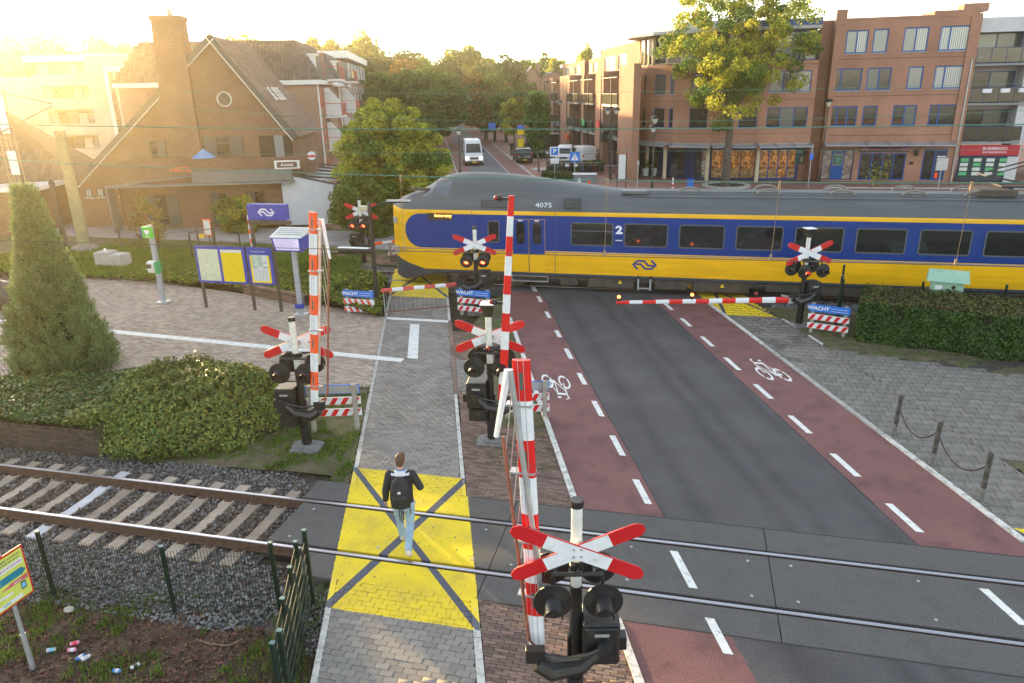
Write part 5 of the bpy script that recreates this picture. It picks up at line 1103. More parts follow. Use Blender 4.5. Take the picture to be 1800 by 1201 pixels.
# low outbuildings left of the cafe
ob = bld('outbuilding', 'low brick outbuilding with steep dark roof at the left edge of the café', 'shed', -27.2, 47)
g = MB(); g.box(-5.4, 3.0, 0, 7, 0, 2.6); g.build('wall', BB, ob); MB().box(-5.8, 3.4, -.5, 7, 2.6, 2.85).build('flat_roof', WFR, ob)
r_ = MB(); r_.add([(-4.5, .5, 2.85), (4.2, 3.5, 2.85), (-3.2, 4, 7.2), (-1.0, 6, 7.4), (-6, 8, 2.85), (4.2, 9, 2.85)], [(0, 1, 3, 2), (1, 5, 3), (0, 2, 4), (2, 3, 5, 4)]); r_ = r_.build('roof', TILED, ob)
roof_tiles(r_, (-4.4, .6, 2.95), (8.7, 3, 0), (.55, 2.9, 4.4), 8.6, 5.2, TILED, .3, .36, trim=lambda s, t: s > t * .12 and s < 9 - t * 1.12)
# --- long flat-fronted brick building with shops (front on y = 66.2)
fb = thing('shop_apartment_building', 'flat fronted brick building with blue window frames above a florist, right of the tall tree', 'building', (10.9, 66.2, 0))
def loc(l, o=10.9): return [(a - o, b - o, c, d, *r) for a, b, c, d, *r in l]
UP_ = [(11.76, 13.39, 10.0, 11.72, 2, [CURT, CURT2]), (13.75, 14.85, 10.0, 11.75, 1, CURT), (15.94, 17.72, 10.0, 11.78, 2, [CURT, CURT2]), (18.5, 20.7, 10.0, 11.78, 2, CURT2),
    (10.98, 13.3, 7.2, 8.9, 2, WGL), (13.66, 15.45, 7.2, 8.9, 2, [CURT3, WGL]), (16.65, 17.75, 7.22, 8.92, 1, CURT), (18.55, 20.75, 7.22, 8.92, 2, CURT2),
    (11.0, 13.3, 4.45, 6.02, 3, WGL), (13.7, 14.8, 4.45, 6.02, 1, WGL), (15.94, 17.7, 4.45, 6.03, 2, [WGL, CURT3]), (18.6, 20.75, 4.45, 6.03, 2, WGL)]
SHP = [(11.0, 13.5, .12, 2.62, 0, 0), (13.95, 17.45, .12, 2.3, 0, 0), (18.7, 20.45, .12, 2.62, 0, 0)]
hol = [h[:4] for h in loc(UP_)] + [h[:4] for h in loc(SHP)]
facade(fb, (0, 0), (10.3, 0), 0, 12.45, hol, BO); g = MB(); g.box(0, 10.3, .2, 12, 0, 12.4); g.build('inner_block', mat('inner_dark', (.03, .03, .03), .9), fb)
q = MB(); q.box(-.02, 10.35, -.03, .3, 12.45, 12.6); q.box(-.03, .75, -.05, .3, 12.6, 13.25); q.box(9.6, 10.35, -.10, .3, 2.9, 12.45); q.box(.0, .45, -.09, -.001, 2.9, 12.45); q.box(7.4, 10.6, 1.5, 6, 12.4, 13.0); q.box(10, 11.8, 3.5, 5, 13, 13.6); q.build('parapet', BO, fb)
for z in (3.7, 6.75, 9.55): MB().box(.45, 9.6, -.012, -.001, z, z + .05).build('string_course', mat('joint_line', (.16, .09, .07), .9), fb)
for h in loc(UP_): window(fb, (0, 0), (1, 0), h[0], h[1], h[2], h[3], max(h[4], 1), gm_=h[5], fw=.10, mull=([(h[1] - h[0]) * .33] if (h[4] == 2 and h[1] - h[0] > 2.1) else None))
def canopy_(parent, A, B, z, m=GREYM, dep=1.1):
    A, B = Vector((*A, z)), Vector((*B, z)); d = (B - A).normalized(); o = Vector((d.y, -d.x, 0)); n = max(1, int((B - A).length / 1.4)); mb = MB()
    mb.quad(A + Vector((0, 0, .12)), A + o * dep - Vector((0, 0, .08)), B + o * dep - Vector((0, 0, .08)), B + Vector((0, 0, .12)))
    mb.tube([A + o * dep - Vector((0, 0, .1)), B + o * dep - Vector((0, 0, .1))], .055, 6); mb.tube([A + o * .5, B + o * .5], .03, 5)
    for i in range(n + 1): p = A + (B - A) * i / n; mb.tube([p + Vector((0, 0, .2)), p + o * dep * 1.05 - Vector((0, 0, .02))], .045, 4)
    return mb.build('canopy', m, parent)
CANM = mat('canopy_grey', (.36, .38, .42), .35, metal=.3, var=.1)
canopy_(fb, (.1, -.02), (9.8, -.02), 3.05, CANM)
# shops behind the openings
MB().box(.1, 2.6, .12, .13, .12, 2.62).build('shop_print', SH_S, fb); w_ = window(fb, (0, 0), (1, 0), .1, 2.6, .12, 2.62, 3, fm=NFR, gm_=SH_S, sill=False, fw=.09, y=.02)
MB().bbox((1.35, -.005, 1.3), (.95, .05, 2.3)).build('blue_door', BFR, fb); MB().box(.98, 1.72, -.036, -.031, 1.3, 2.3).build('door_pane', mat('pane_grey', (.2, .19, .15), .3), fb)
cs = MB().bbox((1.37, -.05, 1.75), (.55, .02, .62)).build('green_sign', mat('shop_green', (.01, .14, .08), .5), fb); text('Grey', cs, (1.37, -.063, 1.86), .17, SWHITE); text('Co.', cs, (1.37, -.063, 1.66), .17, SWHITE)
window(fb, (0, 0), (1, 0), 3.05, 6.55, .12, 2.3, 4, fm=BFR, gm_=[SH_D, WGL], sill=False, fw=.1, y=.02, mull=[.95, 1.75, 2.6])
fs = MB().bbox((4.8, -.06, 2.62), (3.7, .06, .42)).build('shop_sign', mat('sign_dark', (.03, .04, .045), .5), fb); PINK = mat('pink_print', (.62, .08, .26), .5)
text('Bloemen en Cadeaus', fs, (4.8, -.093, 2.62), .27, PINK, bold=.003, sx=1.05)
for x in (3.15, 3.45, 3.3, 6.2, 6.5, 6.35):
    f_ = MB(); 
    for k in range(5): a = k * 1.257; f_.tube([(x + .07 * math.cos(a), -.098, 2.62 + (x % .3 - .15) * .3 + .07 * math.sin(a)), (x + .07 * math.cos(a), -.093, 2.62 + (x % .3 - .15) * .3 + .07 * math.sin(a))], .06, 6)
    f_.build('printed_flower', mat('flower_pink', (.75, .25, .42), .5), fs)
window(fb, (0, 0), (1, 0), 7.8, 9.55, .12, 2.62, 2, fm=BFR, gm_=[WGL, NFR], sill=False, fw=.09, y=.02)
for k in range(6): MB().box(8.85, 9.5, .02, .03, .95 + k * .2, 1.06 + k * .2).build('letter_plate', SWHITE, fb)
MB().box(8.85, 9.1, .015, .03, .3, .75).build('red_notice', ORR, fb)
MB().bbox((7.25, -.12, 2.35), (.25, .2, .5)).build('wall_lamp', BLACK, fb); MB().bbox((7.0, -.03, 1.5), (.3, .04, .22)).build('wall_plate', BLACK, fb)
MB().tube([(10.1, -.14, 0), (10.1, -.14, 9.3), (10.7, -.3, 9.45)], .06, 8).build('downpipe', GALV, fb)
MB().box(10.7, 10.8, -.2, -.1, 9.2, 9.4)
# --- white block with dark balconies
wb = thing('balcony_building', 'white panelled block with dark glass balconies over an estate agent, at the right edge', 'building', (21.3, 66.4, 0))
g = MB(); g.box(0, 14, 1.6, 12, 2.9, 12.3); g.box(-.1, 14, .2, 1.7, 12.0, 12.3); g.box(3.6, 4.4, 0, 1.7, 0, 12.3); g.box(8.2, 14, 0, 1.7, 0, 12.3); g.build('wall', mat('white_panel', (.55, .55, .58), .6, var=.06), wb)
MB().box(-.1, 3.65, .15, 1.6, 11.25, 12.15).build('fascia', mat('white_panel', (.55, .55, .58), .6), wb)
for z in (9.0, 6.1, 3.2):
    window(wb, (0, 1.58), (1, 1.58), .05, 3.55, z + .05, z + 2.35, 2, fm=BFR if z > 4 else NFR, gm_=[WGL if z < 8 else CURT, CURT3], sill=False, y=-.05); s = MB().box(-.05, 4.1, -.25, 1.55, z - .18, z).build('balcony', GREYM, wb)
    r_ = MB(); r_.box(-.05, 4.1, -.25, -.2, z + 1.1, z + 1.15)
    for k in range(5): x = -.03 + k * 1.02; r_.box(x, x + .05, -.25, -.2, z - .1, z + 1.1)
    r_.build('railing', NFR, s); MB().box(0, 4.05, -.235, -.225, z + .08, z + 1.08).build('glass_panel', mat('smoked_glass', (.06, .055, .045), .12, spec=.8, var=.2), s)
for k in range(3): MB().prism([(.75 + k * 1.25, -.32), (1.45 + k * 1.25, -.32), (1.4 + k * 1.25, -.52), (.8 + k * 1.25, -.52)], 6.85, 7.15).build('flower_box', SWHITE, wb)
MB().box(.05, 4.3, -.1, .1, 2.1, 2.9).build('red_fascia', mat('shop_red', (.45, .012, .03), .45), wb); rf_ = MB().box(.05, 4.3, -.02, .08, 2.0, 2.1).build('fascia_shadow_gap', NFR, wb)
text('BURBERGO', wb, (2.55, -.105, 2.62), .30, SWHITE, bold=.004, sx=1.15); text('BUITENGEWOON', wb, (2.55, -.105, 2.33), .19, SWHITE, bold=.003, sx=1.1)
window(wb, (0, .1), (1, .1), .1, 3.9, .1, 2.0, 4, fm=NFR, gm_=[mat('agency_glass', (.05, .09, .08), .1, spec=.8)], sill=False, fw=.08, y=0)
for i in range(4):
    for j in range(4): MB().box(.28 + i * .93, .85 + i * .93, .02, .03, .52 + j * .36, .78 + j * .36).build('house_card', mat('card_white' if (i + j) % 3 else 'card_green', (.62, .66, .62) if (i + j) % 3 else (.1, .45, .2), .5, var=.2, vs=9), wb)
# --- curved corner building
cb = thing('corner_building', 'curved brick corner building with food shop windows, behind the big tree', 'building', (0, 66, 0))
CV = [(-5.0, 71.8), (-4.55, 70.4), (-3.85, 69.1), (-1.3, 66.4), (2.1, 65.35), (5.6, 65.15), (9.9, 66.0)]
CL = [(x, y - 66) for x, y in CV]
def seg_hit(px):
    d = ray_(px, 200)
    for i in range(len(CV) - 1):
        a, b = np.array(CV[i]), np.array(CV[i + 1]); M_ = np.array([[d[0], -(b - a)[0]], [d[1], -(b - a)[1]]]); t, s = np.linalg.solve(M_, a)
        if -1e-3 <= s <= 1.001: return i, s * np.linalg.norm(b - a)
    return len(CV) - 2, np.linalg.norm(np.array(CV[-1]) - np.array(CV[-2])) * .98
wins = {i: [] for i in range(6)}
for (x0, x1) in ((1120, 1126), (1130, 1137), (1149, 1168), (1176, 1191), (1212, 1244), (1254, 1278), (1299, 1337), (1348, 1420)):
    i, s0 = seg_hit(x0); j, s1 = seg_hit(x1); Li = math.dist(CV[i], CV[i + 1])
    if j != i: s1 = Li - .12
    wins[i].append((max(s0, .08), min(s1, Li - .08)))
for i in range(6):
    Li = math.dist(CV[i], CV[i + 1]); H = []
    for k, (s0, s1) in enumerate(wins[i]):
        for z in (4.42, 7.2): H.append((s0, s1, z, z + 1.62))
    facade(cb, CL[i], CL[i + 1], 3.15, 9.6, H, BO); n_ = 3 if (i == 5) else (1 if i != 3 else 1)
    for k, h in enumerate(H): window(cb, CL[i], CL[i + 1], *h, (3 if i == 5 and h[1] - h[0] > 2 else 1), fm=BFR if i in (5, 2, 4) else NFR, gm_=[CURT3, WGL, CURT] if k % 2 else [WGL, CURT3])
    # soffit and string lines
    a, b = Vector((*CL[i], 0)), Vector((*CL[i + 1], 0)); d = (b - a).normalized(); o = Vector((d.y, -d.x, 0)) * .012; 
    for z in (3.95, 6.6, 9.3): MB().quad(a + o + Vector((0, 0, z)), b + o + Vector((0, 0, z)), b + o + Vector((0, 0, z + .04)), a + o + Vector((0, 0, z + .04))).build('string_course', mat('joint_line', (.16, .09, .07), .9), cb)
    canopy_(cb, CL[i], CL[i + 1], 3.0, CANM, 1.0)
BACK = [(x * .95 + .3, y + 1.1) for x, y in CL]
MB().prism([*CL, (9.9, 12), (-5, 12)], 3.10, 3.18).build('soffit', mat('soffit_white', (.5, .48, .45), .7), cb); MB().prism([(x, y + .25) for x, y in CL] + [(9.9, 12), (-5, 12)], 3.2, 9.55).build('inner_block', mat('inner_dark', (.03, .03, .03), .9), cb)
ret = MB(); ret.quad((9.9, 0, 0), (9.9, 1.4, 0), (9.9, 1.4, 12.6), (9.9, 0, 9.6)); ret.quad((9.9, 1.4, 0), (10.9, 1.4, 0), (10.9, 1.4, 12.6), (9.9, 1.4, 12.6)); ret.quad((10.89, 1.4, 0), (10.89, .2, 0), (10.89, .2, 12.6), (10.89, 1.4, 12.6)); ret.quad((9.0, .9, 0), (9.9, .9, 0), (9.9, .9, 3.1), (9.0, .9, 3.1)); ret.build('wall', BO, cb)
MB().box(-4.9, 9.9, .6, 1.4, 9.6, 9.62).build('terrace_floor', LEAD, cb)
# ground floor shop band
SB = [(-4.3, 5.4), (-2.4, 2.9), (0, 1.4), (1.9, .75), (5.9, .45), (9.3, .9)]
TYPE = [[SH_D, SH_D], [NFR, SH_D], [NFR, SH_D, SH_V], [SH_W, SH_W, SH_W], [SH_W, SH_W, SH_W, SH_W]]
for i in range(5):
    Li = math.dist(SB[i], SB[i + 1]); facade(cb, SB[i], SB[i + 1], 0, 3.12, [(.15, Li - .15, .12, 2.6)], NFR, nm='shop_front', dep=.1)
    nn_ = len(TYPE[i]); window(cb, SB[i], SB[i + 1], .15, Li - .15, .12, 2.6, nn_, fm=BFR if i == 4 else NFR, gm_=TYPE[i], sill=False, fw=.08, y=.02)
    if i >= 3: 
        a, b = Vector((*SB[i], 0)), Vector((*SB[i + 1], 0)); d = (b - a).normalized(); o = Vector((d.y, -d.x, 0)) * -.03; m = MB()
        for k in range(nn_): 
            if i == 4 and k == 2: continue
            s0, s1 = .25 + (Li - .3) * k / nn_, .05 + (Li - .3) * (k + 1) / nn_; z1 = .95; m.quad(a + d * s0 + o + Vector((0, 0, .2)), a + d * s1 + o + Vector((0, 0, .2)), a + d * s1 + o + Vector((0, 0, z1)), a + d * s0 + o + Vector((0, 0, z1)))
        m.build('bread_poster', SH_B, cb)
for (x, y) in ((-3.6, 3.6), (-1.9, 1.4), (1.75, .1), (5.85, -.25), (-4.6, 5.2)):
    MB().tube([(x, y, 0), (x, y, 3.1)], .17, 12).build('column', CREAMC, cb)
s_ = MB().bbox((7.5, -.35, 2.85), (1.5, .08, .32)).build('shop_sign', mat('shop_green', (.01, .20, .15), .5), cb); text('Bakker Bart', s_, (7.5, -.395, 2.85), .23, SWHITE)
s_ = MB().bbox((-1.2, 1.4, 2.75), (1.9, .08, .36)).build('shop_sign', mat('sign_amber', (.35, .12, .03), .5), cb, rot=(0, 0, 0))
MB().bbox((9.35, .82, 2.0), (.75, .06, 1.2)).build('coffee_poster', mat('poster_green', (.02, .09, .08), .5), cb); text('Coffee', cb, (9.3, .78, 2.35), .18, SWHITE); MB().bbox((9.5, .78, 1.75), (.2, .02, .4)).build('printed_cup', mat('cup_print', (.4, .28, .2), .5), cb)
# glazed top floor with overhanging roof
TOPL = [(-4.7, 6.4), (-3.9, 4.6), (-2.2, 3.0), (1.5, 2.0), (5.6, 1.5), (9.9, 1.4)]
for i in range(5):
    Li = math.dist(TOPL[i], TOPL[i + 1]); window(cb, TOPL[i], TOPL[i + 1], 0, Li, 9.65, 11.9, max(1, int(Li / 1.2)), fm=CREAMC if i < 3 else BFR, gm_=[WGL, CURT2, CURT], sill=False, fw=.1, y=0)
for (x, y) in ((-4.2, 5.4), (-3.4, 3.9), (-4.75, 6.9)): MB().tube([(x, y, 9.6), (x, y, 12.1)], .16, 10).build('column', CREAMC, cb)
MB().prism([(-6.2, 7.5), (-5.6, 4.6), (-3.4, 2.0), (.5, .6), (5.6, .2), (9.9, .3), (9.9, 9), (-4, 12)], 12.0, 12.25).build('overhanging_roof', mat('roof_slab', (.42, .42, .42), .6, var=.1), cb)
MB().prism([(-3.8, 5.5), (-1.5, 3), (3, 2), (3, 9), (-3, 9)], 12.25, 13.0).build('roof_box', mat('white_panel', (.55, .55, .58), .6), cb)
MB().prism([(3, .6), (9.9, .2), (9.9, 1.6), (3, 2)], 12.26, 12.75).build('blue_fascia', BFR, cb)
# --- stepped brick row along the street
PB = 17.75
PINNED = 0; row = bld('terraced_balcony_building', 'stepped brick row with deep balconies, black columns and shops along the far street', 'building', PB, 64)
def rq(px): return hp(px, 170, PB)[0] - 64
e = {k: rq(k) for k in (954, 966, 972, 984, 1001, 1022, 1026, 1048, 1062, 1092, 1118)}
def pier(x0, x1, z=9.6, fwd=.0):     # x = pixel columns, far to near
    q0, q1 = e[x1], e[x0]; g = MB(); g.box(-fwd, (.4 if fwd > .2 else 5), q0, q1, 0, z); g.build('brick_pier', BO, row); return q0, q1
pier(1092, 1118, 9.75, .25); pier(1048, 1062, 9.45, .1); pier(1022, 1026, 9.4); pier(984, 1001, 9.5); pier(966, 972, 9.4); 
MB().box(0, 5, e[954], e[954] + .6, 0, 9.4).build('brick_pier', BO, row)
for (x0, x1) in ((1062, 1092), (1026, 1048), (1001, 1022), (972, 984), (954, 966)):
    q0, q1 = e[x1], e[x0]; w = q1 - q0
    facade(row, (1.9, q1), (1.9, q0), 2.9, 9.5, [(w * .25, w * .8, 3.6, 5.6), (w * .25, w * .8, 6.5, 8.4)], BO)
    for z in (3.6, 6.5): window(row, (1.9, q1), (1.9, q0), w * .25, w * .8, z, z + 2, 2, gm_=[WGL, CURT3], sill=False)
    MB().box(.2, 5, q0, q1, 9.2, 9.4).build('roof_slab', BO, row) if False else None
    for z in (6.3, 3.45):
        s = MB().box(-.35, 1.9, q0 + .02, q1 - .02, z - .2, z).build('balcony', GREYM, row)
        MB().box(-.38, -.30, q0 + .02, q1 - .02, z + .02, z + .95).build('balcony_front', mat('balcony_dark', (.028, .028, .02), .9, spec=.1, var=.4, vs=3), s)
        MB().box(-.42, -.27, q0, q1, z + .95, z + 1.0).build('hand_rail', NFR, s)
    for k in (.33, .95): 
        q = q0 + w * k; MB().tube([(-.42, q, 0), (-.42, q, 9.0)], .06, 6).build('slim_column', DFR, row)
    MB().tube([(-.42, q0, 8.75), (-.42, q1, 8.75)], .05, 5).build('pergola_beam', DFR, row)
    for k in (0.02, .5, .98): MB().tube([(-.5, q0 + w * k, 8.7), (1.9, q0 + w * k, 9.5)], .045, 4).build('pergola_rafter', DFR, row)
    facade(row, (1.2, q1), (1.2, q0), 0, 3.25, [(.2, w - .2, .1, 2.7)], NFR, nm='shop_front'); window(row, (1.2, q1), (1.2, q0), .2, w - .2, .1, 2.7, 3, fm=NFR, gm_=[SH_D, WGL, SH_D], sill=False)
    MB().box(-.1, 1.2, q0 + .02, q1 - .02, 3.0, 3.24).build('shop_fascia', SWHITE, row)
g = MB(); g.box(2.1, 12, 8, e[954] + .6, 0, 9.3); g.build('inner_block', BO, row)
# penthouses
for (xa, xb, z, p) in ((990, 1028, 11.4, 2.6), (1028, 1056, 11.35, 3.0), (1056, 1125, 12.0, 2.2)):
    q1, q0 = hp(xa, 100, PB + p)[0] - 64, max(6.2, hp(xb, 100, PB + p)[0] - 64); w = q1 - q0
    H = [(w * .12, w * .45, 9.7, 10.9), (w * .58, w * .82, 9.7, 10.9)] if w > 6 else [(w * .3, w * .7, 9.7, 10.9)]
    if p == 2.2: H = [(w * .12, w * .42, 9.6, 11.1), (w * .5, w * .7, 9.6, 11.1)]
    facade(row, (p, q1), (p, q0), 9.3, z, H, BO); MB().box(p + .2, 11, q0, q1, 9.3, z - .02).build('penthouse_block', BO, row)
    for h in H: window(row, (p, q1), (p, q0), *h, 2, fm=BFR, gm_=[CURT2, mat('lit_curtain', (.65, .5, .2), .3, var=.2)], sill=False)
    gsh = MB(); gsh.quad((p - 1.2, q1 + .2, z - .25), (p - 1.2, q1 + 2.4, z + .05), (p + .6, q1 + 2.4, z + .05), (p + .6, q1, z - .25)); 
    if p != 2.2 or True: MB().prism([(p - .1, q1 - .2), (p - .1, q1 + 2.2), (p + 1.6, q1 - .2)], z - .45, z - .05).build('blue_roof_fin', BFR, row)
for (px, py, cm, s) in ((1052, 217, mat('sign_red2', (.75, .03, .02), .5), 'Etos'), (1026, 215, mat('sign_green2', (.02, .42, .1), .5), 'HEMA')):
    q_, z_ = hp(px, py, PB - .5); b = MB().bbox((-.55, q_ - 64, z_), (.12, 1.3, .75)).build('shop_sign', cm, row)
q_, z_ = hp(998, 241, PB - .3); MB().bbox((-.4, q_ - 64, z_), (.3, 1.6, .7)).build('orange_sign', mat('sign_orange', (.8, .12, .03), .5), row)
q_, z_ = hp(1067, 240, PB - .3); MB().bbox((-.6, q_ - 64, z_), (.5, 1.0, 1.1)).build('black_sign_box', BLACK, row)
# --- far gabled houses
def house(px, py, q, w, dp_, he, hr, m, rm, label, gable=True):
    x, _ = hq(px, py, q); o = bld('gabled_house', label, 'house', x, q, 'far gabled houses beyond the street'); g = MB()
    g.add([(-w / 2, 0, 0), (w / 2, 0, 0), (w / 2, 0, he), (0, 0, hr), (-w / 2, 0, he), (-w / 2, dp_, 0), (w / 2, dp_, 0), (w / 2, dp_, he), (0, dp_, hr), (-w / 2, dp_, he)], [(0, 1, 2, 3, 4), (9, 8, 7, 6, 5), (1, 6, 7, 2), (5, 0, 4, 9)]); g.build('wall', m, o)
    g = MB(); g.add([(w / 2 + .3, -.3, he - .2), (w / 2 + .3, dp_ + .3, he - .2), (0, dp_ + .3, hr + .15), (0, -.3, hr + .15), (-w / 2 - .3, -.3, he - .2), (-w / 2 - .3, dp_ + .3, he - .2)], [(0, 1, 2, 3), (3, 2, 5, 4)]); rr = g.build('roof', rm, o)
    MB().box(w * .2, w * .2 + .7, dp_ * .5, dp_ * .5 + .7, hr - 1.5, hr + .8).build('chimney', m, rr)
    for z in (1.0, 3.8):
        for x in (-w * .25, w * .25): window(o, (0, 0), (1, 0), x - .6, x + .6, z, z + 1.4, 2, fm=WFR, gm_=WGL, y=-.06)
    return o
SLT = mat('slate_roof', (.06, .07, .10), .6, var=.15)
house(936, 180, 150, 9, 12, 6.5, 12.2, BP, SLT, 'red brick house with steep gable between the far trees and the brick row')
h2 = house(975, 180, 152, 16, 8, 8.2, 11.2, BP, SLT, 'dark slate roofed house behind the end of the brick row')
# ---------------------------------------------------------------- vegetation
def leafmat(name, col, sub=.35, hue=.03, isl=.45, rough=.6): return mat(name, col, rough, var=.25, vs=.7, isl=isl, hue=hue, sub=sub, spec=.25)
LG = leafmat('leaf_green', (.11, .19, .035), .45); LY = leafmat('leaf_yellow_green', (.40, .42, .06), .6); LO = leafmat('leaf_orange', (.22, .15, .035)); LD = leafmat('leaf_dark', (.06, .11, .035), .35)
LM = leafmat('leaf_mid', (.09, .155, .03), .4); LJ = leafmat('juniper_green', (.20, .28, .12), .35, isl=.35); LI = leafmat('ivy_leaf', (.062, .115, .025), .15, isl=.6, rough=.35); LIY = leafmat('ivy_leaf_yellow', (.22, .17, .02), .15)
LH = leafmat('hedge_leaf', (.045, .085, .018), .15, isl=.6, rough=.4); LHT = leafmat('hedge_top_leaf', (.14, .115, .035), .2, isl=.5); LC = leafmat('shrub_leaf', (.16, .19, .045), .2, isl=.55)
BARK = mat('bark', (.11, .085, .065), .9, var=.3, vs=6, bump=.6, bs=20); BARKD = mat('dark_bark', (.05, .04, .03), .9, var=.3, vs=6, bump=.5, bs=20)
def clumps(nc, rx, ry, rz, shape='ell', r=rng, shell=.5):
    """centres and radii of foliage clumps through a crown volume centred at 0"""
    u = r.normal(size=(nc, 3)); u /= np.linalg.norm(u, axis=1)[:, None]; rr = r.uniform(shell, 1, nc) ** .7; C = u * rr[:, None]
    if shape == 'cone': C[:, :2] *= np.clip(1.05 - (C[:, 2] + 1) / 2, .1, 1)[:, None] * 1.25
    if shape == 'egg': C[:, :2] *= (1.15 - .35 * (C[:, 2] + 1) / 2)[:, None]
    return C * np.array([rx, ry, rz])
def crown_mesh(name, C, crad, n, size, mats, up=.3, r=rng, aspect=1.5):
    k = r.integers(0, len(C), n); d = r.normal(size=(n, 3)); d /= np.linalg.norm(d, axis=1)[:, None]; q = r.uniform(.35, 1, n) ** .5
    cr = (crad if np.isscalar(crad) else crad[k][:, None]); P = C[k] + d * q[:, None] * cr * np.array([1, 1, .75]); nr = d + np.array([0, 0, up])
    V, F = leaves(P, size, nr, aspect, .8, r); me = npmesh(name, V, F, mats)
    if isinstance(mats, list) and len(mats) > 1:
        mi = (r.random(len(C))[k] < .35).astype(np.int32); me.polygons.foreach_set('material_index', mi)
    return me
def limbs(mb, base, top, r0, C, nl, r=random, mi=0, bend=.3):
    b, t = Vector(base), Vector(top); pts = [b.lerp(t, s) + Vector((r.uniform(-1, 1), r.uniform(-1, 1), 0)) * bend * s for s in (0, .15, .35, .55, .75, 1)]
    mb.tube(pts, [r0 * 1.25, r0, r0 * .85, r0 * .65, r0 * .42, r0 * .15], 9, mi)
    for i in range(nl):
        c = Vector(C[r.randrange(len(C))]); s = r.uniform(.35, .8); a = b.lerp(t, s); m_ = a.lerp(c, .5) + Vector((0, 0, -.1 * (c - a).length)); mb.tube([a, m_, c], [r0 * .38 * (1.1 - s), r0 * .22 * (1.1 - s), r0 * .06], 5, mi)
def tree(label, loc, h, rx, rz, trunk, n, size, mats, nc=40, cr=.5, shape='ell', barkm=BARK, r0=.18, group=None, seed=1, name='tree', nl=10, shell=.45, cat='tree', zc=None):
    r = np.random.default_rng(seed); rr = random.Random(seed); t = thing(name, label, cat, loc, 0, group)
    C = clumps(nc, rx, rx, rz, shape, r, shell) + np.array([0, 0, h - rz - (cr * .5)]); m = MB(); limbs(m, (0, 0, -.1), (0, 0, h - rz * .7), r0, C, nl, rr); m.build('trunk', barkm, t, smooth=True)
    link('crown', crown_mesh('crown', C, cr * r.uniform(.7, 1.25, nc), n, size, mats, r=r), t); return t
# big sunlit street tree in front of the corner building
tree('tall yellow green tree with open crown, in front of the curved corner building', (3.2, 62.4, 0), 17.4, 6.1, 6.3, 0, 56000, .12, [LY, LG], nc=260, cr=.66, shape='ell', r0=.33, seed=3, nl=34, shell=.2)
# bushy tree between cafe and street
T7 = at(690, 402)
tree('big round bushy green tree beside the white terrace tent', (-16.9, 40.6, 0), 7.7, 3.3, 3.6, 0, 60000, .125, [LY, LG], nc=260, cr=.6, shape='egg', r0=.2, seed=5, nl=10, shell=.4)
tree('lower green bush leaning out beside the bushy tree', (-17.5, 37.6, 0), 3.9, 1.6, 1.9, 0, 14000, .15, [LG, LM], nc=50, cr=.65, r0=.08, seed=6, nl=4, shell=.2, name='shrub', cat='bush')
tree('leafy shrub in front of the porch of the café', (-25.9, 38.4, 0), 2.4, 1.3, 1.1, 0, 6000, .14, [LY, LG], nc=26, cr=.5, r0=.06, seed=8, nl=3, shell=.2, name='shrub', cat='bush')
tree('reddish leafless bush behind the defibrillator post', at(272, 440), 3.3, .75, 1.6, 0, 1800, .09, [LO, LC], nc=26, cr=.4, barkm=mat('twig', (.25, .16, .1), .9), r0=.05, seed=9, nl=24, shell=.1, name='shrub', cat='bush')
# conifer
J = at(118, 650); jr = np.random.default_rng(4)
def conifer(label, loc, h, rad_, n, m, name='juniper'):
    t = thing(name, label, 'conifer', loc); nb = 900; z = jr.uniform(0, 1, nb) ** 1.2; a = jr.uniform(0, 2 * math.pi, nb)
    env = lambda z: rad_ * np.clip(1 - z, 0, 1) ** 1.28 * (.90 + .2 * np.clip(z * 6, 0, 1)) + .02
    rr = env(z) * jr.uniform(.72, 1.0, nb) * (1 + .10 * np.sin(a * 3 + z * 9)); B = np.c_[rr * np.cos(a), rr * np.sin(a), .1 + z * h * .90]
    k = jr.integers(0, nb, n); out = np.c_[np.cos(a) * .8, np.sin(a) * .8, np.full(nb, 1.0)]; out /= np.linalg.norm(out, axis=1)[:, None]
    s = jr.uniform(-.2, .36, n); P = B[k] + out[k] * s[:, None] + jr.normal(0, .085, (n, 3)) * np.clip(1.2 - s[:, None] * 2, .2, 2)
    d = out[k] + jr.normal(0, .45, (n, 3)); d /= np.linalg.norm(d, axis=1)[:, None]; c = np.cross(d, jr.normal(size=(n, 3))); c /= np.linalg.norm(c, axis=1)[:, None]; L_ = jr.uniform(.05, .12, n)[:, None]
    V = np.stack([P - c * .014, P + c * .014, P + d * L_ + c * .006, P + d * L_ - c * .006], 1).reshape(-1, 3); link('crown', npmesh('crown', V, np.arange(4 * n).reshape(n, 4), m), t)
    m_ = MB(); zz = np.linspace(0, 1, 14); m_.tube([(0, 0, .1 + q * h * .88) for q in zz], [max(.02, float(env(q)) * .55) for q in zz], 18); m_.build('twiggy_core', mat('conifer_core', (.03, .045, .02), .95, var=.4, vs=14), t)
    m_ = MB(); m_.tube([(0, 0, -.1), (0, 0, h * .5), (.03, .02, h + .25)], [.16, .08, .006], 8); m_.tube([(0, 0, h * .8), (.12, .05, h * .98)], [.02, .005], 5); m_.tube([(0, 0, h * .78), (-.13, 0, h * .95)], [.02, .005], 5); m_.build('trunk', BARKD, t); return t
conifer('tall grey green juniper growing from the ivy bed at the left edge', tuple(J), 5.7, 1.30, 125000, LJ)
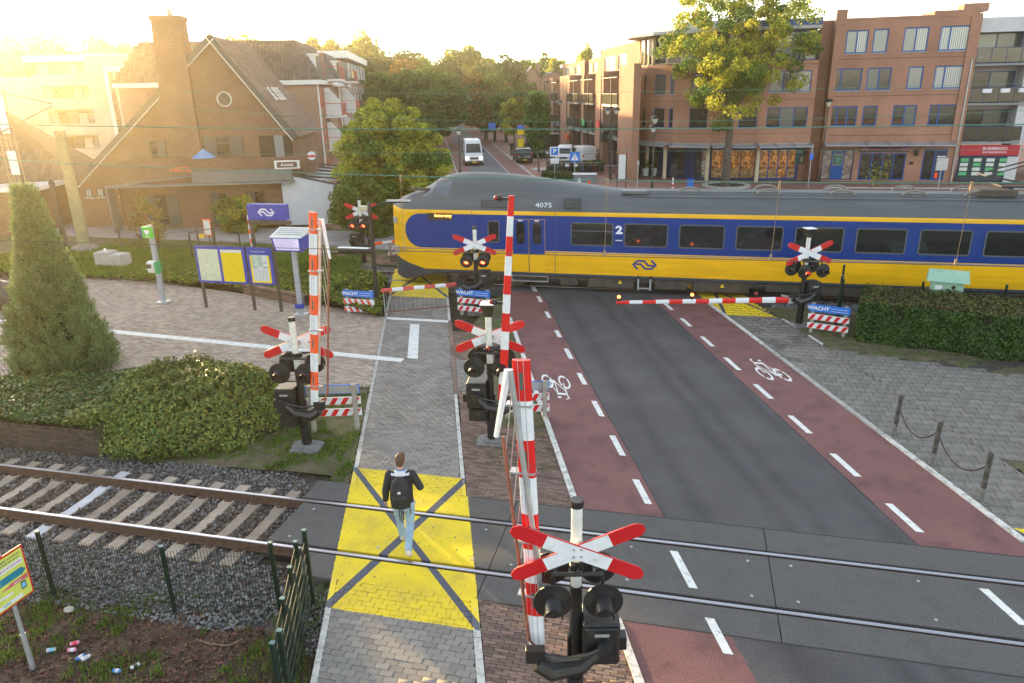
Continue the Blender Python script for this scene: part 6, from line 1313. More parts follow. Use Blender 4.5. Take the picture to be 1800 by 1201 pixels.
# generic trees beyond
RC = np.random.default_rng(11)
LAB = [
 (560, 58, 175, 14.5, 5.2, LY, 'rounded sunlit tree behind the ridge of the flat roofed block'), (640, 56, 170, 15, 5.2, LY, 'tallest sunlit tree left of the far street'), (600, 82, 150, 12.5, 5, LD, 'dark tree behind the flat roofed block'),
 (690, 84, 150, 13, 6, LD, 'dark green tree left of the orange tinted one'), (735, 92, 165, 14, 5, LG, 'green tree peeping over the orange tinted crown'), (815, 82, 185, 14.5, 6.5, LG, 'broad pale green tree at the end of the far street'),
 (775, 100, 150, 11.5, 5, LD, 'dark tree over the white van'), (745, 118, 112, 9.5, 5.0, LM, 'big mid green tree left of the white van'), (715, 108, 125, 11.5, 4.5, LO, 'orange tinted tree in the middle of the treeline'),
 (850, 122, 125, 10.2, 3.9, LO, 'orange tinged tree beyond the black car'), (880, 98, 150, 12.5, 5.5, LD, 'dark dense tree left of the steep far gable'), (915, 105, 160, 11.5, 5, LG, 'green tree touching the steep far gable'),
 (975, 98, 175, 12, 3.5, LY, 'thin pale tree above the slate roof'), (1035, 78, 150, 13.5, 2.5, LY, 'tree tip showing above the brick row'), (470, 62, 165, 14, 5, LY, 'tree showing behind the café ridge'), (415, 60, 170, 14, 4.5, LG, 'tree left of the café ridge'),
 (240, 62, 150, 14, 5, LY, 'tree behind the café chimney'), (150, 60, 150, 14.5, 6.5, LY, 'wide tree in the glare behind the cream flats'), (95, 62, 140, 14, 5.5, LG, 'tree in the glare left of the cream flats'), (15, 55, 120, 14.5, 7, LG, 'big tree in the glare at the top left corner'),
 (960, 92, 190, 12, 4, LG, 'pale tree right of the steep far gable')]
protos = {}
for i, (px, py, q, h, r_, m, lab) in enumerate(LAB):
    x, z = hq(px, py, q); h = max(z * 1.03, 5); r_ = r_ * 1.25; k = (m.name, i % 2)
    if k not in protos:
        t = tree(lab, Wp(x, q), 10, 4.2, 4.0, 0, 16000, .30, [m, LG if m is not LG else LY], nc=110, cr=1.2, r0=.3, group='trees beyond the street and houses', seed=20 + i, nl=8, shell=.3); t.name = 'tree'; protos[k] = t
        t.scale = (r_ / 4.6, r_ / 4.6, h / 10)
    else: dup(protos[k], Wp(x, q), rng.uniform(0, 6), lab, scale=(r_ / 4.6, r_ / 4.6, h / 10))
wood = MB()
Cw = []
for a in np.linspace(-150, 60, 150):
    q = 215 + 12 * math.sin(a * .3); Cw.append((*Wp(a, q)[:2], rng.uniform(2, 9.5)))
link('distant_wood', crown_mesh('distant_wood', np.array(Cw), 4.5, 30000, .9, [LD, LG]), kind='stuff', label='dark wood closing the view behind all the houses')
# street trees on the right pavement
st_ = tree('slim young street tree with narrow crown, by the bicycle rack', at(947, 302), 8.3, 1.25, 2.9, 0, 9000, .15, [LG, LM], nc=50, cr=.55, shape='egg', r0=.09, seed=31, nl=10, shell=.2)
tree('slender orange tinted street tree beyond the black car', Wp(11.0, 100), 7.4, 2.0, 2.6, 0, 7000, .18, [LY, LO], nc=45, cr=.7, r0=.1, seed=32, nl=8, shell=.2)
tree('dark trunked street tree beside the blue pedestrian sign', Wp(10.2, 122), 9.5, 2.9, 3.0, 0, 7000, .24, [LO, LC], nc=45, cr=.9, r0=.24, barkm=BARKD, seed=33, nl=8, shell=.2)
tree('second dark trunked street tree right of the blue pedestrian sign', Wp(11.6, 118), 9.0, 2.6, 2.8, 0, 7000, .24, [LG, LC], nc=45, cr=.9, r0=.24, barkm=BARKD, seed=34, nl=8, shell=.2)
tree('tree closing the left side of the street behind the van', Wp(-4.5, 106), 11.5, 4.2, 4.6, 0, 14000, .3, [LM, LG], nc=50, cr=1.1, r0=.22, seed=35, nl=8, shell=.3)
# clipped hedge
def hedge(label, A, B, dp_, h, n, name='hedge', mats=(LH, LHT), bump_=.10, size=.055, topm=.16):
    A, B = Vector((*A, 0)), Vector((*B, 0)); L_ = (B - A).length; d = (B - A) / L_; o = Vector((-d.y, d.x, 0)); t = thing(name, label, 'hedge', A); r = rng
    w = r.random(n); S_ = r.uniform(-.03, L_, n); tq = np.where(w < .5, 0, np.where(w < .92, 1, 2)); y = np.where(tq == 0, r.uniform(-.06, .05, n), r.uniform(0, dp_, n)); z = np.where(tq == 1, h + r.uniform(-.10, .07, n), r.uniform(0.02, h, n)); x = np.where(tq == 2, r.uniform(-.05, .05, n), S_)
    lump = bump_ * (np.sin(x * 2.1) * np.cos(z * 3.1) + np.sin(x * 5.7 + z * 4.1) * .5 + .3 * np.sin(x * 11 + y * 6)); y = y - np.where(tq == 0, lump, 0); z = z + np.where(tq == 1, lump * .5, 0)
    P = np.c_[x * d.x + y * o.x, x * d.y + y * o.y, z]; N_ = np.where((tq == 0)[:, None], np.array([-o.x, -o.y, .35]), np.where((tq == 1)[:, None], np.array([0, 0, 1.]), np.array([-d.x, -d.y, .2])))
    V, F = leaves(P, size, N_, 1.4, .55); me = npmesh('foliage', V, F, [mats[0], mats[1]]); me.polygons.foreach_set('material_index', ((tq == 1) & (r.random(n) < .62)).astype(np.int32)); link('foliage', me, t)
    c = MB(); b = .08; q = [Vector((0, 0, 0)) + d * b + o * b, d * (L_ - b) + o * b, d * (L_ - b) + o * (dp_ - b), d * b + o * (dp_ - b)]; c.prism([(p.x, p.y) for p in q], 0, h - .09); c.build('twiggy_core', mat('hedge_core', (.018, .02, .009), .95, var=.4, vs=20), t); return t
hedge('long clipped dark green hedge right of the crossing, in front of the train', (5.55, 23.5), (20, 19.6), 2.3, 1.28, 62000)
hedge('tiny clipped hedge at the street corner beneath the slim street tree', Wp(9.9, 67)[:2], Wp(12.2, 62.5)[:2], .9, .7, 3500, size=.09)
# ivy bed with shrubs, left
def ivy_h(x, y):
    base = .62 - .02 * np.clip(x + 16, -20, 3) * 0 ; edge = np.clip((y - 12.25) * 2.2, 0, 1)
    far = np.interp(x, [-19.6, -14, -11.2, -9], [15.6, 17.3, 17.4, 15.5]); e2 = np.clip((far - y) * .55, 0, 1)
    rt = np.interp(y, [12.2, 13.0, 15.0, 17.4], [-11.7, -9.9, -9.1, -11.2]); e3 = np.clip((rt - x) * 1.1, 0, 1)
    blob = (.46 + .2 * nz2(x, y, 1.4)) * np.exp(-(((x + 11.7) / 2.2) ** 2 + ((y - 14.7) / 1.35) ** 2) ** 1.2) + .5 * np.exp(-(((x + 9.9) / .9) ** 2 + ((y - 14.3) / .8) ** 2) ** 1.5)
    z = (.18 + .48 * np.minimum(e2, 1)) * np.sqrt(np.clip(e2 * e3, 0, 1)) + blob * np.clip(e3 * 1.5, 0, 1) + .06 * nz2(x, y, 1.2) * np.clip(e2, 0, 1)
    z = np.where((x > -12.8), z * np.clip((y - np.interp(x, [-12.8, -11, -9.5], [12.1, 12.6, 13.2])) * 1.6, 0, 1) - .05, z); return z, (y < far) & (x < rt) & (y > 12.15)
bt_ = thing('ivy_bed', 'raised bed of dark green ivy and low shrubs along the left track', 'ivy bed', (-14, 14, 0)); bt_['kind'] = 'stuff'; del bt_['category']
n = 150000; X = rng.uniform(-24, -9, n); Y = rng.uniform(12.2, 17.5, n); Z, ok = ivy_h(X, Y); X, Y, Z = X[ok], Y[ok], Z[ok]; blob = ((X > -13.6) & (Y < 16.3)); 
P = np.c_[X + 14, Y - 14, Z + rng.uniform(-.03, .07, len(X)) + np.where(blob, rng.uniform(-.12, .2, len(X)) * (nz2(X, Y, 2.2) + .8), 0)]
g_ = .05; gx = (ivy_h(X + g_, Y)[0] - Z) / g_; gy = (ivy_h(X, Y + g_)[0] - Z) / g_; NR = np.c_[-gx, -gy, np.ones(len(X))]; NR /= np.linalg.norm(NR, axis=1)[:, None]
V, F = leaves(P, .062, NR, 1.25, .42); me = npmesh('ivy_leaves', V, F, [LI, LIY, LC]); me.polygons.foreach_set('material_index', np.where(rng.random(len(X)) < .03, 1, np.where(blob & (rng.random(len(X)) < .75), 2, 0)).astype(np.int32)); link('ivy_leaves', me, bt_, kind='stuff')
terrain('bed_soil', -24, -9, 12.22, 17.5, lambda x, y: ivy_h(x, y)[0] - .05, mat('bed_soil', (.03, .028, .014), .95, var=.3), test=lambda x, y: ivy_h(x, y)[1] & (ivy_h(x, y)[0] > .0))
# ivy bed along the far side (behind the low wall)
n = 50000; X = rng.uniform(-24, -9.8, n); Y = rng.uniform(22.9, 28.2, n); lo = np.interp(X, [-24, -17.5, -11], [26.5, 25.6, 23.2]); hi = np.interp(X, [-24, -18, -10], [28.0, 28.0, 27.0]); ok = (Y > lo) & (Y < hi) & (X < edgeL(Y) - .1); X, Y = X[ok], Y[ok]
Z = .25 + .12 * nz2(X, Y, 1) + .75 * np.exp(-(((X + 12.2) / 1.6) ** 2 + ((Y - 25.5) / 1.2) ** 2)); V, F = leaves(np.c_[X, Y, Z + rng.uniform(-.05, .1, len(X))], .085, np.tile([0, -.2, 1.], (len(X), 1)), 1.3, .6); me = npmesh('ground_cover', V, F, [LM, LY]); me.polygons.foreach_set('material_index', (rng.random(len(X)) < .3).astype(np.int32)); link('ground_cover', me, kind='stuff', label='low leafy ground cover behind the brick edging')
terrain('bed_soil', -24, -9.8, 22.9, 28.2, lambda x, y: .17 + .12 * nz2(x, y, 1) + .65 * np.exp(-(((x + 12.2) / 1.6) ** 2 + ((y - 25.5) / 1.2) ** 2)), mat('bed_soil', (.03, .028, .014), .95, var=.3), test=lambda x, y: (y > np.interp(x, [-24, -17.5, -11], [26.5, 25.6, 23.2])) & (x < edgeL(y) - .1))
# grass
GR = leafmat('grass_blade', (.11, .19, .025), .3, hue=.025, isl=.5); GRY = leafmat('dry_grass_blade', (.20, .17, .07), .3, hue=.02, isl=.4)
def grass(P, h, w, m, label, tuft=1, lean=.5):
    n = len(P); a = rng.uniform(0, 6.283, n); hh = h * rng.uniform(.4, 1.3, n); d = np.c_[np.cos(a), np.sin(a), np.zeros(n)]; s = np.c_[-np.sin(a), np.cos(a), np.zeros(n)]; ln_ = rng.uniform(0, lean, n)
    top = P + np.c_[d[:, 0] * hh * ln_, d[:, 1] * hh * ln_, hh]; mid = P + (top - P) * .55 - np.c_[d[:, :2] * hh[:, None] * .06, np.zeros(n)]; ww = w * rng.uniform(.6, 1.4, n)[:, None]
    V = np.stack([P - s * ww, P + s * ww, mid + s * ww * .7, top, mid - s * ww * .7], 1).reshape(-1, 3); F = np.concatenate([np.arange(5 * n).reshape(n, 5)[:, [0, 1, 2, 4]], ], 0); me = npmesh('grass', V, F, m)
    F2 = np.arange(5 * n).reshape(n, 5)[:, [4, 2, 3, 3]]; 
    me = npmesh('grass', np.concatenate([V]), np.concatenate([F, F2[:, [0, 1, 2, 2]]]) if False else F, m); t = np.arange(5 * n).reshape(n, 5)
    me2 = npmesh('grass', V, t[:, [4, 2, 3]], m); link('grass', me, kind='stuff', label=label); link('grass', me2, kind='stuff', label=label)
def tufts(nt, per, x0, x1, y0, y1, hf, test, spread=.07):
    c = np.c_[rng.uniform(x0, x1, nt), rng.uniform(y0, y1, nt)]; c = c[test(c[:, 0], c[:, 1])]; P = np.repeat(c, per, 0) + rng.normal(0, spread, (len(c) * per, 2)); P = P[test(P[:, 0], P[:, 1])]; return np.c_[P, hf(P[:, 0], P[:, 1])]
mh = lambda x, y: -.2 + .05 * nz2(x, y, 1.3) + np.clip((x + 5.4) * .12, 0, .15) - np.clip((y - 7.7) * .1, 0, .1)
patch = lambda x, y, s, t, sd=0: nz2(x, y, s, sd) > t
grass(tufts(900, 24, -12, -5.0, 4.8, 8.6, mh, lambda x, y: patch(x, y, .9, -.15) & (x < edgeL(y) - .05)), .10, .006, GR, 'fresh grass tufts on the leaf litter in the lower left corner')
grass(tufts(160, 14, -5.9, -4.6, 5, 9.1, lambda x, y: -.12 + 0 * x, lambda x, y: (x < edgeL(y) - .05)), .09, .006, GR, 'weeds along the edge of the near footpath')
lv = lambda x, y: (x < edgeL(y) - .03) & (y > np.interp(x, [-13, -10, -7.2], [12.4, 12.7, 12.2])) & (y < 17.1)
grass(tufts(1100, 16, -12.5, -6, 12.2, 17.1, lambda x, y: left_verge_h(x, y), lambda x, y: lv(x, y) & (patch(x, y, .8, -.1) | (y > 15.5))), .09, .010, GR, 'patchy short grass left of the footpath around the signal')
grass(tufts(700, 14, -12.5, -6, 12.2, 17.1, lambda x, y: left_verge_h(x, y), lv), .05, .005, GRY, 'dry grass left of the footpath')
cvt = lambda x, y: (rv(x, y) > PC1 + .15) & (rv(x, y) < 2.45) & ~((rv(x, y) < 2.0) & (y > 17.3) & (y < 22.2)) & ~((rv(x, y) < 1.0) & (y < 17.3))
grass(tufts(800, 18, -7, 0, 13.5, 27, lambda x, y: 0 * x, cvt), .07, .006, GR, 'grass strip between the footpath and the cycle lane')
grass(tufts(90, 8, -6, 0, 12.3, 22, lambda x, y: 0 * x, lambda x, y: (rv(x, y) > PC1 + .15) & (rv(x, y) < 2.45) & patch(x, y, 1.3, .3)), .04, .006, GR, 'weeds in the joints of the verge paving')
rvt = lambda x, y: (rv(x, y) > 12.6) & ((y > np.interp(x, [5, 9, 30], [22.0, 21.0, 19.3])) | (y < np.interp(x, [7, 30], [15.8, 13.0]))) & (y < 26)
grass(tufts(900, 15, 2.5, 18, 11, 26, lambda x, y: 0 * x, rvt), .06, .007, GR, 'grass at the foot of the clipped hedge'); grass(tufts(500, 14, 2.5, 18, 11, 26, lambda x, y: 0 * x, rvt), .06, .006, GRY, 'dry grass at the foot of the clipped hedge')
terrain('far_verge', -60, -14.9, 26.6, 31.6, lambda x, y: .03 + .04 * nz2(x, y, .6) + .2 * np.clip((-15.6 - x) * .5, 0, 1), VERGE, .3)
grass(tufts(3800, 13, -34, -14.8, 26.4, 31.8, lambda x, y: .03 + .04 * nz2(x, y, .6) + .2 * np.clip((-15.6 - x) * .5, 0, 1), lambda x, y: (x + y > -30) | (y > 27.5), .2), .15, .02, GR, 'bright grass bank behind the timetable board')
grass(tufts(1500, 12, -32, -9.5, 31.8, 40, lambda x, y: 0 * x, lambda x, y: (x < edgeL(y) - .3) & ~((y > np.interp(x, [-60, -19, -14.6], [36.2, 35.0, 34.3])) & (y < np.interp(x, [-60, -19.5, -14.6], [41.2, 39.4, 37.8]))), .2), .13, .02, GR, 'grass strips on either side of the station path')
# dead leaves and twigs on the mulch
n = 9000; P = np.c_[rng.uniform(-12, -4.6, n), rng.uniform(4.8, 8.3, n)]; P = P[P[:, 0] < edgeL(P[:, 1])]; P = np.c_[P, mh(P[:, 0], P[:, 1]) + .012]; V, F = leaves(P, .045, np.tile([0, 0, 1.], (len(P), 1)), 1.4, .5)
link('leaf_litter', npmesh('leaf_litter', V, F, mat('dead_leaf', (.13, .06, .035), .8, var=.1, isl=.6, hue=.03)), kind='stuff', label='brown dead leaves on the ground in the lower left corner')
n = 2500; P = np.c_[rng.uniform(3, 20, n), rng.uniform(19, 23.2, n)]; P = P[rvt(P[:, 0], P[:, 1])]; P = np.c_[P, np.full(len(P), .02)]; V, F = leaves(P, .04, np.tile([0, 0, 1.], (len(P), 1)), 1.4, .5); link('leaf_litter', npmesh('leaf_litter', V, F, MATS['dead_leaf']), kind='stuff', label='dead leaves under the clipped hedge')
# ---------------------------------------------------------------- station furniture
NSB = mat('station_blue', (.018, .045, .36), .45, var=.05); PANW = mat('poster_white', (.62, .64, .62), .4, var=.03); PYEL = mat('poster_yellow', (.85, .62, .0), .4, var=.03); POSTB = mat('post_brown', (.07, .055, .045), .6, var=.15); POSTG = mat('post_grey', (.36, .38, .42), .5, metal=.2, var=.08)
INK = mat('print_ink', (.10, .12, .16), .6, var=0); MAPG = mat('map_print', (.42, .52, .42), .5, var=.25, vs=9)
ib = thing('timetable_board', 'blue three panel timetable board with map and yellow sheet on brown posts', 'information board', (-16.3, 23.3, 0)); o0 = -16.3
for x in (-17.85, -15.74, -14.62): MB().box(x - o0 - .045, x - o0 + .045, .02, .10, -.1, 2.5).build('post', POSTB, ib)
def panel(x0, x1, z0, z1, kind):
    w = x1 - x0; f = MB().bbox(((x0 + x1) / 2 - o0, -.02, (z0 + z1) / 2), (w, .07, z1 - z0), bev=.012).build('panel_frame', NSB, ib); return f
pf = panel(-17.9, -15.79, 1.03, 2.47, 0); pf2 = panel(-15.70, -14.66, 1.04, 2.46, 1)
MB().box(-17.78 - o0, -16.90 - o0, -.062, -.056, 1.13, 2.34).build('route_map', mat('map_sheet', (.60, .62, .45), .4, var=.1, vs=6), pf)
sh = MB().box(-16.78 - o0, -15.9 - o0, -.062, -.056, 1.12, 2.34).build('timetable_sheet', PYEL, pf); MB().box(-16.78 - o0, -15.9 - o0, -.065, -.061, 2.24, 2.34).build('sheet_heading', PANW, sh)
m_ = MB()
for c in range(7):
    for r in range(24): m_.box(-16.74 - o0 + c * .12, -16.74 - o0 + c * .12 + .05 + .04 * ((c * 7 + r * 5) % 3) / 2, -.0635, -.062, 1.17 + r * .043, 1.185 + r * .043)
m_.build('timetable_print', mat('yellow_ink', (.55, .36, .0), .5, var=0), sh, kind='stuff')
m_ = MB()
for c in range(6):
    for r in range(7): m_.box(-17.74 - o0 + c * .14, -17.66 - o0 + c * .14, -.0635, -.062, 1.17 + r * .035, 1.185 + r * .035)
for k in range(26): a = k * .83; m_.box(-17.35 - o0 + .25 * math.cos(a) * (k % 5) / 5, -17.31 - o0 + .25 * math.cos(a) * (k % 5) / 5, -.0635, -.062, 1.85 + .3 * math.sin(a * 1.7), 1.87 + .3 * math.sin(a * 1.7))
m_.build('map_print', mat('map_ink', (.40, .46, .38), .5, var=0), pf, kind='stuff')
f_ = MB().box(-15.58 - o0, -14.78 - o0, -.060, -.056, 1.12, 2.16).build('yellow_border', PYEL, pf2); MB().box(-15.50 - o0, -14.86 - o0, -.064, -.059, 1.19, 2.18).build('notice_sheet', PANW, pf2); MB().box(-15.50 - o0, -15.08 - o0, -.067, -.063, 1.72, 2.18).build('area_map', MAPG, pf2)
for z in (1.70, 1.88): MB().box(-15.05 - o0, -14.88 - o0, -.067, -.063, z, z + .025).build('printed_bar', NSB, pf2)
MB().box(-15.48 - o0, -15.30 - o0, -.067, -.063, 1.68, 1.705).build('printed_bar', NSB, pf2)
m_ = MB(); 
for c in range(4):
    for r in range(11): m_.box(-15.46 - o0 + c * .15, -15.36 - o0 + c * .15, -.0665, -.065, 1.22 + r * .04, 1.234 + r * .04)
m_.build('notice_print', mat('grey_ink', (.38, .4, .44), .6, var=0), pf2, kind='stuff'); t_ = text('Hoe gaat u verder?', pf2, (-15.2 - o0, -.058, 2.31), .075, SWHITE)
pl = thing('departure_display', 'blue train departure display on a slanting roofed grey pillar', 'display', (-13.65, 23.1, 0))
MB().bbox((0, 0, 1.3), (.17, .15, 2.7), bev=.02).build('pillar', POSTG, pl); MB().bbox((0, 0, .02), (.5, .45, .05)).build('foot_plate', GALV, pl); MB().bbox((.0, -.05, .35), (.3, .2, .16)).build('socket_box', NSB, pl)
bx = MB(); bx.add([(-.56, -.30, 2.45), (.50, -.30, 2.45), (.50, .28, 2.5), (-.56, .28, 2.5), (-.64, -.38, 2.98), (.54, -.38, 2.98), (.54, .28, 3.1), (-.64, .28, 3.1)], [(3, 2, 1, 0), (4, 5, 6, 7), (0, 1, 5, 4), (1, 2, 6, 5), (2, 3, 7, 6), (3, 0, 4, 7)]); bx = bx.build('display_box', NSB, pl)
hd = MB(); hd.add([(-.66, -.40, 2.98), (.56, -.40, 2.98), (.58, .30, 3.22), (-.62, .30, 3.22), (-.66, -.40, 2.95), (.56, -.40, 2.95), (.58, .30, 3.05), (-.62, .30, 3.05)], [(0, 1, 2, 3), (4, 7, 6, 5), (0, 4, 5, 1), (1, 5, 6, 2), (3, 7, 4, 0)]); hd = hd.build('perforated_roof', PANW, pl)
for i in range(12):
    for j in range(4): MB().box(-.52 + i * .092, -.49 + i * .092, -.26 + j * .13, -.22 + j * .13, 3.0 + (j + 1) * .045, 3.02 + (j + 1) * .045).build('vent_slot', INK, hd)
sc_ = MB(); sc_.add([(-.50, -.318, 2.50), (.42, -.318, 2.50), (.455, -.378, 2.92), (-.55, -.378, 2.92)], [(0, 1, 2, 3)]); sc_ = sc_.build('screen', mat('display_screen', (.55, .50, .72), .3, var=0, emit=.12), bx)
m_ = MB()
for r in range(9): z = 2.54 + r * .042; y = -.322 - (z - 2.5) * .143; m_.add([(-.48, y, z), (.2 + .2 * (r % 3) / 3, y, z), (.2 + .2 * (r % 3) / 3, y - .001, z + .014), (-.48, y - .001, z + .014)], [(0, 1, 2, 3)])
m_.build('screen_text', mat('screen_ink', (.30, .25, .50), .5, var=0), bx, kind='stuff')
ae = thing('defibrillator_post', 'grey post with green heart sign and white defibrillator case', 'defibrillator post', (-20.04, 23.7, 0))
MB().bbox((0, 0, 1.55), (.17, .16, 3.12), bev=.015).build('post', POSTG, ae); MB().bbox((0, 0, .03), (.5, .45, .06)).build('foot_plate', GALV, ae)
MB().bbox((-.12, -.05, 2.85), (.40, .30, .40), bev=.02).build('sign_box', NSB, ae); gs = MB().bbox((.0, -.17, 2.85), (.44, .1, .44), bev=.01).build('heart_sign', mat('aed_green', (.08, .50, .04), .5, var=.04), ae)
hh = MB()
for s in (-1, 1): hh.tube([(s * .055, -.225, 2.90), (s * .055, -.222, 2.90)], .065, 12)
hh.add([(-.115, -.226, 2.88), (0, -.226, 2.74), (.115, -.226, 2.88), (0, -.226, 2.93)], [(0, 1, 2, 3)]); hh.build('heart', SWHITE, gs); text('AED', gs, (0, -.226, 2.69), .1, SWHITE)
cs = MB(); cs.bbox((-.05, -.18, 1.50), (.42, .28, .46), bev=.07); cs = cs.build('defibrillator_case', PANW, ae); MB().bbox((.18, -.18, 1.49), (.12, .3, .48), bev=.02).build('green_side', mat('aed_green2', (.03, .32, .14), .5), cs); MB().bbox((-.1, -.325, 1.55), (.2, .02, .16)).build('window', GLASS, cs)
# station name sign
nsn = thing('station_sign', 'blue illuminated station sign with white arrow emblem on dark posts', 'station sign', (-16.35, 26, 0))
for x, zt in ((-.85, 2.95), (.85, 2.95)): MB().box(x - .06, x + .06, .05, .17, 0, zt).build('post', POSTB, nsn)
MB().box(-.95, .95, .03, .19, 2.83, 2.93).build('cross_beam', POSTB, nsn); bx = MB().bbox((0, .1, 3.30), (1.72, .32, .64), bev=.02).build('sign_box', NSB, nsn); ns_logo(.78, SWHITE, bx, (.0, -.064, 3.30), th=.004)
def simple(name, label, cat, loc, parts, rz=0, group=None):
    t = thing(name, label, cat, loc, rz, group)
    for nm, mb, m in parts: mb.build(nm, m, t, smooth=(nm in ('pole', 'trunk', 'post', 'sphere', 'dome')))
    return t
sp_ = thing('stone_sphere', 'dark polished sphere on the forecourt at the left edge', 'sphere', (-25.75, 21.7, 0)); MB().sphere((0, 0, .6), .62, 28, 18).build('sphere', mat('dark_granite', (.06, .05, .045), .25, var=.2, vs=6), sp_, smooth=True)
simple('utility_cabinet', 'low grey concrete utility cabinet beside the forecourt', 'cabinet', (-26.3, 28.3, 0), [('body', MB().bbox((0, 0, .4), (1.5, .7, .85), bev=.02), mat('cabinet_grey', (.38, .37, .35), .8, var=.1)), ('lid', MB().bbox((-.35, 0, .88), (.7, .75, .08)), mat('cabinet_grey', (.38, .37, .35), .8)), ('vent_cap', MB().tube([(-.35, 0, .9), (-.35, 0, 1.05)], .05, 8), SWHITE)])
simple('wooden_pole', 'thick pale wooden pole standing on a boulder like footing', 'pole', (-30.7, 31.3, 0), [('trunk', MB().tube([(0, 0, 0), (0, 0, 6.3)], [.30, .25], 14), mat('pole_wood', (.26, .24, .14), .85, var=.2, vs=4)), ('footing', MB().sphere((0, 0, .1), .8, 14, 8, sc=(1.1, 1, .6)), CONCB)])
simple('lamp_post', 'dark slim post at the far left of the forecourt', 'lamp post', (-26.6, 26.1, 0), [('post', MB().tube([(0, 0, 0), (0, 0, 4.35)], [.12, .11], 10), BARKD), ('cap', MB().tube([(0, 0, 4.35), (0, 0, 4.55)], [.14, .02], 10), BARKD)])
# lattice mast
ms = thing('catenary_mast', 'steel lattice mast with rungs and white plates at the left edge', 'mast', (-31.5, 29.0, 0)); m_ = MB()
for s in (-.32, .32):
    for y in (-.15, .15): m_.tube([(s, y, 0), (s * .8, y, 8.4)], .035, 5)
for k in range(24): z = .3 + k * .34; m_.tube([(-.32, -.15, z), (.32, -.15, z)], .018, 4)
m_.tube([(-.32, -.15, 8.3), (5.5, -2.6, 7.6)], .04, 6); m_.tube([(-.3, -.15, 6.3), (5.5, -2.6, 7.5)], .03, 6); m_.build('lattice', mat('mast_steel', (.22, .19, .15), .7, var=.1), ms)
for z0, z1 in ((6.3, 7.9), (4.4, 5.5), (1.6, 2.7)): MB().box(.02, .5, -.25, -.22, z0, z1).build('white_plate', SWHITE, ms)
# lamps on the black post beside the left board
lp = thing('lamp_post', 'black post with two long lamp arms beside the WACHT board with orange stripes', 'lamp post', (-11.06, 24.2, 0))
MB().tube([(0, 0, -.1), (0, 0, 3.95)], [.085, .065], 10).build('post', BLACK, lp, smooth=True); MB().tube([(0, 0, 3.95), (0, 0, 4.08)], [.09, .01], 8).build('post_cap', BLACK, lp)
MB().tube([(0, 0, 3.8), (.6, 0, 4.02), (1.55, 0, 4.08)], .04, 6).build('lamp_arm', BLACK, lp); MB().bbox((1.15, 0, 4.1), (.9, .12, .06)).build('lamp_head', GALV, lp)
MB().bbox((-.2, -.05, 3.82), (.34, .3, .16)).build('control_box', mat('box_cream', (.5, .44, .32), .6), lp); MB().bbox((-.75, 0, 2.25), (1.25, .14, .16)).build('lower_lamp', BLACK, lp); MB().box(-1.38, -.14, -.08, .08, 2.335, 2.36).build('lamp_lid', SWHITE, lp); MB().tube([(0, 0, 2.2), (-2.6, .1, 2.05)], .05, 6).build('long_arm', BLACK, lp)
# low edging wall and platform wall of real bricks
def brick_wall(label, A, B, z0, z1, th, m, cap=True, name='brick_wall', nobj=300):
    A, B = Vector((*A, 0)), Vector((*B, 0)); L_ = (B - A).length; yaw = math.atan2(B.y - A.y, B.x - A.x); t = thing(name, label, 'wall', (A.x, A.y, 0), yaw)
    MB().box(0, L_, .012, th, z0 - .1, z1 - .03).build('core', DARKJ, t); ub = MB().bbox((0, 0, 0), (1, 1, 1), bev=.04); me = ub.mesh('brick', m); rows = []
    nr = max(1, int((z1 - z0 - (.1 if cap else 0)) / .062)); 
    for j in range(nr):
        x = -(j % 2) * .105
        while x < L_ - .03: a, b = max(x, 0), min(x + .21, L_); rows.append(((a + b) / 2, .05, z0 + .031 + j * .062, b - a - .008, .1, .054)); x += .21
    if cap:
        x = 0
        while x < L_: rows.append((x + .03, th / 2, z1 - .05, .056, th, .1)); x += .062
    A_ = np.array(rows); k = np.argsort(-A_[:, 0] if False else rng.random(len(A_))); R_ = Matrix.Translation((A.x, A.y, 0)) @ Matrix.Rotation(yaw, 4, 'Z')
    W_ = np.array([tuple(R_ @ Vector(r[:3])) for r in A_]); px, py, dp = pr(W_); vis = (px > 0) & (px < 1800); k = np.argsort(np.where(vis, dp, 1e5)); sel = k[:nobj]
    for i in sel:
        r = A_[i]; o = bpy.data.objects.new('brick', me); COL.objects.link(o); o.parent = t; o.location = (r[0], r[1] - rng.uniform(0, .004), r[2]); o.scale = r[3:]
    rest = k[nobj:]
    if len(rest):
        uv = np.array(ub.v); B_ = A_[rest]; V = uv[None] * B_[:, None, 3:] + B_[:, None, :3]
        tri = [f for f in ub.f if len(f) == 4]; F = np.array(tri)[None] + (np.arange(len(B_)) * len(uv))[:, None, None]; link('farther_bricks', npmesh('farther_bricks', V.reshape(-1, 3), F.reshape(-1, 4), m), t, kind='stuff')
    return t
WB1 = mat('old_wall_brick', (.085, .062, .048), .9, var=.2, vs=3, isl=.35, bump=.2, bs=40); WB2 = mat('edging_brick', (.22, .14, .10), .9, var=.15, vs=3, isl=.3)
brick_wall('dark brick retaining wall under the ivy bed, along the ballast', (-20.5, 12.25), (-12.85, 12.35), -.22, .50, .25, WB1)
brick_wall('low brick edging wall behind the timetable board', tuple(at(428, 517)[:2]), tuple(at(536, 538)[:2]), -.02, .42, .22, WB2, nobj=200)
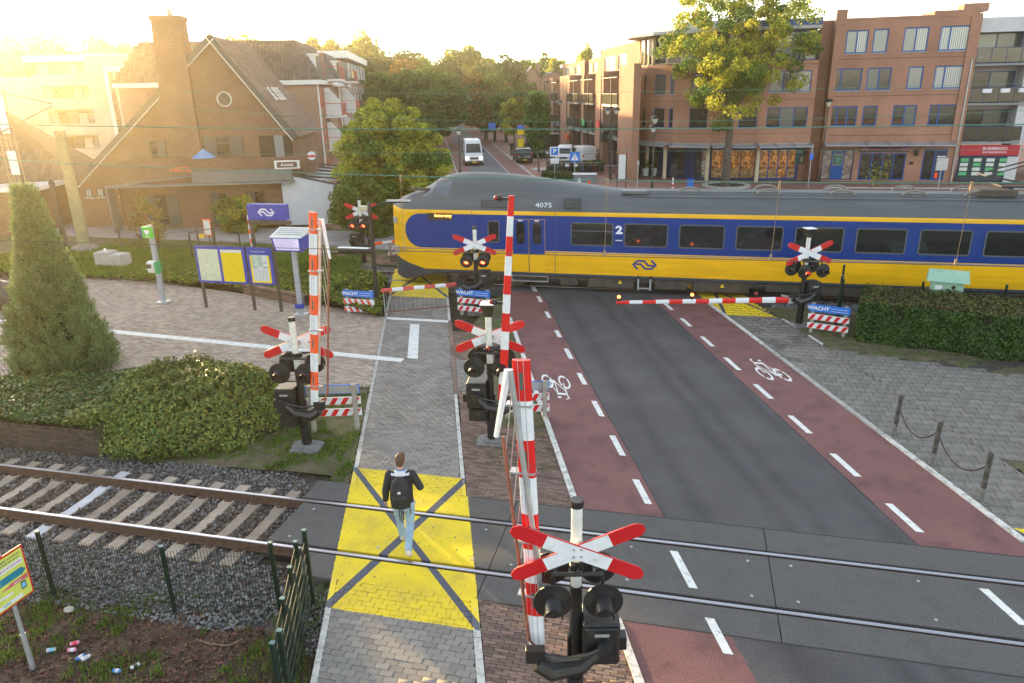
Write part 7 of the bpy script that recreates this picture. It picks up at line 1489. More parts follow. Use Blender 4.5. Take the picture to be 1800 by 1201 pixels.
# small posts and signs of the station side
simple('striped_pole', 'thin pole with red and white bands left of the station sign', 'pole', (-17.9, 27.0, 0), [('white_part', MB().tube([(0, 0, 0), (0, 0, 3.0)], .045, 8), SWHITE)] + [('red_band', MB().tube([(0, 0, 1.0 + k * .4), (0, 0, 1.2 + k * .4)], .048, 8), ORR) for k in range(5)])
simple('notice_sign', 'small white notice with orange edge above the timetable board', 'sign', (-22.5, 30.5, 0), [('post', MB().tube([(0, 0, 0), (0, 0, 1.6)], .03, 6), BARKD), ('board', MB().bbox((0, -.03, 1.75), (.42, .03, .82)), ORR), ('face', MB().box(-.17, .17, -.055, -.046, 1.4, 2.1), PANW)])
def mesh_fence(label, pts, h, z0=0., dx=.05, dz=.2, post=.07, m=None, step_posts=None, rw=.0026, name='mesh_fence', overlap=0):
    m = m or mat('fence_green', (.008, .024, .015), .5, var=.1); t = thing(name, label, 'fence', pts[0])
    o = Vector(pts[0])
    for i in range(len(pts) - 1):
        a, b = Vector(pts[i]) - o, Vector(pts[i + 1]) - o; L_ = (b - a).length; n = int(L_ / dx); w = MB(); d = (b - a) / L_; nrm = Vector((-d.y, d.x, 0)) * .006
        for k in range(n + 1):
            p = a + d * (L_ * k / n); w.add([p + nrm + Vector((0, 0, z0)), p - nrm * 0 - d * rw + Vector((0, 0, z0)), p - d * rw + Vector((0, 0, h)), p + nrm + Vector((0, 0, h)), p + d * rw + Vector((0, 0, z0)), p + d * rw + Vector((0, 0, h))], [(0, 1, 2, 3), (0, 3, 5, 4), (1, 4, 5, 2)])
        z = z0 + .05
        while z < h:
            for zz in (z, ): 
                u = Vector((0, 0, .0035)); w.add([a + nrm + u * 0 + Vector((0, 0, zz)), b + nrm + Vector((0, 0, zz)), b + Vector((0, 0, zz + .005)) + nrm, a + Vector((0, 0, zz + .005)) + nrm, a - nrm + Vector((0, 0, zz + .003)), b - nrm + Vector((0, 0, zz + .003))], [(0, 1, 2, 3), (4, 5, 1, 0), (3, 2, 5, 4)])
            z += dz
        w.build('wire_panel', m, t)
    for p in pts:
        q = Vector(p) - o; MB().bbox((q.x, q.y + .04, (h + z0) / 2), (post, post * .7, h - z0 + .12), bev=.008).build('post', m, t).data; MB().box(q.x - post / 2, q.x + post / 2, q.y + .01, q.y + .07, h + .061, h + .075).build('post_cap', mat('cap_blue_green', (.06, .16, .17), .5), t)
    return t
zf = -.2
mesh_fence('green wire mesh fence between the leaf litter and the ballast', [(-12.4, 7.9, 0), (-9.99, 7.95, 0), (-7.69, 8.01, 0), (-6.05, 8.45, 0)], 1.0, zf, .05, .2, rw=.0045)
f2 = mesh_fence('stacked green mesh panels standing end on beside the near footpath', [(-5.60, 8.45, 0), (-5.36, 7.85, 0), (-5.10, 7.2, 0), (-4.78, 6.4, 0)], 1.08, zf, .05, .2)
mesh_fence('second leaning mesh panel in the stack beside the near footpath', [(-5.52, 8.6, 0), (-4.72, 6.5, 0)], 1.2, zf, .05, .2)
mesh_fence('thin far mesh fence along the station path', [(-33 + k * 2.6, 33.6 - k * .15, 0) for k in range(8)], 1.05, 0, .13, .25, post=.08, m=mat('fence_dark', (.06, .06, .045), .6))
gt_ = thing('metal_gate', 'small dark metal gate with a yellow plate in the far fence', 'gate', (-23.4, 30.2, 0), .25); gm_ = MB(); gm_.tube([(0, 0, .1), (0, 0, 1.5), (1.15, 0, 1.7), (1.15, 0, .3), (0, 0, .1)], .045, 6); gm_.tube([(1.2, 0, 0), (1.2, 0, 2.0)], .06, 6); gm_.build('frame', BARKD, gt_)
MB().box(.5, .75, -.06, -.045, 1.25, 1.45).build('yellow_plate', YW, gt_)
mesh_fence('dark mesh fence panels at the end of the clipped hedge', [(5.15, 24.6, 0), (5.5, 26.2, 0)], 1.75, 0, .06, .25, m=mat('fence_green', (.008, .024, .015), .5))
mesh_fence('low spiked mesh fence showing above the clipped hedge', [(5.5, 26.0, 0), (8, 26.0, 0), (10.5, 26, 0), (13, 26, 0), (15.5, 26, 0)], 1.3, 0, .06, .25, m=MATS['fence_green'])
# trackside cabinet
mint = mat('mint_paint', (.28, .47, .36), .55, var=.08, dirt=((.2, .33, .25), 4, .5))
mc = thing('relay_cabinet', 'mint green trackside cabinet with pitched lid behind the clipped hedge', 'cabinet', (8.5, 25.4, 0), -.25)
MB().bbox((0, 0, .85), (.92, .62, 1.7), bev=.01).build('body', mint, mc); r_ = MB(); r_.add([(-.60, -.44, 1.62), (.60, -.44, 1.62), (.60, .44, 1.62), (-.60, .44, 1.62), (-.56, 0, 1.95), (.56, 0, 1.95)], [(0, 1, 5, 4), (2, 3, 4, 5), (1, 2, 5), (3, 0, 4), (3, 2, 1, 0)]); r_.build('lid', mint, mc)
MB().tube([(.18, -.32, 1.45), (.18, -.30, 1.45)], .06, 12).build('lock', BLACK, mc); MB().box(-.34, -.14, -.318, -.312, 1.35, 1.48).build('label_plate', SWHITE, mc)
# bollards with chains
WOOD = mat('bollard_wood', (.048, .043, .038), .85, var=.3, vs=7, bump=.5, bs=25, dirt=((.2, .19, .17), 5, .6)); bp_ = [(5.02, 16.59), (5.44, 15.23), (5.93, 13.88)]
b0 = None
for i, (x, y) in enumerate(bp_):
    lab = ['weathered wooden bollard farthest up the right pavement', 'weathered wooden bollard in the middle, chains on both sides', 'nearest weathered wooden bollard, by the yellow paint'][i]; t = thing('bollard', lab, 'bollard', (x, y, 0), 0, 'wooden bollards on the right pavement')
    MB().prism([(.05 * math.cos(a), .05 * math.sin(a)) for a in np.linspace(0, 6.283, 9)[:-1]], -.1, .99 + .02 * i).build('post', WOOD, t, rot=((0, .03, 0), (0, .02, 0), (0, 0, 0))[i]); MB().prism([(.053 * math.cos(a), .053 * math.sin(a)) for a in np.linspace(0, 6.283, 9)[:-1]], .02, .30).build('worn_base', mat('bleached_wood', (.17, .165, .15), .9, var=.25, vs=8), t)
for i in range(2):
    a, b = Vector((*bp_[i], .78)), Vector((*bp_[i + 1], .80)); c = thing('chain', ['rusty chain hanging between the far and middle bollards', 'rusty chain hanging between the middle and nearest bollards'][i], 'chain', a); n = 26
    pt = [a.lerp(b, k / n) - Vector((0, 0, .42 * (1 - (2 * k / n - 1) ** 2))) - a for k in range(n + 1)]; mb = MB()
    for k in range(n):
        p, q = pt[k], pt[k + 1]; mb.bbox((p + q) / 2, ((q - p).length * 1.25, .014 if k % 2 else .03, .03 if k % 2 else .014), M=Matrix.Identity(4)) if False else mb.tube([p - (q - p) * .12, q + (q - p) * .12], .017 if k % 2 else .012, 5)
    mb.build('chain_links', mat('chain_rust', (.07, .045, .04), .7, metal=.3, var=.2), c)
# 35-ton sign, lower left
zb = .95; A_, B_ = Vector((*at(6, 1075, zb)[:2], zb)), Vector((*at(61, 1035, zb)[:2], zb)); dd = (B_ - A_).normalized(); yw = math.atan2(dd.y, dd.x); mid = (A_ + B_) / 2
sg = thing('warning_sign', 'yellow warning sign with red border and train picture on a grey post', 'sign', (-8.94, 6.56, -.2), yw); 
MB().tube([(0, .04, -.1), (0, .04, .62)], .038, 10).build('lower_post', GALV, sg, smooth=True); MB().tube([(0, .04, .62), (0, .04, 2.35)], .03, 10).build('upper_post', GALV, sg, smooth=True)
wS, h0, h1 = .60, zb + .2, zb + .2 + .80
# face towards the camera side (+x local normal is -y)
sb = MB().bbox((-.0, 0, (h0 + h1) / 2), (wS, .03, h1 - h0), bev=.006).build('red_border', RED, sg); MB().box(-wS / 2 + .03, wS / 2 - .03, -.018, -.0155, h0 + .03, h1 - .03).build('yellow_face', mat('sign_lime', (.62, .66, .12), .5, var=.05), sb)
text('Een vertraging voorkomen:', sb, (0, -.0195, h1 - .08), .042, INK); text('loop niet langs het spoor', sb, (0, -.0195, h1 - .13), .042, INK)
MB().box(-.22, .24, -.0195, -.0185, h1 - .25, h1 - .17).build('pale_bar', SWHITE, sb); MB().box(-.25, -.16, -.0205, -.0195, h1 - .27, h1 - .16).build('red_tag', R2, sb); text('VIJF en 80 MINUTEN', sb, (.05, -.0205, h1 - .21), .04, mat('sign_pink', (.6, .12, .16), .5))
MB().prism([(-.26, h1 - .42), (.20, h1 - .42), (.26, h1 - .37), (.20, h1 - .31), (-.26, h1 - .31)][::-1], .0185, .0195, M=XZ).build('train_print', mat('sign_teal', (.01, .20, .30), .5), sb); text('35', sb, (-.17, -.0205, h1 - .365), .075, SWHITE)
MB().prism([(-.16, h1 - .50), (.26, h1 - .52), (.26, h1 - .45), (.02, h1 - .45)][::-1], .0185, .0195, M=XZ).build('pink_wedge', MATS['sign_pink'], sb); text('1.400.000', sb, (.09, -.0205, h1 - .485), .035, SWHITE)
MB().prism([(-.20, h1 - .57), (-.02, h1 - .585), (.02, h1 - .60), (-.02, h1 - .615), (-.08, h1 - .615), (-.12, h1 - .66), (-.09, h1 - .61), (-.2, h1 - .60)], .0185, .0195, M=XZ).build('aeroplane_print', SWHITE, sb)
MB().box(.13, .21, -.0195, -.0185, h1 - .65, h1 - .53).build('phone_print', BLACK, sb); MB().box(.14, .2, -.0205, -.0195, h1 - .635, h1 - .55).build('phone_screen', mat('sign_lightblue', (.2, .5, .75), .5), sb)
MB().box(-.25, .12, -.0195, -.0185, h1 - .745, h1 - .69).build('pale_bar', SWHITE, sb); text('12.933', sb, (-.13, -.0205, h1 - .715), .045, mat('sign_teal', (.01, .2, .3), .5))
# litter
def can(px, py, c1, c2, label, ang, cr=0):
    p = at(px, py, -.17); p[2] = mh(p[0], p[1]) + .035; t = thing('drink_can', label, 'can', p, ang, 'empty drink cans in the leaf litter'); m = MB()
    m.tube([(-.065, 0, 0), (-.058, 0, 0), (.050, 0, 0), (.060, 0, 0), (.065, 0, 0)], [.024, .032, .032, .026, .024], 12); m.build('can_body', mat('can_' + c1[0], c1[1], .3, metal=.3, var=.1), t, smooth=True)
    MB().tube([(-.02, 0, 0), (.035, 0, 0)], .0328, 12, caps=False).build('printed_band', mat('can_' + c2[0], c2[1], .35, var=.05), t, smooth=True); MB().tube([(.065, 0, 0), (.067, 0, 0)], .022, 10).build('can_end', GALV, t)
WH, BL_, PK = ('white', (.65, .68, .72)), ('blue', (.05, .22, .62)), ('pink', (.75, .25, .4))
can(90, 1142, WH, ('cyan', (.15, .45, .7)), 'white and light blue can, leftmost of the litter', .5); can(131, 1131, PK, ('red', (.7, .05, .08)), 'crumpled red and white can, farthest of the litter', .7); can(127, 1143, PK, WH, 'pink and white can just below the crumpled red one', .3)
can(141, 1157, BL_, WH, 'blue can left of an upright white one', 1.2); can(151, 1158, WH, ('silver', (.5, .5, .52)), 'white can right next to the blue one', 1.1); can(206, 1180, BL_, WH, 'blue and silver can lying nearest the bottom edge', .1); can(237, 1171, WH, ('black', (.05, .05, .05)), 'white and black can, rightmost of the litter', 1.0)
for (px, py, r) in ((122, 1075, .06), (316, 803, .09), (212, 812, .07)):
    pass
for k, (px, py, lab) in enumerate(((122, 1074, 'pale rounded stone among the grass tufts below the mesh fence'), (316, 803, 'white stone chunk on the grass beside the ballast'))):
    p = at(px, py, -.15); t = thing('stone', lab, 'stone', p); m = MB(); m.sphere((0, 0, .03), .07, 9, 6, sc=(1.3, 1, .6)); o = m.build('stone_body', mat('pale_stone', (.42, .38, .33), .85, var=.2), t)
# twigs
tw = thing('twig', 'dry bare twig lying on the mulch near the stacked mesh panels', 'twig', at(388, 1140, -.17)); m = MB(); m.tube([(-.5, .1, 0), (-.2, .02, .03), (.1, .06, .02), (.25, .2, .05)], [.006, .011, .012, .006], 5); m.tube([(-.0, .05, .02), (.05, -.12, .04)], .007, 5); m.build('wood', mat('twig', (.25, .16, .1), .9), tw)
# ---------------------------------------------------------------- people
def remesh(name, mb, mats, parent, vox=.012, smooth=4, loc=None):
    me = mb.mesh('t', mats); o = bpy.data.objects.new('t', me); COL.objects.link(o); r = o.modifiers.new('r', 'REMESH'); r.mode = 'VOXEL'; r.voxel_size = vox; r.use_smooth_shade = True
    s = o.modifiers.new('s', 'SMOOTH'); s.iterations = smooth; s.factor = .5; dg = bpy.context.evaluated_depsgraph_get(); n = bpy.data.meshes.new_from_object(o.evaluated_get(dg)); bpy.data.objects.remove(o); n.name = name
    n.materials.clear(); [n.materials.append(m) for m in (mats if isinstance(mats, list) else [mats])]
    return link(name, n, parent, loc)
def eloft(mb, rings, n=16):
    """rings: (x, y, z, rx, ry)"""
    V = [(x + rx * math.cos(2 * math.pi * k / n), y + ry * math.sin(2 * math.pi * k / n), z) for x, y, z, rx, ry in rings for k in range(n)]
    f = [(i * n + k, i * n + (k + 1) % n, (i + 1) * n + (k + 1) % n, (i + 1) * n + k) for i in range(len(rings) - 1) for k in range(n)] + [tuple(range(n))[::-1], tuple(range((len(rings) - 1) * n, len(rings) * n))]
    return mb.add(V, f)
SKIN = mat('skin', (.55, .30, .21), .55, var=.05); HAIR = mat('brown_hair', (.11, .055, .03), .6, var=.25, vs=30, bump=.5, bs=60)
def person(label, loc, yaw, jacket, trousers, hair, vox=.012, pack=None, pose='walk', sc=1., shoes=None, collar=None):
    t = thing('person', label, 'person', loc, yaw, None); t.scale = (sc,) * 3
    if pose == 'walk': J = dict(hL=(-.10, 0, .93), kL=(-.105, .15, .50), aL=(-.10, .23, .10), tL=(-.11, .40, .045), hR=(.10, 0, .93), kR=(.10, -.02, .50), aR=(.09, -.40, .19), tR=(.095, -.27, .045), sL=(-.19, -.01, 1.45), eL=(-.27, -.05, 1.17), wL=(-.30, .03, .93), sR=(.19, -.01, 1.45), eR=(.33, -.07, 1.23), wR=(.22, .16, 1.24))
    else: J = dict(hL=(-.09, 0, .93), kL=(-.10, .02, .50), aL=(-.10, 0, .10), tL=(-.12, .17, .045), hR=(.09, 0, .93), kR=(.10, .02, .50), aR=(.10, 0, .10), tR=(.12, .17, .045), sL=(-.18, 0, 1.45), eL=(-.24, -.02, 1.18), wL=(-.24, .10, .95), sR=(.18, 0, 1.45), eR=(.24, -.02, 1.18), wR=(.18, .18, 1.10))
    V = {k: Vector(v) for k, v in J.items()}
    b = MB()   # body
    eloft(b, [(0, 0, .86, .14, .10), (0, 0, .95, .155, .11), (0, 0, 1.1, .135, .10), (0, .0, 1.28, .15, .11), (0, .0, 1.40, .17, .10), (0, 0, 1.48, .10, .07), (0, .01, 1.52, .058, .058), (0, .02, 1.60, .055, .06)])
    b.sphere((0, .045, 1.70), .098, 18, 14, sc=(.80, 1.0, 1.22)); b.sphere((0, .095, 1.645), .05, 10, 8, sc=(.9, .9, .8)); b.sphere((0, .145, 1.685), .016, 8, 6, sc=(.9, 1.2, 1.5))
    for s in (-1, 1): b.sphere((s * .082, .035, 1.69), .026, 8, 6, sc=(.45, .8, 1.2))
    for q in 'LR':
        b.tube([V['h' + q], V['k' + q], V['a' + q]], [.088, .058, .042], 10); b.tube([V['s' + q], V['e' + q], V['w' + q]], [.052, .042, .030], 10)
        w = V['w' + q]; d = (V['w' + q] - V['e' + q]).normalized(); side = Vector((1 if q == 'L' else -1, .35, 0)).normalized(); p = w + d * .055; b.sphere(tuple(p), .038, 10, 8, sc=(.62, 1, 1.1))
    remesh('body', b, SKIN, t, vox, 3)
    for q in 'LR':   # fingers
        w = V['w' + q]; d = (V['w' + q] - V['e' + q]).normalized(); fw_ = Vector((0, 1, 0)); fw_ = (fw_ - d * d.dot(fw_)).normalized(); inn = Vector((1 if q == 'L' else -1, 0, 0)); inn = (inn - d * d.dot(inn)).normalized(); h = MB()
        for i, (o, L_) in enumerate(((.027, .068), (.010, .078), (-.008, .073), (-.025, .058))):
            a = w + d * .085 + fw_ * o; m1 = a + d * L_ * .5 + inn * .006; m2 = a + d * L_ * .85 + inn * .028; h.tube([a - d * .03, m1, m2], [.0095, .0085, .0065], 7)
        a = w + d * .04 + fw_ * .03; h.tube([a - d * .01, a + d * .025 + fw_ * .022 + inn * .008, a + d * .055 + fw_ * .026 + inn * .018], [.011, .0095, .007], 7); h.build('fingers', SKIN, t, smooth=True)
    j = MB(); eloft(j, [(0, 0, .88, .185, .135), (0, 0, .94, .190, .14), (0, -.005, 1.1, .185, .135), (0, -.01, 1.28, .195, .14), (0, -.01, 1.40, .200, .13), (0, -.01, 1.47, .15, .105), (0, 0, 1.52, .085, .085)])
    for q in 'LR': j.sphere(tuple(V['s' + q]), .082, 10, 8); j.tube([V['s' + q], V['e' + q], V['w' + q] + (V['e' + q] - V['w' + q]) * .05], [.082, .066, .052], 12)
    remesh('jacket', j, jacket, t, vox, 4)
    k = MB(); eloft(k, [(0, 0, .80, .165, .12), (0, 0, .88, .168, .122), (0, 0, 1.0, .16, .115)])
    for q in 'LR': k.tube([V['h' + q] + Vector((0, 0, -.0)), V['h' + q].lerp(V['k' + q], .5), V['k' + q], V['k' + q].lerp(V['a' + q], .4), V['a' + q]], [.108, .092, .074, .070, .062], 12)
    remesh('trousers', k, trousers, t, vox, 2)
    for q in 'LR':
        a, e_ = V['a' + q], V['t' + q]; d = (e_ - a); s = MB(); hl = a + Vector((0, -.045, -.055)) if q == 'L' or pose != 'walk' else a + Vector((0, -.03, -.02)); s.tube([hl, a.lerp(e_, .35) + Vector((0, 0, -.03)), e_ + d.normalized() * .0, e_ + Vector((0, .05, 0)) if q == 'L' or pose != 'walk' else e_ + Vector((0, .06, -.005))], [.042, .048, .048, .034], 10); s.sphere(tuple(a + Vector((0, -.01, -.01))), .052, 10, 8)
        remesh('shoe', s, shoes or SWHITE, t, .010, 3)
    hh = MB(); hh.sphere((0, .028, 1.732), .100, 18, 14, sc=(.86, 1.0, 1.02)); hh.sphere((0, -.022, 1.675), .075, 12, 10, sc=(.92, .65, 1.0)); hh.sphere((.02, .07, 1.79), .055, 10, 8, sc=(1.2, 1.2, .6)); remesh('hair', hh, hair, t, .010, 3)
    e_ = MB(); 
    for s in (-1, 1): e_.sphere((s * .030, .134, 1.705), .010, 8, 6)
    e_.build('eyes', mat('eye_white', (.6, .6, .6), .3), t, smooth=True); MB().sphere((0, .142, 1.643), .018, 8, 6, sc=(1.2, .4, .35)).build('mouth', mat('lips', (.4, .15, .12), .5), t, smooth=True)
    if collar:
        c = MB(); n = 14; pts = [(.098 * math.cos(a), -.005 + .085 * math.sin(a), 1.50 + .025 * math.sin(a * 1.0 + 3.14)) for a in np.linspace(0, 2 * math.pi, n)]; c.tube(pts, .030, 8); c.tube([(x * 1.5, y * 1.25 - .02, z - .02) for x, y, z in pts[7:]], .028, 8); remesh('fleece_collar', c, collar, t, .010, 2)
        MB().tube([(.07 * math.cos(a), .0 + .065 * math.sin(a), 1.545) for a in np.linspace(0, 2 * math.pi, 14)], .018, 6).build('hood_edge', mat('hoodie_blue', (.10, .26, .5), .8), t, smooth=True)
    if pack:
        bp = MB(); eloft(bp, [(0, -.21, .93, .12, .06), (0, -.22, .96, .165, .10), (0, -.23, 1.12, .175, .115), (0, -.225, 1.28, .165, .105), (0, -.20, 1.42, .13, .085), (0, -.18, 1.49, .07, .05)], 18); eloft(bp, [(0, -.30, .98, .12, .05), (0, -.315, 1.02, .135, .055), (0, -.315, 1.16, .13, .055), (0, -.29, 1.24, .10, .04)], 16)
        bo = remesh('backpack', bp, pack, t, .010, 3)
        for z, w_, y in ((1.24, .125, -.335), (1.33, .12, -.325), (1.05, .125, -.375)): MB().tube([(-w_, y + .05, z - .02), (0, y, z), (w_, y + .05, z - .02)], .0045, 5).build('zip', mat('zip_black', (.045, .045, .05), .4), bo)
        lg_ = MB()
        for i in range(3): lg_.tube([(-.005 + .012 * i, -.342, 1.275), (-.005 + .012 * i, -.342, 1.29 + .006 * i), (-.028 + .008 * i, -.342, 1.305 + .006 * i)], .004, 4)
        MB().prism([(-.03, 1.272), (.03, 1.272), (.03, 1.31), (.0, 1.315), (-.02, 1.295)], .343, .346, M=XZ).build('pale_patch', SWHITE, bo)
        for s in (-1, 1): MB().tube([(s * .09, -.14, 1.47), (s * .115, -.06, 1.53), (s * .135, .06, 1.49), (s * .14, .12, 1.35), (s * .15, .05, 1.1), (s * .16, -.12, 1.0)], .020, 6).build('strap', pack, bo, smooth=True)
        for x, L_ in ((-.035, .26), (.0, .30), (.03, .24), (.15, .12)): MB().tube([(x, -.23, .95), (x + .005, -.24, .95 - L_)], .009, 4).build('loose_strap', pack, bo)
    return t
JB = mat('jacket_black', (.028, .028, .032), .85, var=.2, vs=12, bump=.9, bs=13); JEANS = mat('light_jeans', (.30, .42, .55), .85, var=.15, vs=9, bump=.7, bs=16, dirt=((.42, .54, .66), 6, .6))
FLE = mat('white_fleece', (.70, .71, .74), .95, var=.1, vs=40, bump=.6, bs=80); PK_ = mat('backpack_black', (.016, .016, .018), .6, var=.2, vs=14, bump=.3, bs=50)
f1, f2_ = at(703, 940), at(722, 976)
person('man in black jacket and light jeans with a black backpack, walking over the yellow cross', ((f1[0] + f2_[0]) / 2 + .05, (f1[1] + f2_[1]) / 2 - .06, .0), rad(14), JB, JEANS, HAIR, .011, PK_, 'walk', 1.02, mat('shoe_cream', (.62, .56, .50), .7, var=.1), FLE)
JR = mat('coat_red', (.45, .03, .05), .8); JD = mat('dark_clothes', (.03, .03, .035), .85)
person('woman in dark clothes with a red scarf at the shop front below the red sign', (*Wp(17.1, 76.2)[:2], 0), rad(100), JD, JD, HAIR, .03, None, 'stand', .95, JD, None)
person('person in black standing left of the yellow bus stop sign', (*Wp(9.9, 93.5)[:2], 0), rad(190), JD, JD, HAIR, .03, None, 'stand', 1.0, JD, None)
person('person in black standing right of the yellow bus stop sign', (*Wp(11.6, 93.8)[:2], 0), rad(170), JD, JD, HAIR, .03, None, 'stand', .97, JD, None)
# ---------------------------------------------------------------- vehicles
TYRE = mat('tyre', (.02, .02, .02), .8); RIM = mat('wheel_rim', (.3, .3, .31), .4, metal=.6); CWHITE = mat('car_white', (.70, .71, .72), .25, var=.02, spec=.6); CBLACK = mat('car_black', (.012, .014, .02), .15, var=.02, spec=.7); PLASTIC = mat('bumper_plastic', (.03, .03, .032), .6)
HL = mat('headlight_lit', (1, .93, .8), .2, var=0, emit=3.); HLO = mat('headlight_glass', (.5, .52, .55), .15, var=0); TL = mat('tail_light', (.45, .015, .015), .25); PLT = mat('number_plate', (.85, .55, .01), .5)
def vehicle(label, loc, yaw, prof, w, paint_, front_glass, side_glass, wheels, kind, cat, lights=False, rear=False, name='parked_van'):
    """prof: side outline (y, z) from nose (y = 0, towards -y) along the top to the tail; loft across x with tumblehome"""
    t = thing(name, label, cat, loc, yaw); zt = max(p[1] for p in prof); n = len(prof)
    rings = []
    for s, q in ((-1, .0), (-.96, .35), (-.86, .8), (-.6, 1), (0, 1.0), (.6, 1), (.86, .8), (.96, .35), (1, 0)):
        r = []
        for y, z in prof:
            k = max(0, (z - zt * .45) / (zt * .55)); x = s * w / 2 * (1 - .13 * k) if abs(s) > .5 else s * w / 2
            ym = (y - prof[-1][0] / 2); bul = (1 - .035 * (1 - q)); r.append((x, prof[-1][0] / 2 + ym * bul, z - (.05 * (1 - q) if z > zt * .8 else 0)))
        rings.append(r)
    mb = MB(); mb.add([p for r in rings for p in r], [(i * n + k, i * n + (k + 1) % n, (i + 1) * n + (k + 1) % n, (i + 1) * n + k) for i in range(len(rings) - 1) for k in range(n)]); mb.add(rings[0], [tuple(range(n))]); mb.add(rings[-1], [tuple(range(n))[::-1]]); mb.build('body', paint_, t, smooth=True)
    (y0, z0), (y1, z1) = front_glass; g = MB(); hw = w * .42; o = Vector((0, -(z1 - z0), (y1 - y0))).normalized() * .02
    g.add([Vector((-hw, y0, z0)) + o, Vector((hw, y0, z0)) + o, Vector((hw * .9, y1, z1)) + o, Vector((-hw * .9, y1, z1)) + o], [(0, 1, 2, 3)]); g.build('windscreen' if not rear else 'rear_window', GLASS, t)
    for s in (-1, 1):
        for poly in side_glass:
            V = []
            for y, z in poly: k = max(0, (z - zt * .45) / (zt * .55)); V.append((s * (w / 2 * (1 - .13 * k) + .012), y, z))
            MB().add(V, [tuple(range(len(V)))[::-s]]).build('side_window', GLASS, t)
    for y, r in wheels:
        for s in (-1, 1):
            wh = MB(); wh.tube([(s * (w / 2 - .2), y, r), (s * (w / 2 + .0), y, r)], r, 20); o_ = wh.build('wheel', TYRE, t, smooth=True); MB().tube([(s * (w / 2 - .0), y, r), (s * (w / 2 + .012), y, r)], r * .62, 14).build('rim', RIM, o_)
    f = -.02
    MB().bbox((0, .02, .42), (w * .94, .18, .26), bev=.04).build('bumper', PLASTIC, t); pl_ = MB().bbox((0, -.085, .42), (.5, .02, .12)).build('number_plate', PLT, t)
    for s in (-1, 1):
        if rear: MB().bbox((s * w * .40, .03, 1.0), (.26, .12, .18), bev=.03).build('tail_light', TL, t)
        else: MB().bbox((s * w * .39, .04, .86), (.30, .18, .26), bev=.06).build('headlight', HL if lights else HLO, t)
        MB().bbox((s * (w / 2 + .12), wheels[0][0] + .35 if not rear else prof[-1][0] * .68, zt * .55), (.2, .1, .26 if zt > 2 else .16), bev=.03).build('wing_mirror', PLASTIC if zt > 1.9 else paint_, t)
    if not rear: MB().bbox((0, -.0, .82), (w * .5, .08, .2), bev=.03).build('grille', PLASTIC, t)
    return t
P_VAN = [(0, .35), (.0, .75), (.08, 1.02), (.75, 1.30), (1.55, 2.30), (1.95, 2.62), (5.6, 2.66), (5.75, 2.5), (5.8, .4)]
vehicle('white high roofed van with headlights on, driving towards the train', Wp(4.45, 81.2), STREET, P_VAN, 1.98, CWHITE, ((.80, 1.34), (1.53, 2.26)), [[(1.2, 1.4), (1.85, 1.4), (1.85, 2.15), (1.6, 2.15)]], [(.95, .34), (4.6, .34)], 0, 'van', lights=True, name='van')
P_SUV = [(0, .4), (-.02, .75), (.06, 1.02), (.42, 1.5), (.75, 1.62), (2.2, 1.66), (3.0, 1.4), (3.4, 1.05), (4.5, .88), (4.6, .4)]
vehicle('black estate car seen from behind, standing in the red brick bay', Wp(10.15, 82), STREET, P_SUV, 1.9, CBLACK, ((.10, 1.08), (.40, 1.48)), [[(.6, 1.08), (3.1, 1.05), (2.7, 1.42), (.75, 1.5)]], [(.9, .34), (3.7, .34)], 0, 'car', rear=True, name='parked_car')
P_SV = [(0, .35), (0, .75), (.1, .98), (.85, 1.15), (1.35, 1.75), (1.8, 1.92), (4.2, 1.95), (4.35, 1.8), (4.4, .4)]
vehicle('small white van with its windscreen towards the bicycles, behind the parking sign', Wp(13.9, 78.5), STREET - .25, P_SV, 1.75, CWHITE, ((.88, 1.2), (1.34, 1.72)), [[(1.2, 1.2), (2.2, 1.2), (2.2, 1.7), (1.5, 1.7)]], [(.8, .32), (3.6, .32)], 0, 'van')
P_SR = [(0, .35), (-.02, 1.0), (.08, 1.85), (.25, 1.95), (2.7, 1.95), (3.1, 1.8), (3.6, 1.15), (4.35, .95), (4.4, .4)]
vehicle('small white van with blank rear doors, right of the other parked van', Wp(16.7, 78.0), STREET + .15, P_SR, 1.85, CWHITE, ((0, 1.2), (.04, 1.25)), [[(2.2, 1.2), (3.3, 1.15), (3.0, 1.7), (2.2, 1.7)]], [(.8, .32), (3.6, .32)], 0, 'van', rear=True)
for i, (px, py, m, lab) in enumerate(((845, 212, CWHITE, 'distant white car at the end of the street'), (822, 207, mat('car_blue', (.06, .12, .3), .25), 'distant blue car left of the orange signs'), (853, 205, CWHITE, 'distant pale car under the autumn tree'))):
    c = at(px, py); vehicle(lab, (c[0], c[1], 0), STREET + 1.2, P_SUV, 1.85, m, ((.10, 1.08), (.40, 1.48)), [[(.6, 1.08), (3.1, 1.05), (2.7, 1.42), (.75, 1.5)]], [(.9, .34), (3.7, .34)], 0, 'car', name='parked_car')
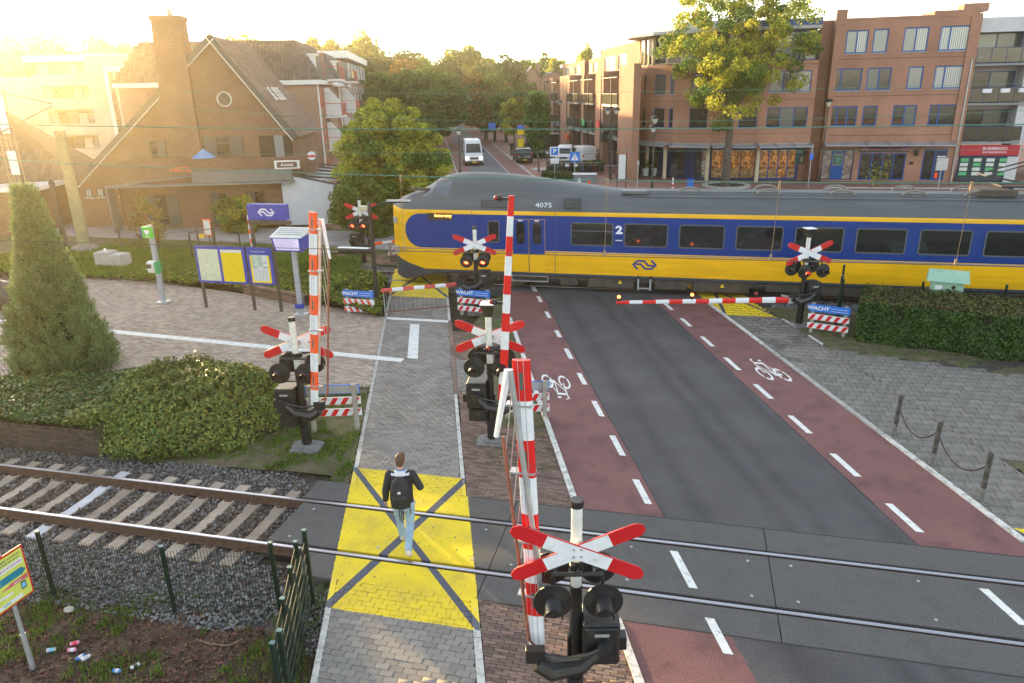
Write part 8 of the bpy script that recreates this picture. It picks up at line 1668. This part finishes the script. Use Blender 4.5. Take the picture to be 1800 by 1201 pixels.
# ---------------------------------------------------------------- street furniture beyond the train
def bicycle(label, loc, yaw, m, group):
    t = thing('bicycle', label, 'bicycle', loc, yaw, group)
    for y in (-.53, .53):
        w = MB(); w.tube([(0, y + .34 * math.cos(a), .34 + .34 * math.sin(a)) for a in np.linspace(0, 2 * math.pi, 17)], .022, 5, caps=False)
        for a in np.linspace(0, math.pi, 6)[:-1]: w.tube([(0, y + .33 * math.cos(a), .34 + .33 * math.sin(a)), (0, y - .33 * math.cos(a), .34 - .33 * math.sin(a))], .003, 3)
        w.build('wheel', TYRE, t)
    f = MB(); f.tube([(0, .53, .34), (0, .05, .30), (0, .2, .85), (0, .53, .34)], .018, 5); f.tube([(0, .05, .30), (0, -.36, .85), (0, -.53, .34)], .022, 5); f.tube([(0, .18, .78), (0, -.36, .80)], .02, 5); f.build('frame', m, t)
    f = MB(); f.tube([(0, -.36, .85), (0, -.33, 1.05), (-.28, -.2, 1.08)], .015, 5); f.tube([(0, -.33, 1.05), (.28, -.2, 1.08)], .015, 5); f.build('handlebar', GALV, t); MB().bbox((0, .24, .93), (.16, .26, .07), bev=.02).build('saddle', BLACK, t); MB().bbox((0, .55, .72), (.14, .4, .04)).build('carrier', BLACK, t)
    if m is not None and m.name == 'bike_white': MB().bbox((0, -.62, .85), (.36, .3, .25), bev=.03).build('crate', SWHITE, t)
    return t
BM = [mat('bike_black', (.02, .02, .022), .4), mat('bike_teal', (.03, .32, .36), .4), mat('bike_white', (.6, .6, .6), .4), mat('bike_red', (.4, .03, .03), .4), mat('bike_blue', (.06, .2, .5), .4)]
pr_ = [bicycle('%s bicycle in the crowded rack in front of the parked vans' % c, Wp(11.5, 70.4), STREET, m, 'bicycles in the rack by the vans') for c, m in zip(('black', 'teal', 'white crated', 'red', 'light blue'), BM)]
seq = [0, 0, 1, 0, 3, 0, 2, 0, 0, 2, 0, 4, 0, 0, 0, 3, 0, 0]
used_ = set()
for i, k in enumerate(seq):
    q = i / len(seq); p = Wp(11.2 + 5.0 * q, 71.0 - 1.3 * q + rng.uniform(-.25, .25)); yw = STREET + rng.uniform(-.35, .35)
    if k not in used_: used_.add(k); pr_[k].location = p; pr_[k].rotation_euler = (0, 0, yw)
    else: dup(pr_[k], p, yw, {9: 'white crated bicycle right of the middle of the crowded rack', 15: 'red bicycle near the right end of the crowded rack'}.get(i))
for i in range(9): dup(pr_[[0, 0, 2, 0, 0, 1, 0, 0, 3][i]], Wp(12.2 + i * .55, 86.5 + rng.uniform(-.3, .3)), STREET + rng.uniform(-.4, .4), ['black bicycle in the farther rack behind the black car', '', 'white crated bicycle in the farther rack', '', '', 'teal bicycle in the farther rack behind the black car', '', '', 'red bicycle in the farther rack behind the black car'][i] or 'black bicycle in the farther rack behind the black car', 'bicycles in the farther rack')
hedge('low dark hedge behind the bicycle rack', Wp(11.3, 73.2)[:2], Wp(16.8, 71.6)[:2], .5, .9, 3500, size=.09); hedge('dark hedge around the farther bicycle rack', Wp(12, 89)[:2], Wp(17.5, 88)[:2], 1.2, .9, 4500, size=.1)
def post_lamp(label, loc, h, heads, group='black street lamps of the square'):
    t = thing('street_lamp', label, 'street lamp', loc, 0, group); MB().tube([(0, 0, 0), (0, 0, 1.0), (0, 0, 1.05), (0, 0, h)], [.11, .10, .065, .05], 8).build('post', BLACK, t, smooth=True)
    for (dx, z) in heads:
        if dx: MB().tube([(0, 0, z - .5), (dx * .6, 0, z - .6), (dx, 0, z - .45)], .025, 5).build('bracket', BLACK, t)
        hd = MB(); hd.tube([(dx, 0, z - .1), (dx, 0, z - .06), (dx, 0, z + .1), (dx, 0, z + .16)], [.34, .35, .20, .03], 14); o = hd.build('lamp_cover', BLACK, t, smooth=True); MB().tube([(dx, 0, z - .45), (dx, 0, z - .11)], [.12, .26], 12).build('lamp_glass', mat('lamp_glass', (.6, .6, .55), .2, var=0), o, smooth=True)
    return t
def zt_(px, by, ty): 
    b = at(px, by); d = ray_(px, ty); t = b[1] / d[1]; return CH + d[2] * t
post_lamp('double headed black street lamp by the folded table', at(1073, 318), 6.0, [(-.38, 6.1), (.38, 6.1)]); post_lamp('black street lamp with two stacked heads in front of the curved building', at(1146, 333), 5.3, [(0, 5.55), (-.1, 4.9)])
post_lamp('black street lamp in front of the shop with stone pictures', at(1440, 322), 6.3, [(0, 6.5)]); post_lamp('street lamp left of the white van, partly behind the round tree', Wp(2.2, 62.5), 4.6, [(0, 4.8)]); post_lamp('street lamp beside the orange sign on the brick row', at(984, 270), 6.2, [(0, 6.4)]); post_lamp('distant street lamp beyond the blue pedestrian sign', Wp(9.2, 140), 6, [(0, 6.2)])
def sign_post(label, loc, h, plates, name='traffic_sign', yaw=STREET * .5, posts=1, pm=GALV):
    t = thing(name, label, 'sign', loc, yaw)
    for k in range(posts): x = (k - (posts - 1) / 2) * .7; MB().tube([(x, 0, 0), (x, 0, h)], .04, 6).build('post', pm, t)
    for (z, w, hh_, m, tx, tm) in plates:
        p = MB().bbox((0, -.06, z), (w, .03, hh_), bev=.008).build('plate', m, t)
        if tx: text(tx, p, (0, -.078, z), min(hh_ * .85, w * 1.1 / max(1, len(tx))), tm or SWHITE, bold=.004)
    return t
ps = sign_post('blue parking sign with white plate below, in front of the small van', at(975, 318), 2.9, [(2.55, .85, .85, SWHITE, '', None), (1.75, .75, .45, SWHITE, '', None)]); pp_ = MB().bbox((0, -.085, 2.58), (.62, .02, .62)).build('blue_field', BLUE, ps); text('P', pp_, (0, -.098, 2.58), .55, SWHITE, bold=.012)
pds = sign_post('blue pedestrian crossing sign in front of the bicycle rack', at(1010, 322), 2.6, [(2.25, .85, .85, BLUE, '', None)]); tri = MB().prism([(-.33, 1.95), (.33, 1.95), (0, 2.55)], .077, .082, M=XZ).build('white_triangle', SWHITE, pds); m_ = MB(); m_.tube([(0, -.086, 2.35), (0, -.086, 2.18)], .03, 6); m_.tube([(-.07, -.086, 2.02), (0, -.086, 2.2), (.08, -.086, 2.02)], .018, 4); m_.sphere((0, -.086, 2.42), .035, 8, 6); m_.build('walking_figure', BLACK, tri)
sign_post('distant blue pedestrian sign by the dark tree trunks', at(866, 255), 3.0, [(2.7, 1.1, 1.1, BLUE, '', None)]); sign_post('orange roadworks boards at the end of the street', at(832, 216), 3.2, [(2.6, 2.2, 1.5, mat('board_orange', (.85, .32, .01), .5), '', None)], posts=2, pm=BARKD)
bs = sign_post('yellow bus stop sign behind the black car', Wp(10.9, 92), 4.0, [(3.5, .8, .45, BLUE, '', None), (2.9, .8, .6, PYEL, '', None), (1.6, .75, 1.0, PYEL, '', None)], name='bus_stop_sign')
sign_post('tall white information panel on two dark posts on the square', at(1092, 335), 2.9, [(1.85, .55, 1.9, PANW, '', None)], name='information_sign', posts=2, pm=BARKD); sign_post('small blue sign on a thin pole before the green coffee poster', at(1420, 330), 3.3, [(2.4, .28, .5, BLUE, '', None)]); sign_post('small grey sign seen from behind on the right pavement', at(1648, 334), 2.3, [(1.9, .8, .9, GALV, '', None)]); sign_post('thin grey pole with small plate on the square', at(1120, 333), 2.3, [(2.1, .2, .25, GALV, '', None)])
sh_ = thing('bus_shelter', 'glass bus shelter behind the black car', 'bus shelter', Wp(14.2, 95), STREET); MB().box(-2.2, 2.2, -.8, .8, 2.4, 2.5).build('roof', LEAD, sh_)
for x in (-2.1, 2.1): MB().box(x - .05, x + .05, .6, .7, 0, 2.4).build('post', BLACK, sh_)
MB().box(-2.1, 2.1, .64, .66, .2, 2.3).build('glass_wall', MATS['smoked_glass'], sh_)
tl = thing('traffic_light', 'small black traffic light with white striped foot behind the train roof', 'traffic light', at(1182, 334)); MB().tube([(0, 0, 0), (0, 0, 1.0)], .07, 8).build('post', SWHITE, tl); MB().tube([(0, 0, .25), (0, 0, .45)], .073, 8).build('red_band', RED, tl); MB().bbox((0, 0, 1.5), (.5, .35, 1.0)).build('signal_head', BLACK, tl); MB().bbox((.4, 0, 1.35), (.5, .2, .3)).build('side_hood', BLACK, tl)
simple('litter_bin', 'bright blue bin on the square left of the ringed tree', 'bin', at(1213, 331), [('body', MB().bbox((0, 0, .35), (.5, .4, .75)), BLUE), ('lid', MB().bbox((0, 0, .75), (.54, .44, .06)), NSB)])
simple('street_cabinet', 'grey street cabinet with white lid behind the train cab', 'cabinet', at(1028, 328), [('body', MB().bbox((0, 0, .5), (1.9, .7, 1.0)), GREYM), ('lid', MB().bbox((0, 0, 1.04), (2.0, .8, .1)), SWHITE), ('orange_mark', MB().box(.3, .55, -.36, -.352, .3, .6), ORR), ('white_mark', MB().box(-.55, -.3, -.36, -.352, .35, .7), SWHITE)])
simple('vending_kiosk', 'brown grey machine against the brick pier by the folded table', 'kiosk', at(1109, 301), [('body', MB().bbox((0, 0, 1.0), (1.1, .7, 2.0)), mat('kiosk_brown', (.14, .10, .09), .6)), ('screen', MB().box(-.35, .35, -.36, -.352, 1.25, 1.75), BLACK)], rz=-.4)
simple('high_table', 'small grey folded table with crossed legs beside the double lamp', 'table', at(1078, 312), [('table_top', MB().bbox((0, 0, 1.05), (1.6, .8, .05)), GREYM)] + [('leg', MB().tube([(-.5, s, 0), (.5, s, 1.03)], .02, 4), BARKD) for s in (-.25, .25)] + [('leg', MB().tube([(.5, s, 0), (-.5, s, 1.03)], .02, 4), BARKD) for s in (-.25, .25)])
for px, lab in ((1134, 'white pot with clipped bush, left of two by the shop corner'), (1151, 'white pot with clipped bush, right of two by the shop corner')):
    p = at(px, 309); t = thing('plant_pot', lab, 'plant pot', p, 0, 'pots by the shop corner'); MB().tube([(0, 0, 0), (0, 0, .7)], [.28, .36], 12).build('pot', PANW, t, smooth=True); V, F = leaves(rng.normal(0, .2, (500, 3)) + np.array([0, 0, 1.05]), .09); link('bush', npmesh('bush', V, F, LM), t)
for k, (px, py) in enumerate(((1003, 273), (1013, 275), (1022, 271))): t = thing('planter_ball', ['left', 'middle', 'right'][k] + ' grey ball planter by the orange sign', 'planter', Wp(16.4 + k * .5, 84 - k * .8), 0, 'grey ball planters'); MB().sphere((0, 0, .4), .42, 14, 10).build('ball', GREYM, t, smooth=True)
rg = link('tree_ring', None, None, kind='structure', loc=(3.24, 62.4, 0)); n = 22
for i in range(n):
    a0, a1 = 2 * math.pi * (i + .03) / n, 2 * math.pi * (i + .97) / n
    MB().prism([(1.5 * math.cos(a0), 1.5 * math.sin(a0)), (1.95 * math.cos(a0), 1.95 * math.sin(a0)), (1.95 * math.cos(a1), 1.95 * math.sin(a1)), (1.5 * math.cos(a1), 1.5 * math.sin(a1))], -.05, .12).build('kerbstone', KERB, rg)
MB().prism([(1.49 * math.cos(a), 1.49 * math.sin(a)) for a in np.linspace(0, 6.283, 25)[:-1]], -.05, .06).build('soil', SOIL, rg)
# square: pale paving bands and kerbs
sq = link('square_kerb', None, None, kind='structure')
for (c0, c1) in (((11.2, 61.6), (24.5, 61.9)), ((24.5, 61.9), (27, 59)), ((11.2, 61.6), (10.6, 60.6)), ((-6, 57), (14, 58.5))):
    a, b = Vector((*c0, 0)), Vector((*c1, 0)); L_ = (b - a).length; n = int(L_ / 1.0) or 1
    for i in range(n): p, q = a.lerp(b, (i + .01) / n), a.lerp(b, (i + .99) / n); MB().tube([p, q], .09, 4).build('kerbstone', KERB, sq)
for i in range(7): MB().prism([(*Wp(9.4 + 0, 96 - i * 5)[:2],), (*Wp(9.6, 96 - i * 5)[:2],), (*Wp(9.6, 92 - i * 5)[:2],), (*Wp(9.4, 92 - i * 5)[:2],)][::-1], -.02, .004).build('pale_band', mat('pale_paving', (.42, .42, .42), .8), sq)
for p0, p1, q0, q1 in ((11.8, 14.5, 86, 86.6), (10.2, 12.5, 75, 77.2), (11, 17.5, 89.6, 89.9)): MB().prism([Wp(p0, q0)[:2], Wp(p1, q0)[:2], Wp(p1, q1)[:2], Wp(p0, q1)[:2]], -.02, .006).build('pale_band', MATS['pale_paving'], sq)
sg_ = thing('sapling', 'yellow leaved sapling tip showing above the train roof', 'sapling', at(1540, 330)); V, F = leaves(rng.normal(0, 1, (160, 3)) * np.array([.5, .3, .55]) + np.array([0, 0, 1.0]), .14); link('leaves', npmesh('leaves', V, F, LY), sg_); MB().tube([(0, 0, 0), (0, 0, 1.6)], .02, 5).build('stem', BARK, sg_)
# ---------------------------------------------------------------- haze volume, added to give the glow of the lens glare
hz = MB(); hz.box(-230, 200, -45, 330, -1.4, 34); hz = hz.build('haze', [], kind='stuff'); hm = bpy.data.materials.new('haze'); hm.use_nodes = True
hn = hm.node_tree; hn.nodes.remove(hn.nodes['Principled BSDF']); pv = hn.nodes.new('ShaderNodeVolumePrincipled'); pv.inputs['Color'].default_value = (1, .86, .60, 1); pv.inputs['Density'].default_value = .00062; pv.inputs['Anisotropy'].default_value = .83
hn.links.new(pv.outputs[0], hn.nodes['Material Output'].inputs['Volume']); hz.data.materials.append(hm)
